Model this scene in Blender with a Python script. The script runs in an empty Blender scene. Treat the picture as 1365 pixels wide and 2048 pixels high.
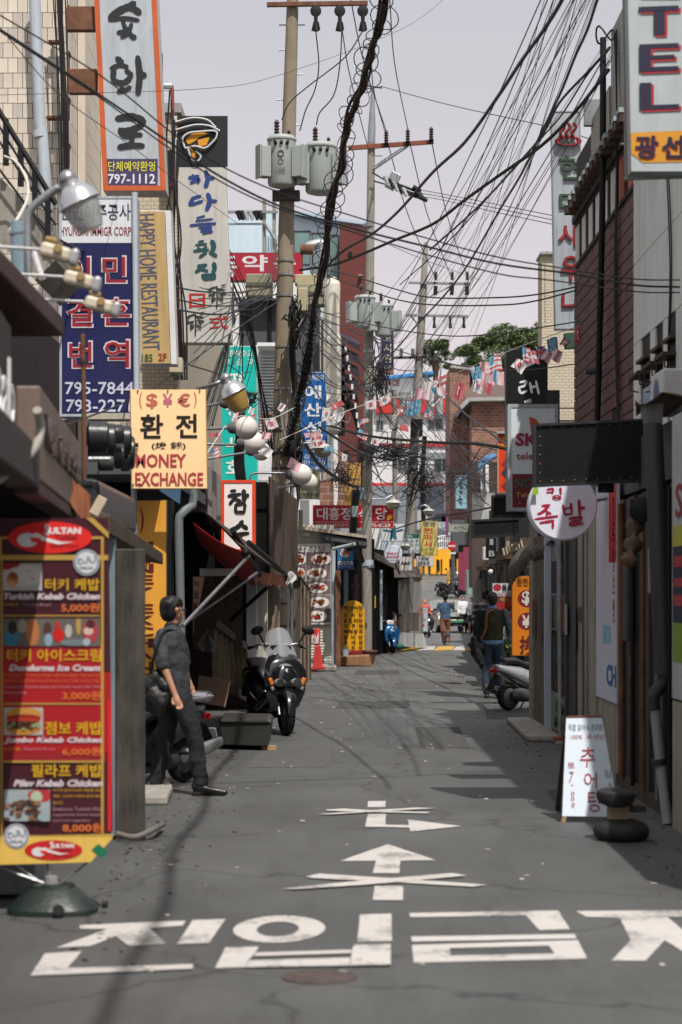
import bpy, bmesh, math, random
from mathutils import Vector, Matrix, Euler
random.seed(7)
SC = bpy.context.scene
COL = SC.collection
F = 4000.0; CX = 682.5; HY = 1190.0; EYE = 1.7     # photograph pixels -> street metres

# ------------------------------------------------------------------ camera
cam = bpy.data.cameras.new('camera'); camo = bpy.data.objects.new('camera', cam); COL.objects.link(camo)
camo.location = (0, 0, EYE); camo.rotation_euler = (math.radians(90), 0, 0)
cam.sensor_fit = 'VERTICAL'; cam.sensor_height = 36; cam.sensor_width = 24
cam.lens = F / 2048 * 36; cam.shift_y = (HY - 1024) / 2048
cam.clip_start = 0.5; cam.clip_end = 1500
cam.dof.use_dof = True; cam.dof.focus_distance = 29; cam.dof.aperture_fstop = 2.8
SC.camera = camo
# ------------------------------------------------------------------ sky and sun
SUN = Vector((0.20, -0.58, 1.0)).normalized()
w = bpy.data.worlds.new('World'); SC.world = w; w.use_nodes = True
nt = w.node_tree; nt.nodes.clear()
sky = nt.nodes.new('ShaderNodeTexSky'); sky.sky_type = 'NISHITA'; sky.sun_disc = False
sky.sun_elevation = math.asin(SUN.z); sky.sun_rotation = math.atan2(SUN.x, SUN.y)
sky.dust_density = 6; sky.air_density = 1.2; sky.ozone_density = 1.0
veil = nt.nodes.new('ShaderNodeMixRGB'); veil.inputs[0].default_value = 0.8
veil.inputs[2].default_value = (7.3, 6.85, 7.35, 1)           # bright thin cloud over the whole sky
bg = nt.nodes.new('ShaderNodeBackground'); bg.inputs[1].default_value = 0.1
wo = nt.nodes.new('ShaderNodeOutputWorld')
tcw = nt.nodes.new('ShaderNodeTexCoord'); mpw = nt.nodes.new('ShaderNodeMapping'); mpw.inputs['Scale'].default_value = (1, 1, 4)
nzw = nt.nodes.new('ShaderNodeTexNoise'); nzw.inputs['Scale'].default_value = 1.6; nzw.inputs['Detail'].default_value = 3
spw = nt.nodes.new('ShaderNodeSeparateXYZ'); nt.links.new(tcw.outputs['Generated'], spw.inputs[0])
grw = nt.nodes.new('ShaderNodeValToRGB'); nt.links.new(spw.outputs[2], grw.inputs[0])      # thin cloud, brightest low down
for e_, (p_, v_) in zip((grw.color_ramp.elements[0], grw.color_ramp.elements[1], grw.color_ramp.elements.new(.13), grw.color_ramp.elements.new(.28)), ((0, (.84, .765, .80)), (1, (.26, .26, .28)), (.13, (.83, .755, .795)), (.28, (.665, .655, .695)))): e_.position = p_; e_.color = (*v_, 1)
scw = nt.nodes.new('ShaderNodeVectorMath'); scw.operation = 'SCALE'; scw.inputs['Scale'].default_value = 10.3; nt.links.new(grw.outputs[0], scw.inputs[0])
rmw = nt.nodes.new('ShaderNodeMapRange'); rmw.inputs[3].default_value = 0.72; rmw.inputs[4].default_value = 0.9
nt.links.new(tcw.outputs['Generated'], mpw.inputs[0]); nt.links.new(mpw.outputs[0], nzw.inputs['Vector'])
nt.links.new(nzw.outputs[0], rmw.inputs[0]); nt.links.new(rmw.outputs[0], veil.inputs[0])
nt.links.new(scw.outputs[0], veil.inputs[2]); nt.links.new(sky.outputs[0], veil.inputs[1]); nt.links.new(veil.outputs[0], bg.inputs[0]); nt.links.new(bg.outputs[0], wo.inputs[0])
sl = bpy.data.lights.new('sun', 'SUN'); sl.energy = 5.0; sl.angle = math.radians(0.5); sl.color = (1.0, 0.95, 0.88)
so = bpy.data.objects.new('sun', sl); COL.objects.link(so); so.location = (8, -10, 30)
so.rotation_euler = SUN.to_track_quat('Z', 'Y').to_euler()
vs = SC.view_settings; vs.view_transform = 'Standard'; vs.look = 'None'; vs.gamma = 1; vs.exposure = 0.0; vs.use_curve_mapping = False
SC.cycles.max_bounces = 6; SC.cycles.diffuse_bounces = 3; SC.cycles.glossy_bounces = 3; SC.cycles.transparent_max_bounces = 10

# ------------------------------------------------------------------ helpers
def hx(h):
    if not isinstance(h, str): return tuple(h)[:3]
    h = h.lstrip('#'); v = [int(h[i:i + 2], 16) / 255 for i in (0, 2, 4)]
    return tuple(c / 12.92 if c <= .04045 else ((c + .055) / 1.055) ** 2.4 for c in v)
_m = {}
def mat(key, c=None, rough=.7, metal=0., var=.14, sc=3., bump=.12, bs=40., dirt=0., alpha=1., trans=0., spec=.4, coat=0., dirtc=(.035, .028, .02)):
    """procedural surface: base colour with two noise octaves, fine bump, optional vertical grime streaks"""
    if key in _m: return _m[key]
    m = bpy.data.materials.new(key.replace('#', 'tone_')); _m[key] = m; m.use_nodes = True
    n = m.node_tree; N = n.nodes; L = n.links; b = N['Principled BSDF']
    c = hx(c if c is not None else key)
    tc = N.new('ShaderNodeTexCoord'); nz = N.new('ShaderNodeTexNoise'); nz.inputs['Scale'].default_value = sc; nz.inputs['Detail'].default_value = 6
    nz.inputs['Roughness'].default_value = .65
    L.new(tc.outputs['Object'], nz.inputs['Vector'])
    rmp = N.new('ShaderNodeMapRange'); rmp.inputs[1].default_value = .3; rmp.inputs[2].default_value = .7
    rmp.inputs[3].default_value = 1 - var; rmp.inputs[4].default_value = 1 + var * .8
    L.new(nz.outputs[0], rmp.inputs[0])
    mx = N.new('ShaderNodeVectorMath'); mx.operation = 'SCALE'; mx.inputs[0].default_value = c
    L.new(rmp.outputs[0], mx.inputs['Scale']); out = mx.outputs[0]
    if dirt:
        mp = N.new('ShaderNodeMapping'); mp.inputs['Scale'].default_value = (7, 7, .6); L.new(tc.outputs['Object'], mp.inputs[0])
        n2 = N.new('ShaderNodeTexNoise'); n2.inputs['Scale'].default_value = 1.3; n2.inputs['Detail'].default_value = 8; n2.inputs['Roughness'].default_value = .7
        L.new(mp.outputs[0], n2.inputs['Vector'])
        r2 = N.new('ShaderNodeMapRange'); r2.inputs[1].default_value = .46; r2.inputs[2].default_value = .78; r2.inputs[4].default_value = dirt
        L.new(n2.outputs[0], r2.inputs[0])
        mm = N.new('ShaderNodeMixRGB'); mm.inputs[2].default_value = (*dirtc, 1); L.new(r2.outputs[0], mm.inputs[0]); L.new(out, mm.inputs[1]); out = mm.outputs[0]
    L.new(out, b.inputs['Base Color'])
    b.inputs['Roughness'].default_value = rough; b.inputs['Metallic'].default_value = metal
    b.inputs['Specular IOR Level'].default_value = spec; b.inputs['Coat Weight'].default_value = coat
    b.inputs['Alpha'].default_value = alpha; b.inputs['Transmission Weight'].default_value = trans
    if bump:
        n3 = N.new('ShaderNodeTexNoise'); n3.inputs['Scale'].default_value = bs; n3.inputs['Detail'].default_value = 3
        L.new(tc.outputs['Object'], n3.inputs['Vector'])
        bp = N.new('ShaderNodeBump'); bp.inputs['Strength'].default_value = bump; bp.inputs['Distance'].default_value = .02
        L.new(n3.outputs[0], bp.inputs['Height']); L.new(bp.outputs[0], b.inputs['Normal'])
    return m
def P(px, py, Y): return Vector(((px - CX) * Y / F, Y, EYE + (HY - py) * Y / F))
def G(px, py, z=.004):
    Y = F * (EYE - z) / (py - HY); return Vector(((px - CX) * Y / F, Y, z))
def tag(o, label=None, cat=None, group=None, kind=None):
    if label: o['label'] = label
    if cat: o['category'] = cat
    if group: o['group'] = group
    if kind: o['kind'] = kind
    return o
def thing(name, label, cat, loc=(0, 0, 0), group=None, rz=0):
    o = bpy.data.objects.new(name, None); COL.objects.link(o); o.location = loc; o.rotation_euler = (0, 0, rz); o.empty_display_size = .2
    return tag(o, label, cat, group)
def wloc(p):
    v = Vector((0, 0, 0))
    while p is not None: v += p.location; p = p.parent
    return v
class MB:
    def __init__(s): s.v = []; s.f = []; s.mi = []; s.cur = 0
    def add(s, vs, fs):
        k = len(s.v); s.v += [tuple(v) for v in vs]; s.f += [tuple(i + k for i in f) for f in fs]; s.mi += [s.cur] * len(fs); return s
    def hexa(s, p):      # 8 corners: bottom 4, top 4
        return s.add(p, [(3, 2, 1, 0), (4, 5, 6, 7), (0, 1, 5, 4), (1, 2, 6, 5), (2, 3, 7, 6), (3, 0, 4, 7)])
    def box(s, x0, x1, y0, y1, z0, z1):
        if x0 > x1: x0, x1 = x1, x0
        if y0 > y1: y0, y1 = y1, y0
        if z0 > z1: z0, z1 = z1, z0
        return s.hexa([(x0, y0, z0), (x1, y0, z0), (x1, y1, z0), (x0, y1, z0), (x0, y0, z1), (x1, y0, z1), (x1, y1, z1), (x0, y1, z1)])
    def obox(s, c, size, rot=(0, 0, 0)):
        R = Euler(rot).to_matrix(); c = Vector(c); a, b, d = [q / 2 for q in size]
        return s.hexa([c + R @ Vector(q) for q in ((-a, -b, -d), (a, -b, -d), (a, b, -d), (-a, b, -d), (-a, -b, d), (a, -b, d), (a, b, d), (-a, b, d))])
    def wall(s, A, B, t, z0, z1):      # vertical slab from A to B, thickness t to the left of A->B
        A = Vector(A[:2]); B = Vector(B[:2]); d = (B - A).normalized(); n = Vector((-d.y, d.x)) * t
        if t < 0: A, B, n = A + n, B + n, -n
        q = [A, B, B + n, A + n]
        return s.hexa([(*p, z0) for p in q] + [(*p, z1) for p in q])
    def pbox(s, a, b, Y, d):           # frontal box given by two pixel corners at depth Y, going back d
        p = P(*a, Y); q = P(*b, Y); return s.box(p.x, q.x, Y, Y + d, p.z, q.z)
    def prism(s, pts, off):            # polygon extruded by vector off
        n = len(pts); off = Vector(off); pts = [Vector(p) for p in pts]
        return s.add(pts + [p + off for p in pts], [tuple(range(n))[::-1], tuple(range(n, 2 * n))] + [(i, (i + 1) % n, n + (i + 1) % n, n + i) for i in range(n)])
    def tube(s, pts, r, n=8, cap=True):
        pts = [Vector(p) for p in pts]; m = len(pts)
        if not isinstance(r, (list, tuple)): r = [r] * m
        vs = []; up = None
        for i, p in enumerate(pts):
            t = (pts[min(i + 1, m - 1)] - pts[max(i - 1, 0)])
            if t.length < 1e-9: t = Vector((0, 0, 1))
            t.normalize()
            if up is None: up = Vector((0, 0, 1)) if abs(t.z) < .9 else Vector((0, 1, 0))
            a = t.cross(up)
            if a.length < 1e-6: a = t.cross(Vector((1, 0, 0)))
            a.normalize(); b = a.cross(t).normalized(); up = b
            ra, rb = r[i] if isinstance(r[i], (list, tuple)) else (r[i], r[i])
            vs += [p + a * math.cos(2 * math.pi * k / n) * ra + b * math.sin(2 * math.pi * k / n) * rb for k in range(n)]
        fs = [(i * n + k, i * n + (k + 1) % n, (i + 1) * n + (k + 1) % n, (i + 1) * n + k) for i in range(m - 1) for k in range(n)]
        if cap: fs += [tuple(range(n))[::-1], tuple(range((m - 1) * n, m * n))]
        return s.add(vs, fs)
    def lathe(s, prof, c=(0, 0, 0), n=20, axis=(0, 0, 1)):   # prof: (radius, height)
        q = Vector((0, 0, 1)).rotation_difference(Vector(axis).normalized()); c = Vector(c); m = len(prof)
        vs = [c + q @ Vector((r * math.cos(2 * math.pi * k / n), r * math.sin(2 * math.pi * k / n), h)) for r, h in prof for k in range(n)]
        fs = [(i * n + k, i * n + (k + 1) % n, (i + 1) * n + (k + 1) % n, (i + 1) * n + k) for i in range(m - 1) for k in range(n)]
        return s.add(vs, fs + [tuple(range(n))[::-1], tuple(range((m - 1) * n, m * n))])
    def ball(s, c, r, n=14, m=9, R=None):
        c = Vector(c); rr = r if isinstance(r, (tuple, list)) else (r, r, r)
        vs = []
        for i in range(m + 1):
            t = math.pi * i / m
            for k in range(n):
                a = 2 * math.pi * k / n; v = Vector((rr[0] * math.sin(t) * math.cos(a), rr[1] * math.sin(t) * math.sin(a), rr[2] * math.cos(t)))
                vs.append(c + (R @ v if R else v))
        return s.add(vs, [(i * n + k, (i + 1) * n + k, (i + 1) * n + (k + 1) % n, i * n + (k + 1) % n) for i in range(m) for k in range(n)])
    def loft(s, rings, n=16, ex=2.5):   # ring: (centre, half width, half height[, tilt]) - superellipse sections lofted (sections in the XZ plane, tilt about X)
        vs = []
        for r in rings:
            c = Vector(r[0]); a, b = r[1], r[2]; tl = r[3] if len(r) > 3 else 0
            for k in range(n):
                t = 2 * math.pi * k / n; ct, st = math.cos(t), math.sin(t)
                v = Vector((a * math.copysign(abs(ct) ** (2 / ex), ct), 0, b * math.copysign(abs(st) ** (2 / ex), st)))
                if tl: v = Vector((v.x, -v.z * math.sin(tl), v.z * math.cos(tl)))
                vs.append(c + v)
        m = len(rings)
        fs = [(i * n + k, i * n + (k + 1) % n, (i + 1) * n + (k + 1) % n, (i + 1) * n + k) for i in range(m - 1) for k in range(n)]
        return s.add(vs, fs + [tuple(range(n))[::-1], tuple(range((m - 1) * n, m * n))])
    def sheet(s, fn, nu, nv, t=0.0):     # parametric sheet, optional thickness by a second skin offset along the normal
        g = [[Vector(fn(i / nu, j / nv)) for i in range(nu + 1)] for j in range(nv + 1)]
        vs = [p for r in g for p in r]; W = nu + 1
        fs = [(j * W + i, j * W + i + 1, (j + 1) * W + i + 1, (j + 1) * W + i) for j in range(nv) for i in range(nu)]
        if t:
            k = len(vs); back = []
            for j in range(nv + 1):
                for i in range(nu + 1):
                    du = g[j][min(i + 1, nu)] - g[j][max(i - 1, 0)]; dv = g[min(j + 1, nv)][i] - g[max(j - 1, 0)][i]
                    back.append(g[j][i] - du.cross(dv).normalized() * t)
            vs += back; fs += [tuple(q + k for q in f[::-1]) for f in fs[:]]
            edge = [i for i in range(W)] + [j * W + nu for j in range(1, nv + 1)] + [nv * W + i for i in range(nu - 1, -1, -1)] + [j * W for j in range(nv - 1, 0, -1)]
            for a, b in zip(edge, edge[1:] + edge[:1]): fs.append((b, a, a + k, b + k))
        return s.add(vs, fs)
    def torus(s, c, R, r, n=24, m=8, axis=(1, 0, 0), sq=1.0):
        q = Vector((0, 0, 1)).rotation_difference(Vector(axis).normalized()); c = Vector(c)
        vs = [c + q @ Vector(((R + r * math.cos(2 * math.pi * j / m)) * math.cos(2 * math.pi * i / n), (R + r * math.cos(2 * math.pi * j / m)) * math.sin(2 * math.pi * i / n), r * sq * math.sin(2 * math.pi * j / m))) for i in range(n) for j in range(m)]
        return s.add(vs, [(i * m + j, ((i + 1) % n) * m + j, ((i + 1) % n) * m + (j + 1) % m, i * m + (j + 1) % m) for i in range(n) for j in range(m)])
    def build(s, name, m, parent=None, bevel=0, smooth=None, kind=None, label=None, local=False):
        me = bpy.data.meshes.new(name); o = wloc(parent) if not local else Vector((0, 0, 0))
        me.from_pydata([(v[0] - o.x, v[1] - o.y, v[2] - o.z) for v in s.v], [], s.f)
        ms = m if isinstance(m, (list, tuple)) else [m]
        for q in ms: me.materials.append(q if not isinstance(q, str) else mat(q))
        if len(ms) > 1: me.polygons.foreach_set('material_index', s.mi)
        bm = bmesh.new(); bm.from_mesh(me); bmesh.ops.recalc_face_normals(bm, faces=bm.faces); bm.to_mesh(me); bm.free()
        if smooth is not None:
            me.shade_smooth(); me.set_sharp_from_angle(angle=math.radians(smooth))
        ob = bpy.data.objects.new(name, me); COL.objects.link(ob); ob.parent = parent
        if bevel:
            b = ob.modifiers.new('edge', 'BEVEL'); b.width = bevel; b.segments = 2; b.limit_method = 'ANGLE'
        if kind: ob['kind'] = kind
        if label: ob['label'] = label
        return ob
def one(name, label, cat, mb, m, loc=None, group=None, kind=None, **k):
    """a thing that is one mesh"""
    vs = mb.v; n = len(vs)
    if loc is None: loc = (sum(v[0] for v in vs) / n, sum(v[1] for v in vs) / n, min(v[2] for v in vs))
    mb.v = [(v[0] - loc[0], v[1] - loc[1], v[2] - loc[2]) for v in vs]
    o = mb.build(name, m, None, **k); o.location = loc
    return tag(o, label, cat, group, kind)
def copy_tree(o, parent=None):
    c = o.copy(); COL.objects.link(c)
    if parent is not None: c.parent = parent
    for ch in list(o.children): copy_tree(ch, c)
    return c
def spl(pts, n=6):                      # Catmull-Rom through world points
    pts = [Vector(p) for p in pts]; q = [pts[0] * 2 - pts[1]] + pts + [pts[-1] * 2 - pts[-2]]; out = []
    for i in range(1, len(q) - 2):
        a, b, c, d = q[i - 1:i + 3]
        for k in range(n):
            t = k / n; out.append(.5 * ((2 * b) + (c - a) * t + (2 * a - 5 * b + 4 * c - d) * t * t + (3 * b - a - 3 * c + d) * t ** 3))
    return out + [pts[-1]]

# ------------------------------------------------------------------ lettering (real glyph outlines, converted once at the end)
_txt = []
FRONT = (Vector((0, 0, 0)), Vector((1, 0, 0)), Vector((0, 0, 1)))
def T(s, box, color, parent, Y=None, lift=.006, bold=0, rot=0, frame=None, ext=0, shear=0, name='lettering', tilt=0, hug=None):
    """lettering fitted to a box: photograph pixels on the frontal plane at Y, or metres in frame=(origin, u, v)"""
    if frame is None:
        a = P(box[0], box[3], Y); b = P(box[2], box[1], Y); bx = (a.x, a.z, b.x, b.z); O = Vector((0, Y, 0)); U, V = FRONT[1], FRONT[2]
    else: bx = box; O, U, V = frame
    bold *= .42 if any(ord(q) > 0x2E80 for q in s) else .8
    _txt.append(dict(s=s, bx=bx, O=O, U=U, V=V, N=U.cross(V).normalized(), color=color, parent=parent, lift=lift, bold=bold, rot=rot, ext=ext, shear=shear, name=name, tilt=tilt))
def flush_text():
    obs = {}; dg_needed = {}
    for t in _txt:
        k = (t['s'], t['bold'], t['shear'])
        if k in dg_needed: continue
        c = bpy.data.curves.new('glyphs', 'FONT'); c.body = t['s']; c.resolution_u = 2; c.offset = t['bold']; c.shear = t['shear']
        c.space_line = .95
        o = bpy.data.objects.new('glyphs', c); COL.objects.link(o); dg_needed[k] = o
    bpy.context.view_layer.update(); dg = bpy.context.evaluated_depsgraph_get()
    ms = {}
    for k, o in dg_needed.items():
        me = bpy.data.meshes.new_from_object(o.evaluated_get(dg)); ms[k] = me
    groups = {}
    for t in _txt:
        me = ms[(t['s'], t['bold'], t['shear'])]
        vs = [v.co.copy() for v in me.vertices]
        if not vs: continue
        if t['rot']: R = Matrix.Rotation(math.radians(t['rot']), 3, 'Z'); vs = [R @ v for v in vs]
        x0 = min(v.x for v in vs); x1 = max(v.x for v in vs); y0 = min(v.y for v in vs); y1 = max(v.y for v in vs)
        bx = t['bx']; sx = (bx[2] - bx[0]) / max(x1 - x0, 1e-6); sy = (bx[3] - bx[1]) / max(y1 - y0, 1e-6)
        cxm = (bx[0] + bx[2]) / 2; cym = (bx[1] + bx[3]) / 2; tl = math.radians(t['tilt'])
        W = []
        for v in vs:
            a = bx[0] + (v.x - x0) * sx - cxm; b = bx[1] + (v.y - y0) * sy - cym
            a, b = a * math.cos(tl) - b * math.sin(tl) + cxm, a * math.sin(tl) + b * math.cos(tl) + cym
            W.append(t['O'] + t['U'] * a + t['V'] * b + t['N'] * t['lift'])
        g = groups.setdefault((id(t['parent']), t['color'], t['name']), (t, MB()))
        fs = [tuple(p.vertices) for p in me.polygons]
        if t['ext']:
            off = t['N'] * t['ext']; n = len(W); ec = {}
            for f in fs:
                for a, b in zip(f, f[1:] + f[:1]): ec[(min(a, b), max(a, b))] = ec.get((min(a, b), max(a, b)), 0) + 1
            g[1].add(W + [p + off for p in W], fs + [tuple(i + n for i in f) for f in fs] + [(a, b, b + n, a + n) for (a, b), c in ec.items() if c == 1])
        else: g[1].add(W, fs)
    for t, mb in groups.values():
        c = t['color']; mb.build(t['name'], c if not isinstance(c, str) else mat('paint_' + c.strip('#'), c, rough=.5, var=.08, sc=6, bump=0), t['parent'])
    for o in dg_needed.values():
        c = o.data; bpy.data.objects.remove(o); bpy.data.curves.remove(c)
def brush(strokes, color, parent, Y, lift=.006, name='lettering'):
    """hand-brushed strokes in photograph pixels: [(width, (x,y), (x,y)...)]; each stroke a ribbon with rough rounded edges"""
    mb = MB(); rnd = random.Random(len(strokes) * 7)
    for i, st in enumerate(strokes):
        w = st[0]; pts = [Vector((a, b, 0)) for a, b in st[1:]]
        if len(pts) > 2: pts = spl(pts, 5)
        else: pts = [pts[0].lerp(pts[1], k / 6) for k in range(7)]
        L_ = []; R_ = []; m = len(pts)
        for j, p in enumerate(pts):
            t = (pts[min(j + 1, m - 1)] - pts[max(j - 1, 0)]).normalized(); n = Vector((-t.y, t.x, 0))
            q = w / 2 * (1 + rnd.uniform(-.13, .13)) * (.72 if j in (0, m - 1) else 1)
            L_.append(p + n * q); R_.append(p - n * q)
        t0 = (pts[0] - pts[1]).normalized() * w * .28; t1 = (pts[-1] - pts[-2]).normalized() * w * .28
        poly = [pts[0] + t0] + L_ + [pts[-1] + t1] + R_[::-1]
        V = [P(p.x, p.y, Y) - Vector((0, lift + i * .0008, 0)) for p in poly]; n = len(L_)
        fs = [(0, 1, 2 * n + 1)] + [(1 + k, 2 + k, 2 * n - k, 2 * n + 1 - k) for k in range(n - 1)] + [(n, n + 1, n + 2)]
        V2 = V; mb.add(V2, fs)
    return mb.build(name, color if not isinstance(color, str) else mat('paint_' + color.strip('#'), color, rough=.5, var=.08, sc=6, bump=0), parent)
def paint(name, polys, color, parent, Y, lift=.004, dz=0):
    """flat printed shapes in photograph pixels on the frontal plane at Y"""
    mb = MB()
    for i, pl in enumerate(polys):
        mb.add([P(a, b, Y) - Vector((0, lift + i * dz, 0)) for a, b in pl], [tuple(range(len(pl)))])
    return mb.build(name, color if not isinstance(color, str) else mat('print_' + color.strip('#'), color, rough=.55, var=.08, sc=4, bump=0, dirt=.12), parent)
def disc(cx, cy, rx, ry=None, n=28): return [(cx + rx * math.cos(2 * math.pi * k / n), cy + (ry or rx) * math.sin(2 * math.pi * k / n)) for k in range(n)]
def rect(a, b, c, d): return [(a, b), (c, b), (c, d), (a, d)]
def sign(name, label, box, Y, depth, face, side='#8f9196', frame=None, fw=4, texts=(), panels=(), cat='sign', group=None, dirt=.25, brackets=(), skew=0):
    """a box sign facing the street: body, face panel, frame bars, printed fields, lettering. box and texts in photograph pixels at depth Y.
       skew: pixels that the top leans to the left of the bottom"""
    x0, y0, x1, y1 = box
    sk = lambda x, y: x - skew * ((y - y0) / (y1 - y0) - .5)
    c = P((x0 + x1) / 2, y1, Y + depth / 2); r = thing(name, label, cat, c, group)
    def q(a, b, cc, d, Y0, dd, nm, m):
        mb = MB(); f = [P(sk(a, d), d, Y0), P(sk(cc, d), d, Y0), P(sk(cc, b), b, Y0), P(sk(a, b), b, Y0)]
        return mb.prism(f, (0, dd, 0)).build(nm, m, r, bevel=.004 if dd > .03 else 0)
    q(x0, y0, x1, y1, Y, depth, 'body', mat('case_' + side.strip('#'), side, rough=.45, metal=.2, dirt=.35))
    e = fw if frame else 1.5
    fm = face if not isinstance(face, str) else mat('face_' + face.strip('#'), face, rough=.34, var=.1, sc=1.2, dirt=dirt * 1.25, bump=.03)
    q(x0 + e, y0 + e, x1 - e, y1 - e, Y - .004, .003, 'face', fm)
    if frame:
        fmat = mat('trim_' + frame.strip('#'), frame, rough=.45, dirt=.3); d = .014
        for (a, b, cc, dd) in ((x0, y0, x1, y0 + fw), (x0, y1 - fw, x1, y1), (x0, y0 + fw, x0 + fw, y1 - fw), (x1 - fw, y0 + fw, x1, y1 - fw)):
            q(a, b, cc, dd, Y - d, d - .001, 'frame', fmat)
    for i, (pl, pc) in enumerate(panels):
        if len(pl) == 4 and not isinstance(pl[0], tuple): pl = rect(*pl)
        paint('printed_field', [pl], pc, r, Y, lift=.008 + i * .002)
    n = .008 + len(panels) * .002 + .002
    for t in texts:
        o = dict(t[3]) if len(t) > 3 else {}
        b = t[1]; sh = 0
        o.setdefault('lift', n); T(t[0], (b[0] + sh, b[1], b[2] + sh, b[3]), t[2], r, Y, **o)
    for (a, b) in brackets:
        MB().tube([a, b], .015, 6).build('bracket', mat('bracket_steel', '#5a5450', rough=.6, metal=.5, dirt=.5), r)
    return r
# ================================================================== GROUND
def hgt(x, y):
    t = min(max((y - 96) / 36, 0), 1); h = 3.1 * t * t * (3 - 2 * t)
    if y > 128: h += (min(y, 320) - 128) * .05
    return h
def asphalt():
    m = bpy.data.materials.new('asphalt'); m.use_nodes = True; N = m.node_tree.nodes; L = m.node_tree.links; b = N['Principled BSDF']
    tc = N.new('ShaderNodeTexCoord')
    def noise(s, d=4, r=.6, sx=1, sy=1):
        mp = N.new('ShaderNodeMapping'); mp.inputs['Scale'].default_value = (sx, sy, 1); L.new(tc.outputs['Object'], mp.inputs[0])
        n = N.new('ShaderNodeTexNoise'); n.inputs['Scale'].default_value = s; n.inputs['Detail'].default_value = d; n.inputs['Roughness'].default_value = r; L.new(mp.outputs[0], n.inputs['Vector']); return n.outputs[0]
    def ramp(src, a, b_, c, d):
        r = N.new('ShaderNodeMapRange'); r.inputs[1].default_value = a; r.inputs[2].default_value = b_; r.inputs[3].default_value = c; r.inputs[4].default_value = d; L.new(src, r.inputs[0]); return r.outputs[0]
    def mul(a, c):
        q = N.new('ShaderNodeMath'); q.operation = 'MULTIPLY'; L.new(a, q.inputs[0]); L.new(c, q.inputs[1]); return q.outputs[0]
    v = ramp(noise(.55, 5, .6), .3, .7, .056, .086)                      # big worn patches
    v = mul(v, ramp(noise(170, 2, .8), .3, .72, .72, 1.3))                # stone grain
    v = mul(v, ramp(noise(34, 5, .8), .3, .7, .84, 1.16))                 # coarse aggregate patches
    v = mul(v, ramp(noise(1.1, 7, .75, 1.6, .3), .48, .72, 1.04, .66))        # tyre-drawn stains along the lane
    v = mul(v, ramp(noise(6, 6, .8), .62, .74, 1., .7))                  # oil spots
    vo = N.new('ShaderNodeTexVoronoi'); vo.feature = 'DISTANCE_TO_EDGE'; vo.inputs['Scale'].default_value = .33
    dn = N.new('ShaderNodeTexNoise'); dn.inputs['Scale'].default_value = 2.2; dn.inputs['Detail'].default_value = 6; L.new(tc.outputs['Object'], dn.inputs['Vector'])
    ad = N.new('ShaderNodeMixRGB'); ad.blend_type = 'ADD'; ad.inputs[0].default_value = .55; L.new(tc.outputs['Object'], ad.inputs[1]); L.new(dn.outputs['Color'], ad.inputs[2])
    L.new(ad.outputs[0], vo.inputs['Vector'])
    v = mul(v, ramp(vo.outputs[0], .0, .009, .5, 1.))                    # thin cracks
    sx_ = N.new('ShaderNodeSeparateXYZ'); L.new(tc.outputs['Object'], sx_.inputs[0]); v = mul(v, ramp(sx_.outputs[1], 24, 46, 1., 1.45))      # paler further up the lane: grazing sky sheen put into the colour
    cb = N.new('ShaderNodeCombineColor'); 
    for i, k in enumerate((.985, 1.0, .985)):
        q = N.new('ShaderNodeMath'); q.operation = 'MULTIPLY'; q.inputs[1].default_value = k; L.new(v, q.inputs[0]); L.new(q.outputs[0], cb.inputs[i])
    L.new(cb.outputs[0], b.inputs['Base Color']); b.inputs['Roughness'].default_value = .62; b.inputs['Specular IOR Level'].default_value = .5
    bp = N.new('ShaderNodeBump'); bp.inputs['Strength'].default_value = .35; bp.inputs['Distance'].default_value = .008; L.new(noise(150, 3, .7), bp.inputs['Height']); L.new(bp.outputs[0], b.inputs['Normal'])
    return m
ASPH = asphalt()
ys = [-12 + 4 * i for i in range(28)] + [102 + 2.5 * i for i in range(14)] + [140 + 8 * i for i in range(25)]
def grid(xs, ys, dz):
    mb = MB(); W = len(xs)
    mb.add([(x, y, hgt(x, y) + dz) for y in ys for x in xs], [(j * W + i, j * W + i + 1, (j + 1) * W + i + 1, (j + 1) * W + i) for j in range(len(ys) - 1) for i in range(W - 1)]); return mb
grid([-400, -150, -60, -20, 0, 20, 60, 150, 400], [-60] + ys + [420, 700, 1200], -.03).build('ground', mat('ground_soil', (.12, .11, .095), rough=.95, var=.3, sc=.3), kind='structure')
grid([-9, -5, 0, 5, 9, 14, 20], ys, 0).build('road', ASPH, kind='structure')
# worn white paint on the asphalt
def roadpaint(name='road_paint', col=(.48, .455, .44)):
    m = mat(name, col, rough=.75, var=.08, sc=5, bump=.3, bs=120); N = m.node_tree.nodes; L = m.node_tree.links; b = N['Principled BSDF']
    src = b.inputs['Base Color'].links[0].from_socket
    tc = N.new('ShaderNodeTexCoord'); n = N.new('ShaderNodeTexNoise'); n.inputs['Scale'].default_value = 26; n.inputs['Detail'].default_value = 9; n.inputs['Roughness'].default_value = .8
    L.new(tc.outputs['Object'], n.inputs['Vector'])
    n2 = N.new('ShaderNodeTexNoise'); n2.inputs['Scale'].default_value = 2.5; L.new(tc.outputs['Object'], n2.inputs['Vector'])
    a = N.new('ShaderNodeMath'); a.operation = 'ADD'; L.new(n.outputs[0], a.inputs[0]); L.new(n2.outputs[0], a.inputs[1])
    r = N.new('ShaderNodeMapRange'); r.inputs[1].default_value = 1.02; r.inputs[2].default_value = 1.2; r.inputs[4].default_value = .8; L.new(a.outputs[0], r.inputs[0])
    mx = N.new('ShaderNodeMixRGB'); mx.inputs[2].default_value = (.12, .118, .112, 1); L.new(r.outputs[0], mx.inputs[0]); L.new(src, mx.inputs[1]); L.new(mx.outputs[0], b.inputs['Base Color'])
    return m
RP = roadpaint()
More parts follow.
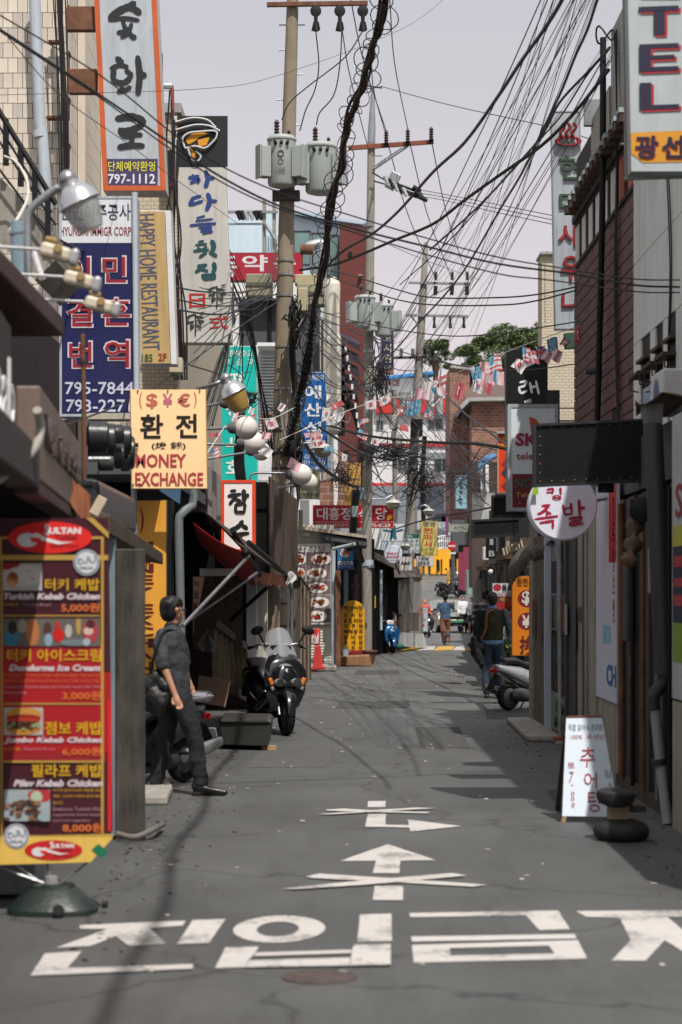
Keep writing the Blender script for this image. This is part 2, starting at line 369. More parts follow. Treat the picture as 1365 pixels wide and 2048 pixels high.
def marking(polys, label, m=RP, z=.004):
    mb = MB(); rnd = random.Random(3)
    for i, pl in enumerate(polys):
        q = []
        for a, b in zip(pl, pl[1:] + pl[:1]):        # slightly ragged edges
            n = max(1, int(math.hypot(b[0] - a[0], (b[1] - a[1]) * 3) / 14))
            for k in range(n): q.append((a[0] + (b[0] - a[0]) * k / n + rnd.uniform(-.7, .7), a[1] + (b[1] - a[1]) * k / n + rnd.uniform(-.25, .25)))
        mb.add([G(x, y, z + i * .002) for x, y in q], [tuple(range(len(q)))])
    o = mb.build('road_marking', m, kind='structure', label=label); return o
# 진
marking([[(160, 1850), (372, 1841), (366, 1851), (300, 1856), (332, 1887), (262, 1893), (232, 1872), (180, 1892), (113, 1895), (215, 1858), (160, 1857)],
         [(386, 1840), (452, 1838), (418, 1886), (354, 1888)],
         [(90, 1907), (164, 1902), (136, 1936), (387, 1928), (386, 1937), (61, 1951)]], 'white painted word block farthest left on the asphalt')
# 입
o_out = [(558 + 93 * math.cos(t) * (1 if math.cos(t) > 0 else .98), 1858 + 27 * math.sin(t)) for t in [2 * math.pi * k / 28 for k in range(28)]]
o_out = [(x + (1858 - y) * .35, y) for x, y in o_out]
o_in = [(556 + 42 * math.cos(t), 1858 + 15 * math.sin(t)) for t in [2 * math.pi * k / 28 for k in range(28)]]; o_in = [(x + (1858 - y) * .35, y) for x, y in o_in]
def ringpaint(outer, inner, label):
    n = len(outer); mb = MB(); mb.add([G(*p) for p in outer] + [G(*p) for p in inner], [(i, (i + 1) % n, n + (i + 1) % n, n + i) for i in range(n)]); mb.build('road_marking', RP, kind='structure', label=label)
ringpaint(o_out, o_in, 'white painted ring letter on the asphalt')
marking([[(720, 1829), (783, 1827), (784, 1881), (715, 1885)],
         [(452, 1895), (518, 1893), (511, 1905), (496, 1921), (492, 1934), (430, 1936)], [(512, 1905), (704, 1899.5), (703, 1906), (508, 1912)], [(497, 1921), (701, 1915), (700, 1930.5), (493, 1934)], [(709, 1889), (782, 1888), (782, 1929), (701, 1930.5), (705, 1899)]], 'white painted letter strokes second block')
# 금
marking([[(820, 1826), (1116, 1821), (1140, 1858), (1080, 1860), (1052, 1831), (820, 1834)],
         [(822, 1873), (1150, 1868), (1153, 1877), (824, 1883)]], 'white painted letter strokes third block')
ringpaint([(824, 1890), (1156, 1880), (1175, 1917), (828, 1925)], [(900, 1896), (1098, 1891), (1110, 1907), (902, 1911)], 'white painted box letter third block')
# 지
marking([[(1153, 1822), (1420, 1820), (1420, 1832), (1335, 1834), (1420, 1905), (1420, 1925), (1370, 1905), (1330, 1880), (1292, 1921), (1224, 1921), (1262, 1880), (1240, 1836), (1172, 1833)]], 'white painted letter fourth block at right edge')
# straight-ahead arrow with cross
marking([[(776, 1688), (872, 1720), (801, 1721), (799, 1746), (746, 1746), (752, 1721), (680, 1722)], [(750, 1772), (807, 1772), (806, 1800), (746, 1800)]], 'white straight arrow painted on the asphalt')
marking([[(612, 1753), (640, 1747), (780, 1756), (975, 1769), (945, 1773), (770, 1763), (628, 1756)], [(564, 1777), (700, 1763), (905, 1746), (934, 1751), (770, 1766), (600, 1778)]], 'white cross painted over the straight arrow', z=.009)
# turning arrow with cross
marking([[(737, 1602), (772, 1602), (772, 1614), (735, 1614)], [(736, 1628), (772, 1628), (771, 1649), (818, 1650), (816, 1639), (924, 1652), (822, 1663), (819, 1655), (731, 1653)]], 'white right-turn arrow painted on the asphalt')
marking([[(652, 1619), (690, 1617), (752, 1621), (860, 1624), (855, 1626), (740, 1624), (655, 1621)], [(636, 1628), (750, 1620), (830, 1615), (872, 1616), (790, 1621), (660, 1629)]], 'white cross painted over the turn arrow', z=.009)
# far zebra hump, yellow and white
yp = roadpaint('road_paint_yellow', (.6, .36, .05))
for i, (a, b) in enumerate([(802, 838), (838, 868), (868, 905), (905, 930), (930, 960)]):
    marking([[(a, 1301), (b, 1300), (b + 5, 1292), (a + 8, 1293)]], 'yellow and white painted speed hump stripe', yp if i % 2 == 0 else RP, .012)
pm = mat('asphalt_patch_dark', (.061, .061, .06), rough=.85, var=.2, sc=6, bump=.5, bs=140); pl_ = mat('asphalt_patch_light', (.084, .084, .082), rough=.9, var=.2, sc=6, bump=.5, bs=140)
rp_ = random.Random(12)
for i, (cx, cy, w_, l_) in enumerate(((-.5, 21, .5, 1.6), (1.2, 24, .35, 2.2), (.5, 31, .7, 1.2), (1.7, 38, .8, 2), (.8, 44, .6, 1.5), (2.0, 16.5, .3, 1.2), (-.2, 27.5, .25, 2.6))):
    q_ = [(-1, -1), (-.3, -1.05), (.4, -.98), (1, -1), (1.03, -.2), (.98, .5), (1, 1), (.2, 1.04), (-.5, .97), (-1, 1), (-1.03, .3), (-.97, -.4)]; MB().add([(cx + (w_ * a * .8 + .04 * b) * rp_.uniform(.96, 1.04), cy + l_ * b * .8 * rp_.uniform(.97, 1.03), .0025) for a, b in q_], [tuple(range(12))]).build('road_patch', pm if i % 3 else pl_, kind='structure')
mb = MB()                                             # grit, gum and leaves gathered along both edges
for _ in range(1000):
    y = rp_.uniform(9, 48) ** 1.0; sd = rp_.random() < .5; e = abs(rp_.gauss(0, .28)); x = (-1.45 - .02 * (y - 14) + e) if sd else (2.38 + .012 * (y - 14) - e)
    r_ = rp_.uniform(.004, .014); mb.cur = rp_.randrange(3); mb.obox((x, y, .004), (r_ * 2, r_ * 1.5, .006), (0, 0, rp_.uniform(0, 3)))
mb.build('grit', [mat('grit_dark', (.02, .018, .015)), mat('grit_brown', (.09, .06, .04)), mat('grit_pale', (.22, .2, .17))], kind='stuff')
# manhole stain and litter
one('manhole_cover', 'round rusty iron cover in the asphalt below the painted words', 'manhole cover', MB().lathe([(.17, .0), (.17, .006), (.15, .008), (.0, .008)], G(640, 1955, 0), 24), mat('rust_iron', (.07, .05, .045), rough=.8, var=.4, sc=14))
mb = MB()
for _ in range(150):
    y = random.uniform(9, 60); x = random.uniform(-1.4, 2.2) + max(0, y - 40) * .09; r = random.uniform(.008, .02)
    a = random.uniform(0, 3); mb.obox((x, y, .006), (r * 2, r * 1.4, .006), (random.uniform(-.2, .2), 0, a))
mb.build('litter', mat('paper_litter', (.42, .41, .38)), kind='stuff')
mb = MB().prism([(-2.6, 16.1, 0), (-1.40, 16.15, 0), (-1.43, 17.0, 0), (-1.6, 18.2, 0), (-2.6, 18.6, 0)], (0, 0, .08))
mb.build('pavement', mat('concrete_step', (.3, .28, .25), var=.3, sc=6, dirt=.5), kind='structure', bevel=.02)
MB().prism([(2.15, 23.2, 0), (2.8, 23.0, 0), (2.8, 26.8, 0), (2.2, 26.6, 0)], (0, 0, .07)).build('pavement', mat('concrete_step'), kind='structure', bevel=.02)
MB().prism([(-.75, 44.6, 0), (-.1, 44.3, 0), (-.1, 46.6, 0), (-.8, 46.6, 0)], (0, 0, .12)).build('pavement', mat('concrete_step'), kind='structure', bevel=.03)

# ================================================================== materials of the houses
GLASS = mat('window_glass', (.03, .04, .045), rough=.08, var=.1, spec=.8, bump=0)
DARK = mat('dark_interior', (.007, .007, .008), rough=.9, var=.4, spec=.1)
ALU = mat('aluminium_frame', (.45, .46, .47), rough=.4, metal=.5, dirt=.2)
WHITE = mat('white_render', (.66, .66, .66), rough=.85, var=.08, sc=1.2, dirt=.3)
STUCCO = mat('grey_stucco', (.64, .655, .63), rough=.95, var=.1, sc=1.0, bump=.5, bs=90, dirt=.28)
CONC = mat('concrete', (.34, .34, .33), rough=.9, var=.25, sc=2, dirt=.5)
BLUEW = mat('pale_blue_panel', '#b9cbd8', rough=.5, var=.05, sc=1, dirt=.15)
GREYD = mat('dark_grey_wall', '#4a4c50', rough=.85, var=.1, dirt=.2)
BLACKM = mat('black_metal', (.008, .009, .01), rough=.55, var=.2, spec=.2)
BLACKR = mat('black_rubber', (.009, .009, .01), rough=.6, var=.2, bump=.05, spec=.25)
STEEL = mat('grey_steel', (.3, .31, .32), rough=.4, metal=.7, var=.2, dirt=.4)
RUST = mat('rusty_steel', (.13, .06, .035), rough=.85, var=.5, sc=6, dirt=.5, dirtc=(.3, .1, .03))
WOODD = mat('dark_weathered_wood', (.07, .05, .035), rough=.85, var=.4, sc=4, dirt=.5)
WOODL = mat('pale_plywood', (.34, .23, .13), rough=.8, var=.25, sc=6, dirt=.2)
BEIGE = mat('beige_panel', (.3, .275, .215), rough=.75, var=.2, dirt=.7)
PVC = mat('pale_grey_pipe', '#aab4bd', rough=.4, var=.08, dirt=.25)
def brickmat(key, c1, c2, mortar, scale):
    m = bpy.data.materials.new(key); _m[key] = m; m.use_nodes = True; N = m.node_tree.nodes; L = m.node_tree.links; b = N['Principled BSDF']
    tc = N.new('ShaderNodeTexCoord'); sp = N.new('ShaderNodeSeparateXYZ'); L.new(tc.outputs['Object'], sp.inputs[0])
    ad = N.new('ShaderNodeMath'); L.new(sp.outputs[0], ad.inputs[0]); L.new(sp.outputs[1], ad.inputs[1])
    cb = N.new('ShaderNodeCombineXYZ'); L.new(ad.outputs[0], cb.inputs[0]); L.new(sp.outputs[2], cb.inputs[1])
    br = N.new('ShaderNodeTexBrick'); br.inputs['Color1'].default_value = (*c1, 1); br.inputs['Color2'].default_value = (*c2, 1); br.inputs['Mortar'].default_value = (*mortar, 1)
    br.inputs['Scale'].default_value = scale; br.inputs['Mortar Size'].default_value = .02; br.inputs['Bias'].default_value = -.2
    L.new(cb.outputs[0], br.inputs['Vector']); L.new(br.outputs['Color'], b.inputs['Base Color']); b.inputs['Roughness'].default_value = .9
    return m
BRICK = brickmat('brown_brick', (.26, .11, .07), (.10, .05, .04), (.26, .22, .19), 1.25)
BRICKR = brickmat('red_brick', (.13, .028, .022), (.1, .022, .02), (.1, .04, .035), 3.0)
TILEM = brickmat('beige_small_tile', (.5, .44, .34), (.46, .4, .31), (.22, .19, .15), 4.0)

def house(name, label, parts, cat='building'):
    """parts: list of (part name, material, MB[, bevel])"""
    r = None; allv = [v for p in parts for v in p[2].v]
    c = (sum(v[0] for v in allv) / len(allv), sum(v[1] for v in allv) / len(allv), min(v[2] for v in allv))
    r = thing(name, label, cat, c)
    for p in parts: p[2].build(p[0], p[1], r, bevel=p[3] if len(p) > 3 else 0)
    return r
def pwin(r, a, b, Y, bars=1, fm=ALU, fw=1.6, gl=GLASS, proud=.05):
    """window on a frontal wall: frame with panes as sub-parts (pixel corners)"""
    x0, y0 = a; x1, y1 = b; mb = MB(); p = P(x0, y0, Y); q = P(x1, y1, Y); f = fw * Y / F
    mb.box(p.x, q.x, Y - proud, Y - .002, p.z, p.z - f).box(p.x, q.x, Y - proud, Y - .002, q.z, q.z + f)
    mb.box(p.x, p.x + f, Y - proud, Y - .002, q.z + f, p.z - f).box(q.x - f, q.x, Y - proud, Y - .002, q.z + f, p.z - f)
    for k in range(1, bars + 1):
        x = p.x + (q.x - p.x) * k / (bars + 1); mb.box(x - f / 2, x + f / 2, Y - proud + .004, Y - .004, q.z + f, p.z - f)
    w_ = mb.build('window', fm, r)
    for k in range(bars + 1):
        xa = p.x + (q.x - p.x) * k / (bars + 1) + f * .5; xb = p.x + (q.x - p.x) * (k + 1) / (bars + 1) - f * .5
        MB().box(xa, xb, Y - proud * .45, Y - proud * .45 + .01, q.z + f * .9, p.z - f * .9).build('pane', gl, w_)
    return w_

# ================================================================== LEFT SIDE
# --- kebab shop (nearest left)
def kl(Y, off=0): return (-1.76 - .0785 * (Y - 13.5) + off, Y)
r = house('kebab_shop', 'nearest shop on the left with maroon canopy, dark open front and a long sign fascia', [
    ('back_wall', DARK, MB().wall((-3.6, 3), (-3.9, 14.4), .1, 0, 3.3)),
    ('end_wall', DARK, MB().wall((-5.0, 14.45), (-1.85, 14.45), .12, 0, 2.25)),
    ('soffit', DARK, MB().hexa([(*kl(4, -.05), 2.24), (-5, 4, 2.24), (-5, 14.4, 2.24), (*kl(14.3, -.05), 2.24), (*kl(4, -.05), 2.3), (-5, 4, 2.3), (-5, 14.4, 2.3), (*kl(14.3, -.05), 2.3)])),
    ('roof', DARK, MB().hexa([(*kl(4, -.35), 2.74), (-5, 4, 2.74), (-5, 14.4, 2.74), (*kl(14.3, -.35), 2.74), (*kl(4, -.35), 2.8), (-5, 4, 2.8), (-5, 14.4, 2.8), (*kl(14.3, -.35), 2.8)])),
    ('canopy', mat('maroon_metal', '#3d2023', rough=.5, var=.1, dirt=.15), MB().hexa([(-1.6, 6.5, 3.25), (-3.4, 6.5, 3.25), (-3.4, 12, 3.25), (-1.66, 12, 3.25), (-1.6, 6.5, 3.36), (-3.4, 6.5, 3.36), (-3.4, 12, 3.36), (-1.66, 12, 3.36)]), .01),
    ('upper_wall', mat('maroon_tile_wall', '#1c1113', rough=.8, dirt=.2), MB().wall((-2.35, 5), (-2.35, 16.7), .1, 2.32, 3.8)),
])
MB().wall(kl(9.75), kl(13.5), .12, 2.26, 2.72).build('sign_board', mat('brown_fascia', '#6d5d54', rough=.5, var=.05, dirt=.2), r, bevel=.01)
MB().wall(kl(9.7, -.003), kl(13.55, -.003), .125, 2.19, 2.25).build('sign_trim', mat('dark_brown_trim', '#3a2522', rough=.5), r, bevel=.005)
MB().wall(kl(4), kl(9.72), .16, 2.22, 2.42).build('beam', mat('dark_beam', (.03, .028, .028), dirt=.4), r, bevel=.01)
MB().wall(kl(4, -.14), kl(9.72, -.14), .05, 2.42, 3.0).build('sign_board', mat('dark_fascia', '#231719', rough=.6), r)
U = Vector((-.0785, 1, 0)).normalized()
T('Sultan Kebab', (0, 0, 3.75, .34), (mat('white_letters', (.62, .62, .62), rough=.5)), r, frame=(Vector((*kl(5.85, -.12), 2.47)), U, Vector((0, 0, 1))), ext=.012, bold=.0, lift=.0)
T('World wine cheese shop', (0, 0, 3.3, .22), mat('faded_letters', '#4c3f3a'), r, frame=(Vector((*kl(9.95), 2.38)), U, Vector((0, 0, 1))), ext=.02, lift=.001)
mb = MB(); mb.prism([(-1.565, 13.9, 0), (-1.36, 13.9, 0), (-1.40, 14.25, 0), (-1.565, 14.25, 0)], (0, 0, 2.02)); mb.build('pillar', mat('weathered_door_metal', (.04, .035, .03), rough=.5, var=.6, sc=3, dirt=.8, dirtc=(.12, .105, .09)), r, bevel=.006)
MB().box(-1.61, -1.568, 13.87, 13.95, .03, 2.2).build('trim', mat('blue_grey_strip', '#6f8088', rough=.5, dirt=.3), r)
MB().box(-1.72, -1.615, 14.0, 14.05, .1, 2.1).build('door', GLASS, r)
MB().tube(spl([(-1.55, 13.82, .05), (-1.42, 13.8, .03), (-1.3, 13.95, .07), (-1.28, 14.4, .05)]), .022).build('hose', mat('dark_hose', (.12, .11, .1), dirt=.4), r, smooth=60)
MB().hexa([(-1.56, 13.5, 2.11), (-1.84, 13.5, 2.2), (-1.84, 17.2, 2.02), (-1.53, 17.2, 1.96), (-1.56, 13.5, 2.24), (-1.84, 13.5, 2.33), (-1.84, 17.2, 2.12), (-1.53, 17.2, 2.06)]).build('eaves', WOODD, r, bevel=.01)
# hanging orange cloth under the fascia, cable hose, junction box
one('awning_cloth', 'torn orange awning cloth hanging below the brown fascia', 'awning', MB().sheet(lambda u, v: P(75 + 105 * u + 12 * v * (1 - u), 893 + 105 * u + v * (18 + 62 * u) + 8 * math.sin(5 * u), 11.2 + 2.1 * u - .1 * v), 14, 6, .006), mat('orange_canvas', '#a8623a', rough=.8, var=.3, sc=5, dirt=.4), smooth=60)
one('cable_conduit', 'pale wrapped conduit curving under the kebab sign', 'conduit', MB().tube(spl([P(75, 820, 9.3), P(82, 855, 9.4), P(70, 895, 9.3), P(35, 930, 9), P(-10, 962, 8.6)]), .022), mat('pale_conduit', (.3, .28, .25), dirt=.4), smooth=60)
one('junction_box', 'small cream junction box hanging above the menu banner', 'junction box', MB().obox(P(197, 1012, 12.9), (.065, .05, .13), (0, .5, .1)), mat('cream_plastic', (.5, .42, .3), dirt=.2), bevel=.006)
# --- tiled building
XT = -3.54
r = thing('tiled_building', 'tall cream tiled building at upper left with downpipe', 'building', (-6, 27, 0))
MB().box(-9, XT - .02, 26.02, 40, 0, 12.5).build('wall', mat('tile_grout', (.13, .1, .085), rough=.9), r)
tile_s = mat('cream_tile', (.56, .5, .415), rough=.45, var=.1, sc=1.5, spec=.5, bump=.05, dirt=.12); th, tw = .196, .128
tile_v = [tile_s, mat('cream_tile_grey', (.47, .43, .375), rough=.5, var=.1, sc=2, dirt=.3), mat('cream_tile_light', (.62, .56, .47), rough=.45, var=.08, sc=2, dirt=.1)]
tme = []
for m_ in tile_v:
    q = MB().box(-tw / 2 + .004, tw / 2 - .004, -.014, .012, -th / 2 + .004, th / 2 - .004).build('tile', m_, r, bevel=0, local=True); tme.append(q.data); bpy.data.objects.remove(q)
cnt = 0; half = []
for j in range(62):
    z = 2.7 + j * th; off = (j % 2) * tw / 2
    k = 0
    while True:
        x = XT - .02 - tw / 2 - k * tw - (off if k or off == 0 else 0)
        if off and k == 0:
            half.append((x + tw / 4, z)); k = 1; continue
        if off: x = XT - .02 - k * tw
        if x < -4.75: break
        py = HY - (z - EYE) * F / 26
        if -25 < py < 640 and cnt < 300:
            o = bpy.data.objects.new('tile', random.choices(tme, (6, 2, 3))[0]); COL.objects.link(o); o.parent = r; o.location = (x + 6, 26 - 27 - .0 + random.uniform(-.002, .002), z); cnt += 1
        k += 1
mb = MB()
for x, z in half: mb.box(x - tw / 4 + .004, x + tw / 4 - .004, 25.986, 26.012, z - th / 2 + .004, z + th / 2 - .004)
for j in range(26):                                   # side face tiles, foreshortened
    z = 4.6 + j * .3
    for k in range(22):
        y = 26.1 + k * .38 + (j % 2) * .19; mb.box(XT - .022, XT - .006, y, y + .37, z, z + .29)
mb.build('tiling', tile_s, r, kind='stuff')
MB().box(XT - .0, XT + .1, 26.9, 27.1, 3, 12).build('pilaster', tile_s, r)
MB().box(XT, XT + .28, 29.5, 29.7, 3, 12).build('pilaster', tile_s, r)
MB().tube([P(69, -30, 25.7), P(80, 250, 25.7), P(84, 262, 25.7), P(95, 420, 25.7)], .075, 12).build('downpipe', PVC, r, smooth=50)
MB().tube([P(79, 262, 25.7), P(81, 275, 25.7)], .092, 12).build('pipe_collar', PVC, r, smooth=50)
MB().tube([P(118, -20, 25.6), P(123, 80, 25.6), P(132, 250, 25.6), P(135, 400, 25.6)], .035, 6).build('rail', RUST, r)
MB().box(P(98, 84, 25.8).x, P(126, 84, 25.8).x, 25.75, 25.9, P(0, 86, 25.8).z, P(0, 82, 25.8).z).box(P(94, 0, 25.8).x, P(132, 0, 25.8).x, 25.75, 25.9, P(0, 238, 25.8).z, P(0, 233, 25.8).z).build('clamp', RUST, r)
# sloping stair with dark railing
r = thing('outside_stair', 'concrete outside stair with dark railing at upper left', 'stair', P(-40, 500, 18))
MB().prism([P(-80, 270, 17.5), P(112, 470, 17.5), P(112, 520, 17.5), P(70, 560, 17.5), P(-80, 400, 17.5)], (0, 1.6, 0)).build('stringer', mat('stained_concrete', (.24, .225, .195), var=.3, sc=3, dirt=.7), r)
for (a, b) in (((-30, 175), (112, 408)), ((-30, 240), (112, 450)), ((-30, 205), (104, 425)), ((-30, 300), (112, 488))):
    MB().tube([P(*a, 17.4), P(*b, 17.4)], .028 if a[1] < 200 else .012, 6).build('rail', BLACKM, r)
for x, y0, y1 in ((12, 238, 330), (42, 290, 372), (70, 336, 410), (96, 380, 470)):
    q = P(x, y0, 17.4); q2 = P(x + 2, y1, 17.4); MB().box(q.x - .022, q.x + .022, 17.38, 17.44, q2.z, q.z).build('baluster', BLACKM, r)
one('white_cable', 'white cable looping down the outside stair railing', 'cable', MB().tube(spl([P(8, 312, 17.2), P(34, 325, 17.2), P(54, 360, 17), P(56, 395, 16), P(40, 430, 14), P(20, 462, 12.5)]), .012, 6), mat('white_cable', (.5, .48, .44)))
# --- beige infill behind the tall signs
house('narrow_building', 'narrow beige building squeezed behind the tall grey sign', [
    ('wall', TILEM, MB().box(-5, -2.62, 32, 44, 0, 9.4)), ('roof_edge', CONC, MB().box(-5, -2.55, 31.9, 44, 9.4, 9.55)),
    ('pipe', mat('red_pipe', (.25, .05, .045), rough=.5), MB().tube([P(344, 172, 31.6), P(345, 180, 31.6), P(349, 360, 31.6), P(343, 372, 31.6)], .03, 8)),
    ('pipe_cap', PVC, MB().tube([P(327, 172, 31.6), P(345, 172, 31.6)], .05, 8)),
    ('shutter', GREYD, MB().pbox((325, 300), (352, 375), 31.8, .15)),
    ('brick_panel', BRICKR, MB().pbox((342, 620), (372, 735), 31.7, .2))])
# --- money exchange house and the awning restaurant
r = house('money_exchange_house', 'low dark shop house behind the yellow exchange board', [
    ('wall', DARK, MB().box(-6, -2.15, 20.6, 21.2, 0, 3.1)), ('roof', GREYD, MB().box(-6, -1.75, 19.2, 30, 2.86, 3.0)),
    ('side_wall', DARK, MB().box(-2.9, -2.75, 21.2, 34, 0, 2.9)),
    ('trim', mat('pale_strip', (.4, .38, .3), dirt=.4), MB().pbox((322, 1010), (330, 1340), 20.3, .05)),
    ('jamb', BLACKM, MB().pbox((330, 1000), (346, 1300), 20.3, .15)),
    ('eaves_board', mat('blue_board', '#3a5a78', rough=.6, dirt=.3), MB().prism([P(310, 975, 19.6), P(362, 975, 19.6), P(360, 1008, 19.6)], (0, .05, 0)))])
MB().tube([P(362, 1250, 20.2), P(358, 1045, 20.2), P(360, 1032, 20.2), P(372, 1020, 20.2), P(385, 1012, 20.4), P(388, 990, 20.4), P(372, 930, 20.4)], .045, 12).build('downpipe', mat('grey_pipe', '#6c7378', rough=.45, dirt=.3), r, smooth=50)
MB().tube([P(362, 1250, 20.2), P(362, 1480, 20.2)], .045, 12).build('downpipe', mat('grey_pipe'), r, smooth=50)
s_ = sign('wall_sign', 'yellow wall board of stacked maroon letters behind the man in black', (225, 1000, 334, 1460), 19.9, .08, '#d99a3c', side='#6a5b3a', dirt=.15)
TB = '#5a1418'
for ch, yy in zip(')MONEYEXCHANGE', (1048, 1092, 1118, 1136, 1159, 1183, 1217, 1240, 1263, 1286, 1309, 1332, 1356, 1378)):
    if ch == ')': T(ch, (280, 1015, 288, 1066), TB, s_, 19.9, lift=.012)
    else: T(ch, (256 + (8 if ch == 'M' else 0), yy - 9, 308, yy + 9), TB, s_, 19.9, lift=.012, bold=.02)
T('$', (244, 1386 + 10, 300, 1432), TB, s_, 19.9, lift=.012, bold=.02)
pole_m = mat('blue_grey_post', '#7d8890', rough=.45, metal=.3, dirt=.35)
one('sign_post', 'grey steel post carrying the yellow money exchange board', 'post', MB().tube([P(266, 790, 18.7), P(270, 1115, 18.7), P(274, 1500, 18.7)], .028, 10), pole_m, smooth=50)
# black channel-letter signs between canopy and exchange board
r = thing('channel_letter_sign', 'row of chunky black channel letters above a long black box sign', 'sign', P(215, 960, 16))
for i, (cx, cy, rx, rz, Y) in enumerate(((196, 872, 22, 30, 14.8), (196, 905, 20, 14, 14.9), (222, 880, 10, 34, 15.4), (236, 868, 12, 20, 16.0), (238, 912, 11, 26, 16.2), (252, 880, 11, 30, 17), (250, 925, 10, 18, 17.1), (262, 905, 8, 34, 17.9), (212, 928, 16, 14, 15.2))):
    c = P(cx, cy, Y); s = Y / F; m_ = mat('black_plastic', (.02, .022, .026), rough=.35, var=.2)
    MB().lathe([(.6 * rz * s, 0), (rz * s, .015), (rz * s, rx * s * 2 - .015), (.85 * rz * s, rx * s * 2)], (c.x - rx * s, c.y, c.z), 10, (1, .15, 0)).build('channel_letter', m_, r, smooth=40)
MB().wall((-1.78, 14.7), (-1.80, 17.6), .15, 2.22, 2.56).build('box', mat('black_plastic'), r, bevel=.05)
MB().tube([P(178, 918, 14.6), P(222, 918, 14.6)], .02).build('bracket', STEEL, r)
one('rusty_post', 'thin rusty post standing in front of the blue sign', 'post', MB().tube([P(166, 668, 15.5), P(168, 800, 15.5), P(170, 1010, 15.5)], .019, 8), RUST, smooth=50)

# --- awning restaurant: roof edge, awning, metal side panel
r = thing('awning_restaurant', 'restaurant with red awning, metal side wall and dark open front beyond the walking man', 'building', (-2, 27, 0))
pk = mat('stainless_panel', '#8f8883', rough=.35, metal=.5, var=.15, sc=2, dirt=.3)
for i in range(3):
    MB().prism([P(416 + i * 9, 932 + i * 7, 22.5 + i), P(424.5 + i * 9, 938 + i * 7, 22.5 + i), P(424.5 + i * 9, 1052 + i * 10, 22.5 + i), P(416 + i * 9, 1043 + i * 10, 22.5 + i)], (-.03, .06, 0)).build('panel', pk, r)
mb = MB()
for i in range(60):                                   # corrugated side wall between the white sign and the pole
    y = 28.3 + i * .12; x = -1.0 + .004 * i; mb.add([(x, y, 1.95), (x, y, 3.38), (x - .03, y + .06, 3.38), (x - .03, y + .06, 1.95), (x, y + .12, 3.38), (x, y + .12, 1.95)], [(0, 1, 2, 3), (3, 2, 4, 5)])
mb.build('corrugated_wall', mat('corrugated_brown', '#77695f', rough=.6, metal=.2, var=.12, dirt=.5), r)
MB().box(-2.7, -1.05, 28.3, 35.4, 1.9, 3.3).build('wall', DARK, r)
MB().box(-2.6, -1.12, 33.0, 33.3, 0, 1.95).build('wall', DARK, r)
red = mat('red_awning_canvas', '#a02018', rough=.7, var=.15, sc=3, dirt=.25); brn = mat('brown_awning_frame', '#35241c', rough=.6, dirt=.4)
MB().sheet(lambda u, v: P(388, 1045, 20.5).lerp(P(500, 1105, 21), u).lerp(P(400, 1085, 23).lerp(P(512, 1172, 25), u), v) - Vector((0, 0, .05 * math.sin(3.1 * u))), 8, 6, .01).build('awning', red, r, smooth=60)
MB().sheet(lambda u, v: P(386, 1006, 20.4).lerp(P(480, 1090, 21), u).lerp(P(436, 1042, 26).lerp(P(573, 1150, 27), u), v) + Vector((0, 0, .03 * math.sin(3.1 * u))), 8, 6, .02).build('roof', brn, r, smooth=60)
MB().sheet(lambda u, v: P(508, 1138 + 10 * u, 24).lerp(P(574, 1152, 26), u) - Vector((0, 0, v * (.14 + .02 * math.sin(30 * u)))), 20, 2, .006).build('valance', mat('orange_valance', '#b0603e', rough=.7, dirt=.3), r)
for a, b, rr in ((P(498, 1112, 21), P(366, 1252, 19.4), .02), (P(516, 1145, 22), P(380, 1240, 22), .018), (P(465, 1060, 20.8), P(520, 1150, 24), .03), (P(498, 1085, 22), P(575, 1150, 26), .03), (P(535, 1175, 24), P(440, 1260, 26), .025)):
    MB().tube([a, b], rr, 8).build('strut', STEEL if rr < .022 else BLACKM, r, smooth=50)
MB().ball(P(492, 1105, 20.9), .045).build('strut_knob', BLACKM, r, smooth=60)
MB().pbox((400, 1137), (470, 1152), 23, .06).build('white_board', mat('white_render'), r)
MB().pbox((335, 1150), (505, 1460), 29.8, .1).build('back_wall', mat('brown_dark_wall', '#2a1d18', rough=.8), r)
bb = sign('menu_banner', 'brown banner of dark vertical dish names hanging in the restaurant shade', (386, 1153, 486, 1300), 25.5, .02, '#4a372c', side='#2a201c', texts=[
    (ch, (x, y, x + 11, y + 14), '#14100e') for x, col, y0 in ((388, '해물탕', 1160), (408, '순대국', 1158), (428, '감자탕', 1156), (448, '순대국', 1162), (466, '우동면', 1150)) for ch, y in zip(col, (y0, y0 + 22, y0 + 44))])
pil = mat('white_pillar', (.46, .47, .49), rough=.7, var=.1, dirt=.4)
MB().prism([P(493, 1152, 29), P(513, 1130, 29), P(515, 1345, 29), P(494, 1345, 29)], (0, .3, 0)).build('pillar', pil, r)
MB().pbox((516, 1120), (535, 1340), 29.3, .3).build('pillar', mat('cream_board', (.46, .43, .36), dirt=.4), r)
MB().pbox((535, 1120), (560, 1352), 31, .25).build('pillar', mat('brown_board', (.2, .15, .11), dirt=.5), r)
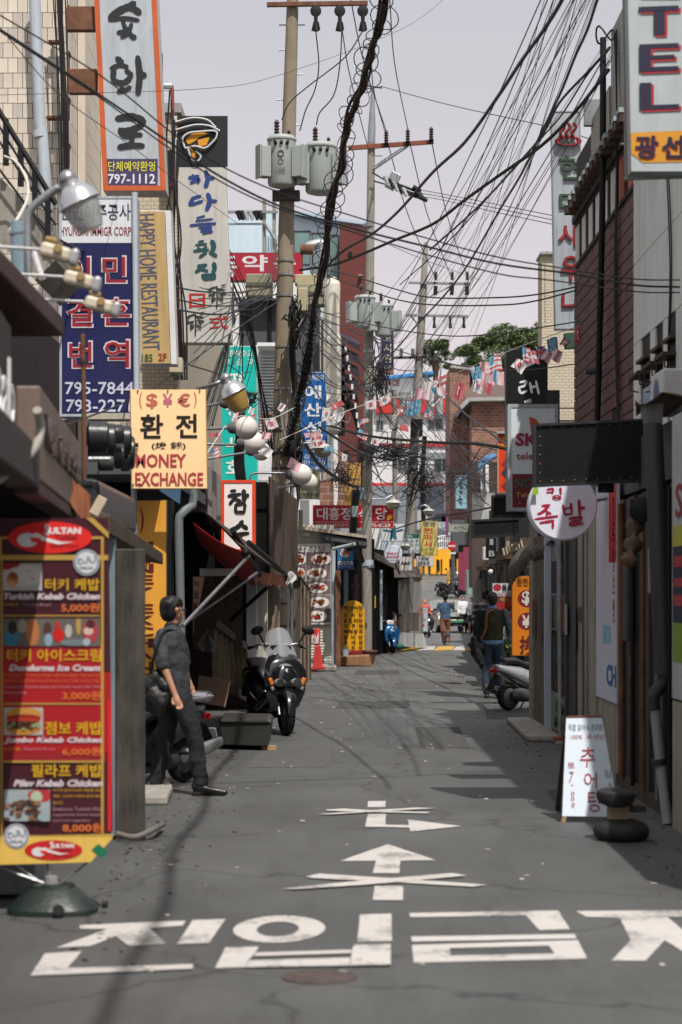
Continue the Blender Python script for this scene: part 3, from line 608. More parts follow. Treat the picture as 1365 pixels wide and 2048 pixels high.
# wooden balustrade of the restaurant
r = thing('balustrade', 'weathered wooden balustrade beside the dark restaurant front', 'railing', P(465, 1420, 25))
for i in range(7):
    Y = 23.2 + i * .62; x = P(432 + i * 10.2, 0, Y).x; zt = P(0, 1262 + i * 7.0, Y).z
    MB().prism([(x - .03, Y, .45), (x + .03, Y, .45), (x + .045, Y, zt - .35), (x + .02, Y, zt), (x - .02, Y, zt), (x - .045, Y, zt - .35)], (0, .05, 0)).build('slat', mat('tan_wood', (.2, .155, .1), var=.3, dirt=.5), r)
MB().prism([P(432, 1252, 23), P(496, 1302, 27.3), P(496, 1288, 27.3), P(436, 1240, 23)], (0, .1, 0)).build('top_rail', WOODD, r)
MB().prism([P(452, 1378, 24), P(492, 1402, 27), P(492, 1386, 27), P(452, 1362, 24)], (0, .08, 0)).build('bottom_rail', WOODD, r)
one('plastic_bag', 'crumpled clear plastic bag hanging on the balustrade', 'bag', MB().sheet(lambda u, v: P(402 + 26 * u, 1258 + 46 * v, 22.8) + Vector((.03 * math.sin(7 * v + 3 * u), .05 * math.cos(9 * u + 4 * v), .02 * math.sin(11 * u))), 7, 9, .004), mat('grey_plastic_film', (.16, .15, .14), rough=.3, alpha=.75), smooth=60)
one('cardboard_sheet', 'brown board leaning against the balustrade', 'board', MB().prism([P(398, 1350, 22.5), P(461, 1362, 22.5), P(451, 1414, 22.2), P(394, 1404, 22.2)], (0, .02, 0)), mat('brown_cardboard', (.13, .075, .045), var=.15))
r = thing('storage_box', 'long black storage box on the asphalt in front of the big scooter', 'box', P(490, 1490, 22.2))
mb = MB(); a = P(442, 1490, 22.3); b = P(543, 1490, 22.0)
mb.hexa([(a.x + .04, 22.0, .05), (b.x - .03, 21.8, .05), (b.x - .03, 22.6, .05), (a.x + .04, 22.8, .05), (a.x, 22.0, .3), (b.x, 21.8, .3), (b.x, 22.6, .3), (a.x, 22.8, .3)]).build('bin', mat('black_bin', (.03, .03, .028), rough=.5, dirt=.25), r, bevel=.01)
MB().hexa([(a.x - .02, 21.97, .302), (b.x + .02, 21.77, .302), (b.x + .02, 22.63, .302), (a.x - .02, 22.83, .302), (a.x + .02, 22.0, .36), (b.x - .02, 21.8, .36), (b.x - .02, 22.6, .36), (a.x + .02, 22.8, .36)]).build('lid', mat('black_bin'), r, bevel=.02)
MB().box(b.x - .1, b.x + .06, 21.9, 22.0, 0, .05).build('block', WOODL, r)

# --- plastic-sheeted stall right of the first pole
r = thing('street_stall', 'narrow wooden stall with clouded plastic sheet right of the first pole', 'stall', P(605, 1380, 38))
MB().pbox((578, 1168), (601, 1335), 37.0, .03).build('sheet', mat('clouded_plastic', '#57524a', rough=.4, dirt=.4), r)
MB().prism([P(576, 1160, 36.9), P(600, 1152, 36.9), P(622, 1180, 40), P(618, 1190, 40)], (0, .05, .03)).build('roof', WOODD, r)
for i in range(6):
    MB().prism([P(601 + i * 3.6, 1160 + i * 4.5, 37 + i * .6), P(604.2 + i * 3.6, 1164 + i * 4.5, 37 + i * .6), P(604.2 + i * 3.8, 1383 - i * 3.5, 37 + i * .6), P(601 + i * 3.8, 1384 - i * 3.5, 37 + i * .6)], (-.02, .5, 0)).build('board', WOODD if i % 2 else mat('brown_board'), r)
for y in (1165, 1335): MB().pbox((577, y), (602, y + 5), 36.96, .05).build('rail', BLACKM, r)
MB().pbox((578, 1340), (600, 1385), 37.2, .3).build('base', WOODD, r)

# --- restaurant with the menu wall
YM = 46.5
r = thing('menu_restaurant', 'white sided corner restaurant with a wall of food photographs', 'building', P(620, 1335, YM))
MB().pbox((560, 1050), (668, 1322), YM + .03, 4).build('wall', mat('cream_siding_back', (.45, .45, .4)), r)
for i in range(14):
    y0 = 1248 + i * 5.6; q = P(575, y0, YM); q2 = P(667, y0 + 5.6, YM)
    MB().hexa([(q.x, YM - .02, q2.z), (q2.x, YM - .02, q2.z), (q2.x, YM + .025, q2.z), (q.x, YM + .025, q2.z), (q.x, YM + .008, q.z), (q2.x, YM + .008, q.z), (q2.x, YM + .025, q.z), (q.x, YM + .025, q.z)]).build('siding_board', mat('cream_siding', (.5, .5, .43), rough=.6, var=.06, dirt=.2), r)
MB().pbox((560, 1322), (670, 1342), YM - .05, 3).build('plinth', CONC, r)
MB().prism([P(593, 1050, 46.2), P(735, 1071, 46.2), P(735, 1077, 46.2), P(593, 1057, 46.2)], (0, 3, 0)).build('roof', mat('pale_roof_edge', (.4, .34, .28), dirt=.4), r)
MB().prism([P(640, 1068, 46.25), P(735, 1080, 46.25), P(735, 1092, 46.25), P(640, 1078, 46.25)], (0, 3, 0)).build('soffit', GREYD, r)
MB().tube([P(667, 1100, 45.4), P(668, 1330, 45.4)], .05, 10).build('downpipe', PVC, r, smooth=50)
MB().tube([P(667, 1098, 45), P(710, 1088, 44.5)], .04, 8).build('gutter', PVC, r, smooth=50)
MB().prism([P(688, 1095, 45), P(716, 1082, 45), P(730, 1122, 47), P(726, 1128, 47)], (0, .8, 0)).build('canopy', BLACKM, r)
MB().pbox((672, 1140), (682, 1332), 45.2, .15).build('post', RUST, r)
MB().pbox((597, 1020), (606, 1062), 43.5, .1).build('vent', BEIGE, r); MB().tube([P(605, 1072, 43.6), P(620, 1072, 43.6)], .05).build('vent', BEIGE, r)
mbz = r
b = sign('menu_board', 'white menu board of five rows of dish photographs on the corner restaurant', (578, 1086, 663, 1250), YM - .08, .05, '#c9c5c2', side='#8d8a88', texts=[('예', (581, 1095, 587, 1106), '#2c2724'), ('산', (597, 1092, 612, 1107), '#2c2724'), ('식', (619, 1091, 631, 1106), '#2c2724'), ('당', (638, 1090, 651, 1106), '#2c2724')])
rnd = random.Random(5)
for i, y in enumerate((1104, 1132, 1161, 1190, 1218)):
    for j, (x0, x1) in enumerate(((580, 611), (613, 661))):
        yy0, yy1 = y, y + 27
        fr = paint('dish_photograph', [rect(x0, yy0, x1, yy1)], rnd.choice(('#7a6a6c', '#8a7a74', '#6a5a60', '#5a5058')), b, YM - .08, lift=.010)
        cx, cy = (x0 + x1) / 2 + rnd.uniform(-3, 6), (yy0 + yy1) / 2 + 1; rx = (x1 - x0) * .42
        pl = paint('plate', [disc(cx, cy, rx, 11)], '#dcd6d0', fr, YM - .08, lift=.013)
        fr2 = paint('food', [disc(cx, cy, rx * .84, 9)], rnd.choice(('#8c2018', '#a83a20', '#7a2a1c')), pl, YM - .08, lift=.016) if False else None
        mb = MB(); 
        for k in range(26):
            a = rnd.uniform(0, 6.28); q = rnd.uniform(0, .85); px, py = cx + math.cos(a) * rx * .8 * q, cy + math.sin(a) * 8.2 * q; s = rnd.uniform(1.6, 3.8); mb.cur = rnd.choice((0, 0, 0, 1, 1, 2)); mb.add([P(u, v, YM - .08) - Vector((0, .016 + k * .0006, 0)) for u, v in disc(px, py, s, s * .7, 7)], [tuple(range(7))])
        mb.cur = 3; mb.add([P(u, v, YM - .08) - Vector((0, .0335, 0)) for u, v in disc(cx + 1, cy - 3, 3.2, 2.2, 7)], [tuple(range(7))])
        mb.build('food', [mat('stew_red', '#9a2317', rough=.4, bump=0), mat('stew_orange', '#b85530', rough=.4, bump=0), mat('stew_dark', '#4a1812', rough=.4, bump=0), mat('herb_green', '#3f6b35', rough=.5, bump=0)], fr)

# --- shop row beyond the second pole, dark fronts and the plastic tent
r = house('dark_shop_row', 'row of low dark shop fronts behind the second pole', [
    ('front', DARK, MB().wall((-.15, 52), (.9, 53.5), .3, 0, 3.2)), ('front', DARK, MB().wall((.9, 56), (2.2, 64), .3, 0, 3.0)),
    ('door', mat('dark_blue_door', (.03, .04, .05), rough=.3), MB().pbox((688, 1140), (697, 1320), 50.6, .1)),
    ('door', BLACKM, MB().pbox((711, 1150), (716, 1290), 50.9, .1)),
    ('roof', mat('thatch_roof', (.17, .14, .1), dirt=.6), MB().prism([P(748, 1115, 54), P(800, 1142, 60), P(845, 1160, 64), P(845, 1148, 64), P(800, 1128, 60), P(748, 1103, 54)], (0, 3, 0))),
    ('wall', WHITE, MB().pbox((734, 1040), (762, 1140), 58, 3)), ('wall', BLUEW, MB().pbox((762, 1045), (776, 1140), 60, 3)),
    ('curtain', mat('red_curtain', '#7a2430'), MB().pbox((710, 1150), (718, 1215), 51.5, .05)),
    ('post', PVC, MB().tube([P(763, 1140, 55), P(763, 1260, 55)], .035)),
    ('window', mat('yellow_notice', '#b09020'), MB().pbox((745, 1192), (752, 1216), 54, .02))])
r = thing('plastic_tent', 'clear plastic tent front with white skirt at the bend', 'tent', P(822, 1290, 63))
MB().sheet(lambda u, v: P(797, 1160, 59).lerp(P(841, 1152, 64), u).lerp(P(797, 1268, 59).lerp(P(846, 1268, 64), u), v) + Vector((.03 * math.sin(26 * u), -.05 * math.sin(20 * u + 2 * v), 0)), 30, 6).build('sheet', mat('tent_film', '#8f8882', rough=.25, alpha=.6, var=.2, dirt=.3), r, smooth=60)
MB().sheet(lambda u, v: P(797, 1264, 58.9).lerp(P(848, 1268, 63.8), u) - Vector((-.1 * v * u, .25 * v, v * (.42 if True else 0))) + Vector((0, .05 * math.sin(17 * u), 0)), 16, 4).build('skirt', mat('white_tarp', (.45, .46, .47), rough=.35, var=.15), r, smooth=60)
MB().sheet(lambda u, v: P(790, 1148, 58).lerp(P(842, 1148, 64), u) + Vector((0, 1.4 * v - .3, .35 * v - .1)), 8, 3, .02).build('roof', mat('brown_tarp', '#5c5046', rough=.6, dirt=.4), r, smooth=60)
MB().pbox((800, 1225), (838, 1262), 64.6, .1).build('table', mat('dark_blue_door'), r)

# --- blue glass building, red-brick tower and clutter behind the first poles
YB = 64
r = thing('blue_office_building', 'pale blue clad office building with ribbon windows behind the first pole', 'building', P(570, 1150, YB))
MB().prism([P(440, 440, YB), P(560, 424, YB), P(588, 425, YB), P(681, 445, YB), P(681, 1200, YB), P(440, 1200, YB)], (0, 9, 0)).build('wall', BLUEW, r)
MB().prism([P(586, 420, YB - .3), P(741, 446, YB - .3), P(741, 451, YB - .3), P(586, 428, YB - .3)], (0, 2, 0)).build('roof_edge', mat('pale_blue_trim', '#9fb6c4'), r)
cg = mat('green_curtain_glass', '#5f7a78', rough=.12, var=.35, sc=.8, spec=.8, bump=0)
for (a, b) in (((588, 462), (622, 530)), ((624, 466), (652, 560)), ((655, 470), (678, 560))):
    q = pwin(r, a, b, YB, 0, mat('maroon_frame', '#3d2629'), gl=cg)
pwin(r, (655, 562), (678, 586), YB, 0, mat('maroon_frame'), gl=cg)
for i in range(6):
    MB().pbox((528 + i * 5.2, 470), (531 + i * 5.2, 512), YB - .08, .08).build('louvre', mat('pale_blue_trim'), r)
house('red_brick_tower', 'slim red brick stair tower left of the second pole', [('wall', BRICKR, MB().prism([P(680, 447, 62), P(742, 460, 62), P(738, 1010, 62), P(680, 1010, 62)], (0, 6, 0))),
    ('window', BLACKM, MB().pbox((697, 504), (705, 513), 61.95, .04)), ('lamp_arm', ALU, MB().pbox((718, 549), (725, 551), 61.8, .2))])
ALS = mat('silver_duct', (.5, .52, .54), rough=.3, metal=.7, var=.15)
house('utility_riser', 'white service risers and ducts climbing between the first pole and the brick tower', [
    ('duct', ALS, MB().tube([P(656, 560, 55), P(660, 700, 55), P(662, 960, 55)], .09, 10)),
    ('tank', mat('cream_tank', (.6, .57, .48), rough=.5, dirt=.3), MB().lathe([(.05, 0), (.17, .12), (.19, 1.5), (.15, 1.62), (.04, 1.7)], P(667, 680, 54), 14)),
    ('tank', mat('cream_tank'), MB().lathe([(.05, 0), (.2, .12), (.2, 2.6), (.15, 2.75), (.04, 2.8)], P(668, 870, 54), 14)),
    ('panel', mat('white_panel', (.6, .6, .58), dirt=.25), MB().pbox((638, 640), (652, 960), 57, .3)), ('panel', mat('beige_pillar', (.35, .32, .25), dirt=.4), MB().pbox((647, 600), (653, 960), 56.8, .2)),
    ('panel', WHITE, MB().pbox((668, 870), (676, 1010), 56.8, .2)),
    ('wall', mat('pale_siding', '#b4bdc2', dirt=.3), MB().pbox((600, 690), (640, 960), 57.5, .3)), ('louvre', GREYD, MB().pbox((622, 720), (640, 722), 57.4, .1).pbox((624, 702), (638, 704), 57.4, .1).pbox((624, 740), (640, 742), 57.4, .1))])
one('roof_duct', 'silver elbow exhaust duct with rusty cowl above the red pharmacy sign', 'duct', MB().tube(spl([P(612, 502, 50), P(622, 492, 50), P(645, 488, 50), P(648, 500, 50), P(642, 560, 50)], 4), .13, 12), ALS, smooth=60)
one('rusty_cowl', 'rusty cylindrical cowl on a white vent left of the thick cable bundle', 'vent', MB().lathe([(.13, 0), (.13, .32)], P(601, 499, 49.5), 14, (1, 0, 0)), RUST, smooth=50)
house('grey_wall_house', 'dark grey rendered upper storey under the red pharmacy sign', [('wall', GREYD, MB().pbox((462, 598), (640, 800), 56, 2)), ('ledge', WHITE, MB().pbox((455, 560), (640, 596), 55.5, 2)), ('pipe', BLACKM, MB().tube([P(540, 600, 55.9), P(540, 690, 55.9)], .05)),
    ('side_wall', mat('white_panel'), MB().pbox((455, 600), (478, 760), 55.4, .5))])
house('pale_blue_house', 'pale blue tiled wall left of the teal banner', [('wall', BLUEW, MB().pbox((340, 702), (418, 960), 48, 2)), ('wall', mat('white_siding', (.6, .61, .62), dirt=.2), MB().pbox((512, 690), (590, 960), 52, 1)),
    ('frame', RUST, MB().tube([P(545, 830, 44), P(527, 830, 44), P(527, 900, 44)], .04, 6)), ('roof', WHITE, MB().pbox((515, 685), (560, 692), 50.8, 1.5)), ('base', CONC, MB().pbox((300, 960), (600, 1120), 49, 1)), ('base', CONC, MB().pbox((345, 1120), (600, 1300), 50, 1))])
mb = MB()
for i in range(28): mb.pbox((520, 712 + i * 6.2), (558, 714.5 + i * 6.2), 51.9, .1)
mb.build('louvre', mat('white_siding'), bpy.data.objects['pale_blue_house'], kind='stuff')
r = thing('fire_escape', 'black steel fire stair with purple awnings on the brick tower', 'stair', P(700, 860, 60))
for i in range(6):
    MB().prism([P(675, 668 + i * 26, 58), P(720 - i, 690 + i * 26, 58), P(722 - i, 704 + i * 26, 58), P(675, 676 + i * 26, 58)], (0, 1.2, .25)).build('awning', mat('purple_awning', '#2a2333', rough=.7) if i < 4 else BLACKM, r)
MB().pbox((676, 690), (690, 870), 58.3, .4).build('stair_frame', BLACKM, r)
for i in range(9): MB().pbox((690 + i * 3.2, 692 + i * 19), (694 + i * 3.2, 703 + i * 19), 57.8, .3).build('tread', WHITE, r)
MB().tube([P(690, 770, 57.9), P(718, 862, 57.9)], .05).build('stringer', BLACKM, r)
mb = house('brick_infill', 'brown brick house with yellow scaffold behind the second pole', [('wall', BRICK, MB().pbox((640, 900), (700, 1050), 58.5, 1)), ('wall', WHITE, MB().pbox((560, 1000), (640, 1062), 57, 1)), ('wall', mat('ochre_wall', '#b58a45', dirt=.3), MB().pbox((690, 925), (722, 1010), 56, 1)),
    ('wall', WHITE, MB().pbox((565, 955), (600, 1062), 48.8, .3))])

# ================================================================== FAR: hillside houses
YW = 152
r = thing('white_apartment_house', 'white apartment house with red bands at the head of the street', 'building', P(820, 1050, YW))
MB().pbox((700, 800), (903, 1090), YW, 12).build('wall', mat('white_render_far', (.62, .63, .65), rough=.85, var=.05, dirt=.15), r)
rb = mat('red_band', (.5, .03, .025), rough=.6, dirt=.15)
MB().pbox((752, 796), (903, 826), YW - .5, 3).build('roof', rb, r)
for y in (887, 966): MB().pbox((700, y), (903, y + 6), YW - .15, .2).build('band', rb, r)
MB().pbox((700, 972), (903, 1090), YW - .2, .3).build('wall', mat('grey_panel_far', '#7b828a', dirt=.2), r)
MB().pbox((842, 905), (903, 918), YW - .1, .2).build('ledge', mat('grey_panel_far'), r)
for a, b in (((855, 836), (886, 860)), ((868, 916), (900, 944)), ((752, 840), (768, 862)), ((795, 918), (815, 945)), ((828, 838), (845, 858)), ((820, 985), (845, 1005)), ((760, 985), (785, 1005))): pwin(r, a, b, YW, 1, fw=1.2)
r = house('roof_sign_house', 'flat roofed house with a blue rim and rooftop letters beyond the second pole', [('wall', WHITE, MB().pbox((730, 756), (860, 800), YW + 14, 6)), ('roof_edge', mat('blue_rim', '#2f78b4'), MB().prism([P(768, 752, YW + 13), P(868, 742, YW + 13), P(868, 747, YW + 13), P(768, 758, YW + 13)], (0, 3, 0)))])
T('PALACE', (755, 760, 800, 772), '#8a3036', r, YW + 14, lift=.05, bold=.03)
YK = 136
r = thing('brown_brick_house', 'brown brick house with overhanging concrete eaves below the trees', 'building', P(960, 1080, YK))
MB().prism([P(900, 735, YK + 6), P(940, 740, YK + 6), P(940, 1090, YK + 6), P(900, 1090, YK + 6)], (0, 6, 0)).build('wall', BRICK, r)
MB().pbox((944, 800), (1030, 1000), YK, 6).build('wall', BRICK, r)
MB().prism([P(921, 812, YK - 1), P(935, 795, YK - 1), P(1040, 793, YK - 1), P(1040, 800, YK - 1), P(940, 802, YK - 1), P(925, 818, YK - 1)], (0, 7, 0)).build('eaves', CONC, r)
MB().prism([P(932, 797, YK - .6), P(945, 768, YK + 3), P(1035, 764, YK + 3), P(1040, 795, YK - .6)], (0, .3, 0)).build('roof', mat('brown_roof', '#5a4a44', dirt=.3), r)
MB().prism([P(900, 735, YK + 5.8), P(905, 728, YK + 5.8), P(943, 732, YK + 5.8), P(943, 740, YK + 5.8)], (0, 6, 0)).build('roof_edge', CONC, r)
MB().pbox((925, 826), (944, 1000), YK + 3, .4).build('wall', BRICK, r)
pwin(r, (936, 825), (943, 860), YK + 2.9, 0, BLACKM); pwin(r, (936, 890), (943, 925), YK + 2.9, 0, BLACKM)
house('blue_awning_house', 'small house with blue curved awning and pale columns by the brick house', [('wall', mat('brown_wall_low', '#3d2f2a', dirt=.2), MB().pbox((935, 925), (1012, 1110), 104, 2)), ('column', WHITE, MB().pbox((972, 925), (978, 990), 103, .3).pbox((962, 935), (965, 1000), 103, .2)),
    ('awning', mat('blue_awning', '#3f6a90', rough=.6), MB().sheet(lambda u, v: P(958 + 34 * u, 925 - 16 * u + v * 22 * (1 - u * .7) - 6 * math.sin(3 * u), 102 - v), 8, 3, .03)),
    ('pipe', PVC, MB().tube([P(960, 930, 102.5), P(968, 985, 102.5)], .04)), ('grille', CONC, MB().pbox((945, 985), (990, 1040), 102.8, .2))])
house('grey_roof_house', 'grey roofed house on the hill behind the yellow barriers', [('wall', mat('pale_house', (.4, .41, .42), dirt=.2), MB().pbox((835, 1020), (940, 1100), 146, 3)), ('roof', mat('slate_roof', '#70757b'), MB().prism([P(845, 1062, 145), P(872, 1028, 145), P(905, 1026, 145), P(912, 1064, 145)], (0, 3, 0))),
    ('door', DARK, MB().pbox((884, 1030), (893, 1064), 144.8, .2)), ('wall', GREYD, MB().pbox((700, 1060), (842, 1150), 140, 3)), ('wall', mat('dark_grey_wall'), MB().pbox((905, 1040), (1010, 1160), 130, 2))])
# right-hand far walls
house('pink_pillared_shop', 'shop with tall pink pillars on the right where the street climbs', [('pillar', mat('pink_paint', '#7d2a42', rough=.5, dirt=.2), MB().pbox((919, 1104), (927, 1180), 101, .6)), ('pillar', mat('pink_paint'), MB().pbox((929, 1094), (944, 1182), 99, .8)), ('wall', DARK, MB().pbox((919, 1090), (960, 1190), 103, 1)),
    ('light_pillar', mat('mint_board', '#7f9189', dirt=.3), MB().pbox((933, 1140), (946, 1192), 94, .3))])
house('right_far_row', 'dark row of shop fronts receding on the right beyond the walking man', [('wall', DARK, MB().wall((6.0, 90), (4.25, 58), .4, 0, 2.7)), ('wall', mat('soot_wall', (.03, .028, .028), dirt=.4), MB().wall((4.25, 58), (3.2, 34), .4, 0, 3.3)),
    ('upper_wall', mat('striped_brown', '#4a3c38', dirt=.5), MB().pbox((945, 1045), (1000, 1175), 70, 2)), ('board', mat('grey_banner', '#8a8486', dirt=.3), MB().prism([P(986, 1110, 45), P(1000, 1090, 45), P(1002, 1135, 45), P(988, 1140, 45)], (0, .1, 0))),
    ('post', BEIGE, MB().pbox((1013, 1082), (1020, 1145), 37, .1)), ('beige_wall', BEIGE, MB().pbox((1020, 1000), (1100, 1110), 40, 2))])

_r = bpy.data.objects['right_far_row']; rq = random.Random(4)
for i in range(9):
    y = 36 + i * 5.2; x = 3.2 + (y - 34) * .045 if y < 58 else 4.25 + (y - 58) * .055
    MB().box(x - .12, x + .02, y, y + 1.6, 0, 2.2).build('shutter', mat(('dark_green_shutter', 'brown_shutter', 'grey_shutter')[i % 3], ('#2a3a36', '#3c2c26', '#4a4b4e')[i % 3], dirt=.5), _r)
    if y < 56: MB().box(x - .35, x - .02, y - .2, y + 2.2, 2.35, 2.45).build('canopy', mat(('rust_canopy', 'grey_canopy', 'tan_canopy')[i % 3], ('#5a3c30', '#6a6a6a', '#7a6a52')[i % 3], dirt=.5), _r)
    if i % 2 and y < 56: MB().box(x - .3, x - .06, y + .4, y + .9, 2.6, 2.95).build('air_conditioner', mat('white_case', (.55, .55, .54), dirt=.2), _r, bevel=.02)
    if y < 56: MB().box(x - .2, x - .15, y + 1.8, y + 1.86, 0, 2.4).build('post', STEEL, _r)
# trees on the hill: trunk, limbs and a crown of leaf faces
def tree(label, c, rx, rz, trunk_h, n, seed, col, name='broadleaf_tree'):
    rnd = random.Random(seed); r = thing(name, label, 'tree', c, 'trees on the hill')
    c = Vector(c); bark = mat('bark', (.07, .05, .035), var=.3); cr = c + Vector((0, 0, trunk_h + rz * .6))
    mb = MB().tube([c, c + Vector((.1, 0, trunk_h * .6)), cr], [.28, .2, .08], 8)
    clumps = []
    for k in range(15):
        a = rnd.uniform(0, 6.28); q = rnd.uniform(.25, .95); z = rnd.uniform(-.55, .8)
        p = cr + Vector((math.cos(a) * rx * q * math.sqrt(max(.1, 1 - z * z * .8)), math.sin(a) * rx * q * .8, rz * z)); clumps.append((p, rnd.uniform(.28, .46) * rx)); mb.tube([c + Vector((0, 0, trunk_h * rnd.uniform(.6, 1))), (c + Vector((0, 0, trunk_h)) + p) / 2 + Vector((0, 0, .1)), p], [.09, .05, .015], 5)
    mb.build('trunk', bark, r, smooth=60)
    mb = MB()
    for k in range(n):
        p, s = rnd.choice(clumps); d = Vector((rnd.gauss(0, 1), rnd.gauss(0, 1), rnd.gauss(0, 1))).normalized() * s * rnd.uniform(.35, 1) ** .5
        q = p + Vector((d.x, d.y, d.z * .62)); e = Euler((rnd.uniform(-1, 1), rnd.uniform(-1, 1), rnd.uniform(0, 6))).to_matrix(); l = rnd.uniform(.1, .2)
        mb.cur = rnd.choice((0, 0, 1, 2)); mb.add([q + e @ Vector(v) for v in ((-l, 0, 0), (0, -l * .45, 0), (l, 0, 0), (0, l * .45, 0))], [(0, 1, 2, 3)])
    mb.build('crown', [mat(f'leaf_{i}', c_, rough=.6, var=.25, bump=0) for i, c_ in enumerate(col)], r)
    return r
lc = [(.06, .09, .03), (.07, .115, .035), (.16, .21, .08)]
tree('big green broadleaf tree behind the brown brick house', (P(1012, 0, 170).x, 170, 5), 3.3, 2.7, 15.2, 11000, 1, lc)
tree('green tree top showing right of the black sign', (P(1075, 0, 172).x, 172, 5), 3.4, 2.6, 17.0, 8000, 2, lc)
tree('low green tree against the side of the brick house', (P(940, 0, 165).x, 165, 5), 1.5, 1.5, 15.0, 6000, 5, lc)
tree('small dark conifer behind the third pole', (P(870, 0, 172).x, 172, 6), 1.5, 1.8, 15.0, 2500, 3, [(.03, .06, .03), (.04, .075, .03), (.025, .045, .025)], 'conifer')

# ================================================================== RIGHT SIDE
XR = 2.5
r = thing('low_shop_row', 'low patched shop row along the right edge of the alley', 'building', (2.9, 20, 0))
def strip(name, y0, y1, z0, z1, m, x=XR, t=.08, bevel=0): return MB().box(x, x + t, y0, y1, z0, z1).build(name, m, r, bevel=bevel)
MB().box(XR + .1, 5.5, 10.2, 26.4, 0, 2.6).build('wall', DARK, r)
MB().box(XR + .05, 5.5, 10.2, 20.5, 2.6, 3.05).build('roof', GREYD, r)
strip('sign_panel', 10.2, 14.62, .95, 3.0, mat('pale_sign_panel', (.42, .44, .45), rough=.4, dirt=.15), x=2.42)
MB().box(2.415, 2.43, 13.3, 14.56, 2.05, 2.2).build('printed_field', mat('yellow_green_print', '#a6a43a'), r)
MB().box(2.415, 2.43, 13.3, 14.56, 1.5, 2.05).build('printed_field', mat('dark_blue_print', '#1c2536'), r)
MB().box(2.415, 2.43, 13.3, 14.56, 1.22, 1.5).build('printed_field', mat('green_print', '#6f8a2c'), r)
MB().box(2.412, 2.414, 13.8, 14.5, 1.9, 1.98).box(2.412, 2.414, 13.8, 14.5, 1.76, 1.82).box(2.412, 2.414, 13.8, 14.5, 1.62, 1.7).build('printed_field', mat('red_print', '#9a2f33'), r)
MB().box(2.42, 2.56, 10.2, 14.6, 0, .93).build('base', BEIGE, r)
dm = mat('grey_door_metal', '#3f4345', rough=.6, metal=.2, var=.2, dirt=.6); db = mat('brown_stained_board', (.07, .052, .04), rough=.85, var=.4, dirt=.6)
for i, (y0, y1, m_) in enumerate(((14.9, 15.2, db), (15.2, 15.55, DARK), (15.55, 15.9, db), (15.9, 16.2, dm), (16.22, 16.6, mat('dark_plank', (.05, .042, .036), dirt=.5)), (16.62, 17.0, dm), (17.02, 17.35, db), (17.37, 17.7, dm), (17.72, 17.95, RUST))):
    strip('board', y0, y1, .08, 2.55, m_, x=XR + (i % 2) * .025, t=.06)
strip('sill', 14.9, 18, 0, .1, WOODD, x=XR - .03)
strip('white_poster_board', 18.0, 19.45, .72, 2.75, mat('white_poster', '#c3c5d2', rough=.4, var=.04, dirt=.12), x=XR - .02, t=.03)
strip('base', 18.0, 19.45, .0, .72, BEIGE)
strip('pillar', 19.47, 20.3, 0, 2.6, BEIGE, x=XR - .03, bevel=.01)
rq = random.Random(8)
for i in range(9):
    y = 14.95 + i * .62 + rq.uniform(-.1, .1); MB().tube([(XR - .05, y, .1), (XR - .05, y + .02, 2.5)], rq.choice((.012, .02, .03)), 8).build('conduit', rq.choice((STEEL, BLACKM, mat('pale_conduit', (.3, .28, .25), dirt=.4), RUST)), r, smooth=50) if not 17.9 < y < 19.5 else None
    MB().box(XR - .07, XR, y + .2, y + .2 + rq.uniform(.12, .3), rq.uniform(.9, 1.9), rq.uniform(1.95, 2.2)).build('meter_box', rq.choice((dm, BEIGE, mat('pale_hopper', '#6a6c6e', dirt=.4))), r, bevel=.01) if not 17.6 < y < 19.5 and i % 2 else None
for y in (15.4, 16.4, 17.2): MB().box(XR - .012, XR, y, y + .05, 1.0, 1.18).build('door_handle', STEEL, r)
for i in range(14): MB().box(XR - .008, XR - .002, 20.4 + i * .42, 20.4 + i * .42 + rq.uniform(.1, .25), rq.uniform(1.0, 1.5), rq.uniform(1.55, 1.8)).build('torn_notice', mat(('notice_white', 'notice_red', 'notice_blue', 'notice_brown')[i % 4], ('#8f8f8c', '#6a2a2a', '#2c3f5a', '#5a4636')[i % 4], dirt=.4), r) if i % 3 else None
strip('board', 20.35, 20.75, 0, 2.55, db); strip('board', 20.8, 21.3, 0, 2.55, BEIGE, x=XR + .02); strip('board', 21.32, 21.6, 0, 2.55, dm); strip('board', 21.65, 22.2, 0, 2.5, db, x=XR + .03)
strip('frame', 22.25, 22.4, 0, 2.5, dm); strip('frame', 24.2, 24.35, .02, 2.4, PVC, x=XR - .03); 
strip('shop_window', 22.4, 24.2, .1, 2.4, mat('shop_glass_dark', (.02, .025, .03), rough=.15, spec=.6, bump=0), x=XR + .04)
strip('column', 24.7, 26.2, .0, 2.45, mat('warm_board', (.13, .095, .065), rough=.7, var=.2, dirt=.5), x=XR + .03, bevel=.01)
strip('column', 26.25, 26.6, .0, 2.45, BEIGE, x=XR - .0, bevel=.01)
FR = lambda y, z, x=XR: (Vector((x, y, z)), Vector((0, -1, 0)), Vector((0, 0, 1)))
b1 = '#26303c'
MB().box(XR + .034, XR + .039, 22.5, 24.1, 1.72, 2.1).build('poster', mat('navy_poster', '#14263c'), r); MB().box(XR + .034, XR + .039, 22.5, 24.1, 1.3, 1.7).build('poster', mat('grey_poster', '#5a6068'), r)
MB().box(XR + .034, XR + .039, 22.5, 24.1, .55, 1.28).build('poster', mat('night_poster', '#0f1420'), r); MB().box(XR + .034, XR + .039, 22.5, 24.1, .12, .52).build('poster', mat('pale_green_poster', '#6f7d6c'), r)
T('GSM', (.5, .32, 1.5, .46), '#232a40', r, frame=FR(24.1, 0, XR + .03), lift=.004, bold=.02); T('Mobile', (.4, .14, 1.5, .28), '#232a40', r, frame=FR(24.1, 0, XR + .03), lift=.004, bold=.02)
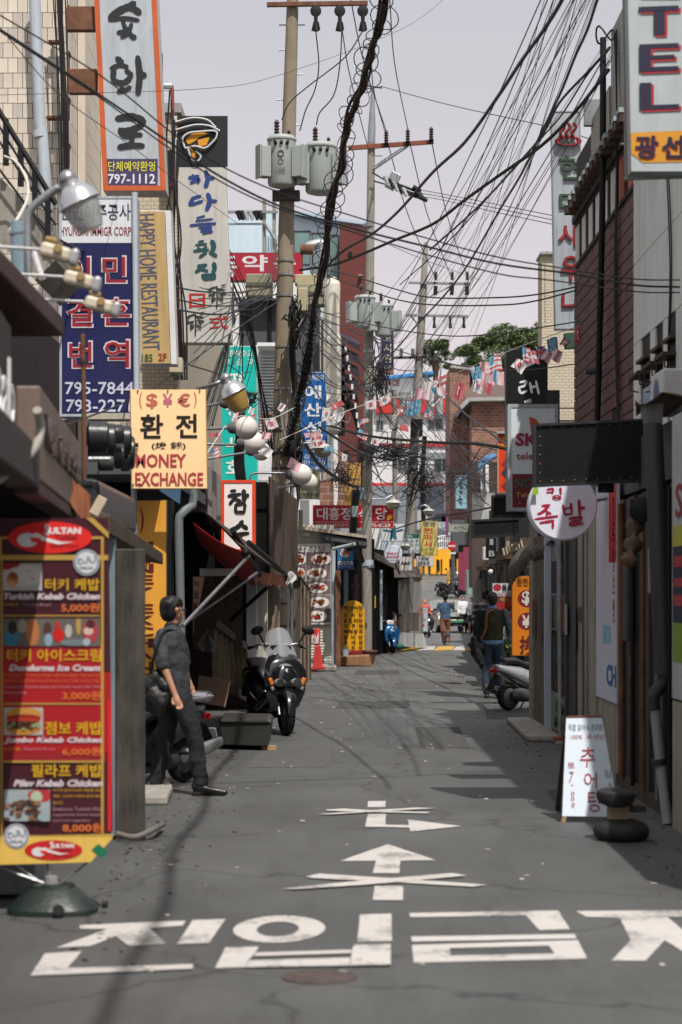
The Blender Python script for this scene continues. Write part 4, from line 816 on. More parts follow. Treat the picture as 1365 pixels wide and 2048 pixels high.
T('Note', (.4, .9, 1.4, 1.1), '#1d4a4a', r, frame=FR(24.1, 0, XR + .03), lift=.004); T('T 02', (.4, .6, 1.4, .7), '#7a2a2a', r, frame=FR(24.1, 0, XR + .03), lift=.004)
MB().lathe([(.16, 0), (.16, .004), (.11, .004), (.11, 0)], (XR + .03, 23.3, 1.9), 20, (-1, 0, 0)).build('logo', mat('red_logo', '#7a1f26'), r)
T('장\n족\n발\n보\n쌈', (.05, 1.45, .2, 2.6), '#a82028', r, frame=FR(18.3, 0, XR - .02), lift=.004, bold=.02); T('CH', (.75, .86, 1.4, 1.06), '#2a63a0', r, frame=FR(19.42, 0, XR - .02), lift=.004, bold=.04)
MB().box(XR - .024, XR - .021, 18.02, 18.5, 2.0, 2.72).build('printed_field', mat('red_print_bright', '#b01c22'), r)
MB().box(XR - .024, XR - .021, 18.4, 18.9, 1.25, 1.42).build('printed_field', mat('teal_sketch', '#7faab8'), r)
T('S', (.05, 2.25, .35, 2.5), '#8a2e35', r, frame=FR(14.5, 0, 2.42), lift=.006, bold=.02)
T('영창피아노', (.15, .5, .3, 2.2), '#14110f', r, frame=FR(26.1, 0, XR + .03), lift=.004, rot=-90) if False else None
# scaffold prop in front of the posters
r2 = thing('steel_prop', 'peeling white steel prop on a red foot in front of the phone posters', 'prop', P(1124, 1475, 23))
MB().tube([(P(1122, 0, 23).x, 23, .03), (P(1119, 0, 23).x, 23, 2.35)], .03, 10).build('pole', mat('peeling_white_steel', (.3, .29, .27), rough=.6, var=.4, sc=8, dirt=.75), r2, smooth=50)
MB().box(P(1108, 0, 23).x, P(1140, 0, 23).x, 22.9, 23.1, .03, .07).build('foot', mat('red_foot', (.3, .06, .04), dirt=.4), r2, bevel=.005)
MB().box(P(1110, 0, 23).x, P(1138, 0, 23).x, 22.8, 23.2, .0, .028).build('foot', CONC, r2)
# netted corrugated awning
r2 = thing('netted_awning', 'sagging corrugated awning wrapped in net above the orange sign', 'awning', P(1050, 1180, 28))
MB().sheet(lambda u, v: P(1020, 1174, 30).lerp(P(1092, 1112, 24.5), u).lerp(P(1034, 1100, 30.5).lerp(P(1112, 1072, 24), u), v) + Vector((-.08 * math.sin(3.1 * v), 0, .09 * math.sin(3.1 * u) * (1 - v) + .02 * math.sin(75 * u))), 90, 6, .015).build('sheet', mat('dirty_corrugated', (.1, .088, .07), rough=.85, var=.4, dirt=.7), r2)
MB().sheet(lambda u, v: P(1006, 1100, 31).lerp(P(1044, 1082, 30), u) + Vector((0, -.3 * v, -.12 * v + .02 * math.sin(40 * u))), 24, 2, .02).build('sheet', mat('tan_corrugated', (.27, .22, .15), dirt=.5), r2)
MB().pbox((1040, 1075), (1108, 1135), 30, .3).build('gable', WOODD, r2)
# drainpipe on the right edge
r2 = thing('drainpipe', 'grey drainpipe with hopper and elbows down the right edge', 'drainpipe', P(1345, 1650, 14.9))
gp = mat('drain_grey', '#303235', rough=.55, var=.15, dirt=.5)
MB().tube([P(1306, 850, 15.3), P(1318, 1100, 15.1), P(1328, 1330, 15), P(1328, 1350, 15)], .075, 14).build('pipe', gp, r2, smooth=50)
MB().tube(spl([P(1328, 1340, 15), P(1327, 1362, 15), P(1312, 1385, 15), P(1307, 1400, 15), P(1308, 1420, 15)], 4), .05, 12).build('elbow', gp, r2, smooth=60)
MB().tube([P(1309, 1405, 15), P(1322, 1530, 15), P(1336, 1650, 14.8)], .04, 12).build('pipe', mat('drain_pale', '#86888c', rough=.45, dirt=.35), r2, smooth=50)
for a, b in ((P(1326, 1322, 15), P(1327, 1338, 15)), (P(1317, 1518, 15), P(1319, 1530, 15))): MB().tube([a, b], .09 if a.z > 1.3 else .055, 12).build('collar', gp, r2)
MB().prism([P(1285, 808, 15.3), P(1328, 806, 15.3), P(1326, 850, 15.3), P(1296, 858, 15.3)], (0, .15, 0)).build('hopper', mat('pale_hopper', '#6a6c6e', dirt=.4), r2, bevel=.01)
one('roof_rag', 'crumpled brown tarpaulin over the roof edge above the drainpipe', 'tarpaulin', MB().sheet(lambda u, v: P(1272 + 110 * u, 800 - 18 * u + v * 30 + 9 * math.sin(9 * u + 3 * v), 15.2 + 1.2 * v) + Vector((0, .1 * math.sin(14 * u), 0)), 16, 5, .01), mat('brown_tarpaulin', (.12, .07, .045), rough=.8, var=.4, dirt=.4), smooth=60)
one('tarp_bundle', 'brown cloth bundle tied to the wall beside the drainpipe', 'bundle', MB().tube(spl([P(1272, 1040, 15.6), P(1268, 1080, 15.5), P(1262, 1110, 15.4), P(1254, 1140, 15.4)]), [.05 + .03 * math.sin(k) for k in range(19)], 8), mat('brown_tarpaulin'), smooth=60)
one('horn_speaker', 'small black horn speaker on the wall beside the drainpipe', 'speaker', MB().lathe([(.02, 0), (.05, .1), (.1, .16), (.09, .17)], P(1290, 1022, 15.6), 14, (-.3, -1, 0)), BLACKM, smooth=50)
MB().box(2.53, 2.56, 14.6, 14.9, .0, 3).build('gap', DARK, r)
# upper brown tiled building
r = thing('brown_tiled_building', 'upper storeys of a brown tiled building on the right with a window band', 'building', (4, 22, 0))
XB = 2.95; Z1 = 5.83
MB().box(XB + .03, 8, 20.06, 25.3, 2.2, 7.2).build('wall', mat('brown_grout', (.03, .02, .02)), r)
MB().box(XB + .25, 8, 20.1, 21.9, 7.2, 7.9).build('upper_wall', CONC, r)
mb = MB(); zz = 3.0; j = 0
while zz < Z1 - .1:
    for k in range(86):
        y = 20.06 + k * .061
        if (21.0 < y < 21.75 and zz < 3.62) or (22.5 < y < 23.2 and zz < 3.45): continue
        mb.box(XB + random.uniform(-.002, .002), XB + .03, y + .003, y + .058, zz, zz + .13)
    zz += .145; j += 1
mb.build('tiling', mat('brown_tile', '#634142', rough=.6, var=.16, sc=1.5, dirt=.4), r, kind='stuff')
for y0, y1, z1 in ((21.0, 21.75, 3.62), (22.5, 23.2, 3.45)):
    w_ = MB().box(XB + .12, XB + .16, y0, y1, 2.9, z1).build('window', BLACKM, r)
    MB().box(XB + .1, XB + .12, y0 + .05, (y0 + y1) / 2, 2.9, z1 - .06).build('pane', GLASS, w_)
for k in range(8):                                     # window band above the tiles
    y = 20.1 + k * .66
    w_ = MB().box(XB + .01, XB + .05, y, y + .06, Z1, 6.4).box(XB + .01, XB + .05, y + .06, y + .62, 6.34, 6.4).box(XB + .01, XB + .05, y + .06, y + .62, Z1, Z1 + .05).build('window', mat('dark_brown_frame', '#2a1f1c'), r)
    MB().box(XB + .03, XB + .04, y + .06, y + .24, Z1 + .05, 6.34).build('pane', GLASS, w_); MB().box(XB + .02, XB + .035, y + .26, y + .61, Z1 + .05, 6.34).build('curtain', mat('pale_curtain', (.62, .62, .6)) if k > 1 else mat('coral_curtain', '#a85a48'), w_)
for k in range(14):                                    # bracketed cornice
    y = 20.1 + k * .37
    MB().box(XB - .15, XB + .03, y, y + .16, 6.46, 6.55).build('bracket', mat('brown_bracket', '#3f2c22', dirt=.4), r)
    MB().box(XB - .16, XB + .03, y - .01, y + .17, 6.552, 6.60).build('bracket_cap', mat('pale_cap', '#9aa4a4', dirt=.3), r)
MB().box(XB - .03, XB + .04, 20.06, 25.3, 6.38, 6.46).build('fascia', mat('dark_brown_frame'), r)
MB().box(XB - .0, XB + .3, 20.06, 21.85, 6.62, 7.85).build('upper_wall', CONC, r); MB().box(XB + .0, XB + .3, 22.0, 23.6, 6.62, 7.3).build('panel', mat('beige_panel_old', (.38, .37, .33), dirt=.4), r)
MB().box(XB - .1, XB + .1, 23.4, 23.5, 7.2, 7.5).build('vent', STEEL, r)
MB().tube(spl([(XB - .08, 21.9, 7.8), (XB - .1, 21.8, 6), (XB - .09, 22.2, 4.2), (XB - .1, 22.4, 3)]), .035, 8).build('riser_cable', BLACKR, r, smooth=60)
for q in range(5): MB().tube(spl([(XB - .03, 21.2 + q * .04, 7.7), (XB - .04, 21.1, 6.6), (XB - .03, 21.15 + .05 * q, 5), (XB - .03, 21.0 + .03 * q, 3.4)]), .008, 5).build('riser_cable', BLACKR, r)
MB().tube([P(1211, 70, 21.6) + Vector((.02 * math.sin(a), 0, 0)) + Vector((.1 * math.cos(a), .1 * math.sin(a), .08 * math.sin(2 * a))) for a in [k * .5 for k in range(22)]], .01, 5).build('cable_loop', BLACKR, r)
one('wall_camera', 'small dark security camera on the brown tiled wall', 'camera', MB().tube([P(1172, 742, 22.6), P(1195, 742, 22.6)], .04, 10).tube([P(1195, 742, 22.6), P(1210, 745, 22.9)], .02, 6), GREYD, smooth=50)
# stucco building nearest on the right
r = thing('stucco_building', 'pale grey stucco building at upper right with slim grilled windows', 'building', (4, 17, 0))
XS = 2.93; MB().box(XS + .03, 8, 12, 20.04, 2.2, 6.92).build('wall', mat('stucco_joint', (.12, .12, .11)), r)
for j in range(7):
    z0, z9 = ((3.0, 3.6), (3.6, 4.2), (4.2, 5.0), (5.0, 5.8), (5.8, 6.6), (6.6, 6.75), (6.75, 6.9))[j]
    for y0, y1 in ((12.0, 14.4), (14.41, 16.9), (16.91, 20.03)):
        if j < 2 and y0 > 14:                         # leave the slim windows open
            ww = [(14.5, 14.9), (15.6, 16.0), (16.75, 16.9), (17.5, 17.95), (18.2, 18.66), (18.96, 19.55)]; cuts = [y0] + [q for c_ in ww if y0 < c_[0] < y1 for q in c_] + [y1]
            for a, b in zip(cuts[::2], cuts[1::2]): MB().box(XS, XS + .03, a, b, z0, z9 - .008).build('slab', STUCCO, r)
        else: MB().box(XS, XS + .03, y0, y1, z0, z9 - .008).build('slab', STUCCO, r)
for c_, e_ in ((17.5, 17.95), (18.2, 18.66), (18.96, 19.55)):
    w_ = MB().box(XS + .02, XS + .035, c_, e_, 3.0, 4.2).build('window', BLACKM, r)
    MB().box(XS + .012, XS + .018, c_ + .03, e_ - .03, 3.05, 3.7).build('pane', GLASS, w_)
    mb = MB().box(XS - .12, XS + .01, c_ - .02, e_ + .02, 3.80, 3.83).box(XS - .05, XS + .01, c_, e_, 3.95, 3.98)
    mb.tube([(XS - .1, c_, 3.8), (XS - .1, c_, 3.70), (XS - .02, c_, 3.68)], .008, 5).tube([(XS - .1, e_, 3.8), (XS - .1, e_, 3.70), (XS - .02, e_, 3.68)], .008, 5)
    mb.build('grille', mat('brown_bracket'), w_)
for q in (0, .09): MB().tube(spl([(XS - .02, 17.8 + q, 7.6), (XS - .025, 17.85 + q, 6), (XS - .02, 17.6 + q, 4.6), (XS - .02, 17.9, 3.4)]), .007, 5).build('wall_cable', BLACKR, r)
r = thing('wall_air_conditioner', 'white air conditioner box on the stucco wall at the right edge', 'air conditioner', P(1355, 800, 16.6))
MB().box(2.62, 2.9, 16.3, 16.9, 3.2, 3.55).build('case', mat('white_case', (.55, .55, .54), dirt=.2), r, bevel=.02)
MB().lathe([(.12, 0), (.12, .01), (.03, .02)], (2.62, 16.6, 3.37), 18, (-1, 0, 0)).build('fan', mat('blue_grey_fan', '#5d6b86'), r)
# beige tile tower on the right
r = house('beige_tile_tower', 'beige small-tiled tower behind the sauna sign', [('wall', TILEM, MB().pbox((1084, 507), (1160, 1000), 42, .8)), ('roof_edge', CONC, MB().pbox((1082, 503), (1160, 508), 41.9, 1)),
    ('grille', BLACKM, MB().pbox((1120, 815), (1160, 817), 41.8, .05).pbox((1120, 840), (1160, 842), 41.8, .05)), ('wall', DARK, MB().pbox((1095, 780), (1120, 900), 41, .4)), ('lower_wall', GREYD, MB().pbox((1000, 1010), (1160, 1120), 41.2, 3))])
# ================================================================== SIGNS, LEFT
K = '#1d1f22'
s = sign('hanging_sign', 'tall grey sign with orange frame and three brushed black syllables at upper left', (197, -40, 322, 381), 24, .42, '#a9b0b6', side='#b9b6b0', frame='#b8562a', fw=10, skew=-20, panels=[((211, 318, 316, 371), '#40335a')],
    texts=[('단체예약환영', (217, 323, 311, 343), '#c9c832', dict(bold=.02)), ('797-1112', (217, 348, 311, 368), '#c9ccd2', dict(bold=.025))])
brush([(15, (270, 6), (262, 12), (240, 22), (220, 38)), (13, (255, 14), (268, 18), (281, 27)), (9, (219, 40), (250, 37), (278, 41)), (8, (246, 40), (250, 54), (256, 58)), (9, (236, 66), (258, 60), (264, 48)), (10, (256, 62), (264, 72), (272, 76)), (8, (243, 75), (254, 69), (262, 62))], K, s, 24, lift=.012)
brush([(12, (234, 116), (246, 127)), (9, (222, 137), (240, 131), (256, 134)), (11, (228, 139), (228, 160), (240, 166)), (11, (232, 166), (250, 165), (262, 155)), (10, (252, 140), (262, 150), (258, 160)), (8, (243, 168), (246, 182)), (9, (236, 184), (252, 180), (262, 174)), (13, (276, 114), (280, 150), (277, 188)), (11, (280, 146), (292, 152))], K, s, 24, lift=.012)
brush([(15, (234, 238), (262, 234), (288, 240)), (13, (290, 242), (276, 255), (255, 262), (240, 262)), (12, (240, 258), (248, 270), (262, 272)), (10, (250, 274), (272, 270), (284, 270)), (10, (266, 272), (264, 284), (258, 290)), (12, (238, 295), (262, 291), (288, 292))], K, s, 24, lift=.012)
for a, b, y in (((133, 12), (193, 60), 24.1), ((137, 137), (194, 186), 24.1)):
    MB().pbox(a, b, y, .12).build('rusty_bracket', RUST, s, bevel=.01)
s = sign('hanging_sign', 'tall pale grey sign with a black top, shrimp neon and blue-green brushed syllables', (357, 232, 456, 686), 30, .3, '#b9b7b2', side='#c9cacb', skew=-17, dirt=.2, panels=[((355, 232, 456, 334), '#15181b')],
    texts=[('日', (379, 587, 411, 616), '#b01c1c', dict(bold=.03)), ('式', (419, 631, 457, 659), '#b01c1c', dict(bold=.02))])
NB = '#233a78'; NG = '#14464c'
brush([(7, (386, 350), (388, 360)), (6, (378, 356), (398, 352)), (7, (382, 366), (398, 358), (396, 366)), (9, (412, 342), (416, 357), (412, 374)), (6, (415, 357), (429, 356))], NB, s, 30, lift=.014)
brush([(6, (384, 397), (402, 392)), (8, (386, 398), (380, 410)), (6, (382, 410), (406, 402)), (10, (416, 388), (420, 402), (414, 420)), (6, (418, 402), (434, 402))], NB, s, 30, lift=.014)
brush([(4, (394, 436), (410, 432)), (4, (392, 442), (426, 438)), (5, (381, 451), (410, 448), (432, 447)), (4, (398, 456), (424, 453)), (5, (402, 462), (424, 457)), (5, (406, 466), (426, 463))], NB, s, 30, lift=.014)
brush([(5, (398, 484), (408, 482)), (4, (392, 490), (414, 488)), (6, (396, 496), (404, 500), (414, 494)), (5, (388, 502), (418, 499)), (10, (424, 482), (428, 490), (426, 501)), (6, (400, 514), (414, 504)), (7, (420, 504), (434, 512))], NG, s, 30, lift=.014)
brush([(6, (396, 532), (414, 530)), (7, (410, 532), (392, 544)), (6, (402, 538), (416, 542)), (9, (428, 526), (430, 536), (427, 545)), (7, (406, 550), (408, 556)), (5, (404, 550), (430, 549)), (6, (408, 558), (430, 556)), (6, (430, 548), (430, 557))], NG, s, 30, lift=.014)
for (x, y) in ((434, 590), (391, 645)):
    st = [(3, (x, y - 18), (x + 1, y + 3), (x, y + 27))] + [(3.4, (x + a, y + b), (x + a + c, y + b + d)) for a, b, c, d in ((-2, -16, -12, 4), (-1, -15, 8, 6), (2, -12, 14, 2), (-3, -2, -13, 3), (-5, 0, -5, 9), (4, -4, 14, 2), (8, -3, 4, 9), (-2, 6, -8, 8), (3, 4, 9, 9), (10, -18, 7, -2), (-12, -6, -6, -6))]
    brush(st, '#26302e', s, 30, lift=.014)
neon = mat('neon_tube', (.55, .56, .58), rough=.3)
for pts in ([(352, 244), (385, 236), (415, 240), (432, 255)], [(352, 260), (390, 250), (420, 252), (440, 262)], [(368, 290), (366, 276), (378, 266), (400, 263), (430, 262), (434, 272), (426, 284), (410, 296), (390, 292), (372, 296), (368, 288)], [(376, 296), (384, 318), (396, 322), (402, 312), (392, 302)]):
    MB().tube(spl([P(a, b, 29.95) for a, b in pts], 5), .016, 6).build('neon_tube', neon, s, smooth=60)
paint('printed_field', [[(372, 280), (384, 268), (404, 264), (418, 268), (400, 274), (388, 284), (376, 290)], [(396, 280), (420, 274), (414, 290), (398, 294)], [(380, 296), (388, 300), (394, 316), (386, 316)]], '#c98a1e', s, 30, lift=.013)
MB().tube([P(346, 246, 30), P(360, 248, 30)], .03).build('bracket', RUST, s); MB().pbox((341, 552), (358, 642), 30.3, .1).build('rusty_bracket', RUST, s)
s = sign('hanging_sign', 'dark blue immigration sign with white top and red outlined syllables', (119, 392, 274, 833), 20, .3, '#161c4e', side='#9aa2aa', frame='#a4abb2', fw=5, panels=[((124, 398, 268, 486), '#c9cbd0')],
    texts=[('한민이주공사', (122, 408, 262, 441), '#2a3550', dict(bold=.025)), ('HYUNDAI IMMIGR CORP.', (121, 454, 265, 472), '#7c2f3c', dict(bold=.015)), ('795-7844', (131, 764, 268, 789), '#b9bccc', dict(bold=.015)), ('793-2271', (133, 799, 262, 824), '#b9bccc', dict(bold=.015))])
for ch, b in (('이', (132, 512, 184, 572)), ('민', (203, 511, 256, 568)), ('결', (133, 597, 188, 656)), ('혼', (203, 594, 264, 654)), ('번', (136, 681, 188, 738)), ('역', (207, 678, 262, 738))):
    T(ch, b, '#c9bcc4', s, 20, bold=.07, lift=.012); T(ch, (b[0] + 3, b[1] + 3, b[2] - 3, b[3] - 3), '#8a1622', s, 20, bold=.03, lift=.015)
MB().tube([P(270, 385, 19.95), P(274, 836, 19.95)], .03, 8).build('frame_pipe', PVC, s, smooth=50)
MB().pbox((175, 826), (262, 838), 19.9, .3).build('bottom_rail', mat('cream_rail', (.4, .37, .3), dirt=.4), s)
s = sign('hanging_sign', 'narrow tan sign with sideways English letters running down it', (277, 421, 337, 728), 22, .3, '#b79a68', side='#c9c8c6', skew=-12, dirt=.3,
    texts=[('HAPPY HOME RESTAURANT', (281, 428, 315, 700), '#44506a', dict(rot=-90, bold=.0, lift=.009, tilt=2.4)), ('185', (284, 708, 306, 724), '#2f5a3a', dict(bold=.03)), ('2F', (317, 707, 334, 722), '#8a2a2a', dict(bold=.03))])
MB().prism([P(331, 421, 21.98), P(342, 421, 21.98), P(354, 728, 21.98), P(343, 728, 21.98)], (0, .3, 0)).build('side_strip', mat('white_strip', (.6, .6, .6), dirt=.15), s)
MB().pbox((338, 715), (365, 745), 22.6, .2).build('bracket_box', mat('cream_plastic'), s, bevel=.01)
s = sign('money_exchange_board', 'cream yellow money exchange board with black syllables and red English letters', (262, 779, 414, 978), 18.5, .05, '#f6cf9c', side='#c9a36a', dirt=.04, fw=0, skew=-3, texts=[
    ('(', (279, 783, 285, 818), '#b85f4c'), ('$', (293, 787, 316, 817), '#b85f4c', dict(bold=.02)), ('¥', (326, 787, 346, 814), '#b8657a', dict(bold=.02)), ('€', (356, 787, 381, 813), '#b85f4c', dict(bold=.02)), (')', (388, 783, 394, 816), '#b85f4c'),
    ('환', (281, 829, 327, 877), '#14110e', dict(bold=.05)), ('전', (352, 828, 395, 876), '#14110e', dict(bold=.05)), ('(煥 銭)', (304, 884, 372, 900), '#17130f', dict(bold=.03)),
    ('MONEY', (272, 908, 373, 935), '#a23a3e', dict(bold=.03)), ('EXCHANGE', (271, 945, 407, 972), '#a23a3e', dict(bold=.03))])
for x, y in ((276, 782), (336, 782), (400, 781), (267, 969), (281, 969)): MB().lathe([(.008, 0), (.008, .008)], P(x, y, 18.49), 8, (0, -1, 0)).build('bolt', BLACKM, s)
MB().tube([P(262, 890, 18.46), P(277, 890, 18.46)], .02).build('clamp', BLACKM, s)
s = sign('white_sign', 'white sign with orange-red border and brushed black syllables above the awning', (443, 960, 511, 1104), 28, .3, '#e6e0dc', side='#8f8278', frame='#e0431c', fw=6, dirt=.04)
brush([(6, (462, 982), (472, 981)), (7, (457, 992), (482, 988)), (7, (474, 990), (460, 1008)), (7, (468, 996), (482, 1003)), (9, (488, 980), (489, 994), (489, 1002)), (7, (490, 992), (498, 990)), (6, (472, 1008), (472, 1024)), (6, (471, 1009), (491, 1006)), (6, (491, 1008), (489, 1024)), (6, (472, 1024), (490, 1024))], '#16181a', s, 28, lift=.014)
brush([(9, (486, 1042), (478, 1052), (465, 1060)), (8, (482, 1048), (495, 1057)), (7, (464, 1070), (498, 1066)), (7, (482, 1070), (482, 1082))], '#16181a', s, 28, lift=.014)
s = sign('pharmacy_sign', 'wide red pharmacy sign with white syllables behind the first pole', (352, 505, 606, 562), 50, .3, '#9c2433', side='#5a2a2e', dirt=.08, texts=[('약', (484, 510, 536, 543), '#c6c3c9', dict(bold=.05)), ('국', (548, 515, 592, 545), '#c6c3c9', dict(bold=.05)), ('동', (440, 512, 474, 556), '#c6c3c9', dict(bold=.05)), ('인', (372, 516, 420, 556), '#c6c3c9', dict(bold=.05))])
MB().pbox((352, 508), (366, 560), 49.98, .01).build('white_field', mat('white_panel'), s)
s = sign('church_banner', 'tall teal church banner with white syllables and a red cross', (417, 692, 516, 1010), 46, .15, '#18b3a8', side='#b9c9c9', dirt=.05, skew=-3, panels=[((432, 700, 437, 730), '#c2271c'), ((426, 708, 443, 712), '#c2271c')],
    texts=[('대한예수교', (448, 700, 506, 714), '#d9ded9', dict(bold=.03)), ('장', (449, 718, 460, 731), '#d9ded9'), ('로', (473, 718, 484, 731), '#d9ded9'), ('회', (496, 717, 507, 731), '#d9ded9')] +
    [(ch, (452, y, 488, y + 34), '#d9ded9', dict(bold=.04)) for ch, y in zip('평강교회', (745, 800, 860, 920))])
s = sign('restaurant_sign', 'tall blue restaurant sign with white syllables between the first and second pole', (602, 744, 655, 944), 44, .2, '#1a589c', side='#9db0bd', dirt=.06, skew=-6, texts=[('연회석완비', (607, 749, 648, 761), '#ccd3dc', dict(bold=.03))] +
    [(ch, (609, y, 643, y + 27), '#d5d9df', dict(bold=.06)) for ch, y in zip('예산식당', (771, 806, 843, 878))] + [('감자탕', (608, 909, 650, 918), '#ccd3dc'), ('아구찜', (608, 920, 650, 930), '#ccd3dc'), ('아구뼈찜', (608, 932, 652, 941), '#ccd3dc')])
s = sign('olive_sign', 'small olive sign with one dark line of syllables under the globe lamps', (595, 940, 640, 998), 43, .12, '#8a8c72', side='#6f705c', dirt=.3, texts=[('연회석완비', (598, 985, 637, 995), '#2b2c24', dict(bold=.02)), ('감자탕', (600, 970, 636, 981), '#2b2c24')])
s = sign('long_red_sign', 'long red restaurant sign with white syllables behind the second pole', (626, 1010, 788, 1056), 53.5, .25, '#a3141c', side='#6a1b1e', dirt=.05, frame='#b8655f', fw=1.2, panels=[((628, 1043.2, 786, 1044.3), '#c9a09c'), ([(774, 1032), (782, 1029), (784, 1037), (776, 1041)], '#c9a820')],
    texts=[(ch, (x, 1015, x + 22, 1040), '#cfc6c6', dict(bold=.04)) for ch, x in zip('대흥정식당', (634, 658, 682, 718, 752))] + [('생삼겹살·돼지갈비', (632, 1046.5, 696, 1054), '#cfbcbc', dict(bold=.02)), ('790-8588', (735, 1046.5, 781, 1054), '#cfbcbc', dict(bold=.03))])
s = sign('tobacco_sign', 'small blue and white tobacco sign beside the menu wall', (675, 1093, 708, 1139), 45.5, .1, '#2a77ae', side='#2f4f78', dirt=.04, panels=[((676, 1121, 707, 1138), '#1d4b8a'), ((677, 1122.5, 706, 1129.5), '#c9ccd0'), (disc(691, 1106, 12, 11), '#1b3f78'), (disc(691, 1106, 10.5, 9.6), '#cfd0d4')],
    texts=[('담배', (682, 1100, 700, 1111), '#a8202c', dict(bold=.05)), ('KTRA', (679, 1123.5, 703, 1129), '#1d3a72', dict(bold=.03)), ('02-749-5584', (682, 1132, 702, 1134.5), '#b9c2d2')])
s = sign('gaming_sign', 'white lightbox with a plain blue standing figure beyond the second pole', (763, 1047, 810, 1083), 55, .2, '#c6c9cb', side='#9fa3a5', dirt=.1)
paint('printed_figure', [disc(787, 1055, 5), [(782, 1060), (792, 1060), (793, 1072), (795, 1078), (789, 1079), (787, 1074), (784, 1079), (779, 1078), (781, 1072)], [(766, 1058), (783, 1061), (783, 1064), (767, 1062)], [(791, 1061), (807, 1057), (807, 1061), (791, 1064)]], '#1d5f70', s, 55, lift=.010, dz=.002)
s = sign('menu_sign', 'white and green dish list sign behind the white globe shade', (776, 1067, 840, 1107), 60, .15, '#b7bec2', side='#8b9296', dirt=.08, panels=[((777, 1068, 839, 1076.5), '#1d5a44')], texts=[('식당', (812, 1069.5, 826, 1075.5), '#c6cfc9', dict(bold=.03)), ('동 삼 부', (812, 1079, 838, 1085), '#3d4752'), ('갈 대', (820, 1087, 838, 1093), '#3d4752'), ('두 김 찌', (812, 1087, 838, 1093), '#3d4752') if 0 else ('당 심 삼 계', (806, 1099, 838, 1105), '#3d4752'), ('KANGSOL', (778, 1099, 800, 1104), '#6a7076')])
s = sign('electric_shop_sign', 'yellow electrical shop sign with red syllables', (841, 1042, 876, 1111), 66, .15, '#c2b064', side='#8f8354', dirt=.15, texts=[('경원', (846, 1044, 871, 1053), '#3f4f70', dict(bold=.03))] + [(ch, (848, y, 865, y + 11), '#a8262c', dict(bold=.05)) for ch, y in zip('전파사', (1056, 1069, 1083))] + [('ELECTRIC', (844, 1096, 869, 1102), '#2f5a3a'), ('TRANS', (847, 1104, 866, 1109), '#2f5a3a'), ('용접·설', (869, 1058, 873, 1092), '#6a6f60')])
s = sign('round_bakery_sign', 'round white bakery sign with red letters beyond the second pole', (768, 1090, 805, 1127), 56, .02, '#c9cfdb', side='#b9bfca') if 0 else thing('round_bakery_sign', 'round white bakery sign with red letters beyond the second pole', 'sign', P(786, 1126, 56))
MB().lathe([(.24, 0), (.256, .02), (.256, .1), (.24, .12)], P(786.5, 1108.5, 56.12), 32, (0, -1, 0)).build('body', mat('round_white', '#c3cad6', rough=.4, dirt=.06), s, smooth=40)
for t_, b, c in (('SARAY', (774, 1104, 799, 1109), '#b04a5c'), ('BAKERY', (773, 1111, 800, 1116), '#b04a5c'), ('터키식베이커리', (775, 1118.5, 798, 1122), '#3d4c78')): T(t_, b, c, s, 56, bold=.03, lift=.012)
MB().tube([P(790, 1126, 56), P(800, 1148, 58)], .03).build('bracket', mat('blue_bracket', '#3a4f78'), s)
s = sign('beer_sign', 'cream eight-sided beer sign with black script', (799, 1113, 825, 1142), 58, .15, '#c2c2be', side='#8e8e8a', dirt=.08, texts=[('Asahi', (801, 1122, 822, 1130), '#17191c', dict(shear=.3, bold=.05)), ('生', (808, 1131.5, 814, 1136), '#33373a'), ('Premium', (806, 1137, 819, 1139), '#a84a48')])
s = sign('soup_sign', 'small white soup restaurant sign under the yellow sign', (833, 1112, 868, 1133), 64, .25, '#b9bcbc', side='#a4a7a6', dirt=.12, texts=[('가마솥', (838, 1114, 857, 1121), '#25282b', dict(bold=.03)), ('순대국', (836, 1122.5, 860, 1131), '#25282b', dict(bold=.05))])
MB().pbox((829, 1133), (845, 1164), 66, .1).build('banner', mat('yellow_banner', '#c29020'), s); T('중', (833, 1138, 842, 1150), '#a83228', s, 65.98, bold=.04)
s = sign('almaz_sign', 'pale grey shop sign with thin dark capitals over the far road', (897, 1048, 945, 1065), 72, .15, '#969a92', side='#73766f', dirt=.2, texts=[('ALMAZ', (908, 1051, 935, 1059), '#3a3d3c'), ('카페', (917, 1060.5, 927, 1063.5), '#4a4d4c')])
s = sign('blue_light_sign', 'narrow light blue sign with sideways lettering near the brick house', (911, 950, 935, 1018), 80, .3, '#86a6b4', side='#5d7a88', dirt=.15, texts=[('sis.p', (917, 962, 927, 1010), '#333d44', dict(rot=-90, bold=.04))])
s = sign('goshiwon_sign', 'small dark blue vertical sign with pale syllables right of the second pole', (763, 645, 788, 748), 60, .2, '#23294e', side='#161a33', dirt=.1, texts=[(ch, (768, y, 783, y + 17), '#b9b49a', dict(bold=.05)) for ch, y in zip('고고시원', (650, 666, 688, 708))] + [('2.5F', (767, 731, 784, 737), '#a8a48a')], panels=[((764, 740, 787, 747), '#a86a4a')])
# no-entry road sign
s = thing('no_entry_sign', 'round red no-entry sign on a grey pole at the far road', 'road sign', P(906, 1190, 116))
MB().lathe([(.26, 0), (.26, .02)], P(904, 1092, 115.9), 26, (0, -1, 0)).build('disc', mat('sign_red', '#a01c28', rough=.4), s); paint('white_bar', [rect(897, 1090.5, 911, 1093.5)], '#c9c2c2', s, 115.87, lift=.01)
MB().tube([P(905, 1045, 116.1), P(908, 1192, 116.1)], .11, 8).build('pole', GREYD, s)
MB().pbox((899, 1104), (912, 1108), 115.95, .05).build('plate', mat('white_panel'), s)

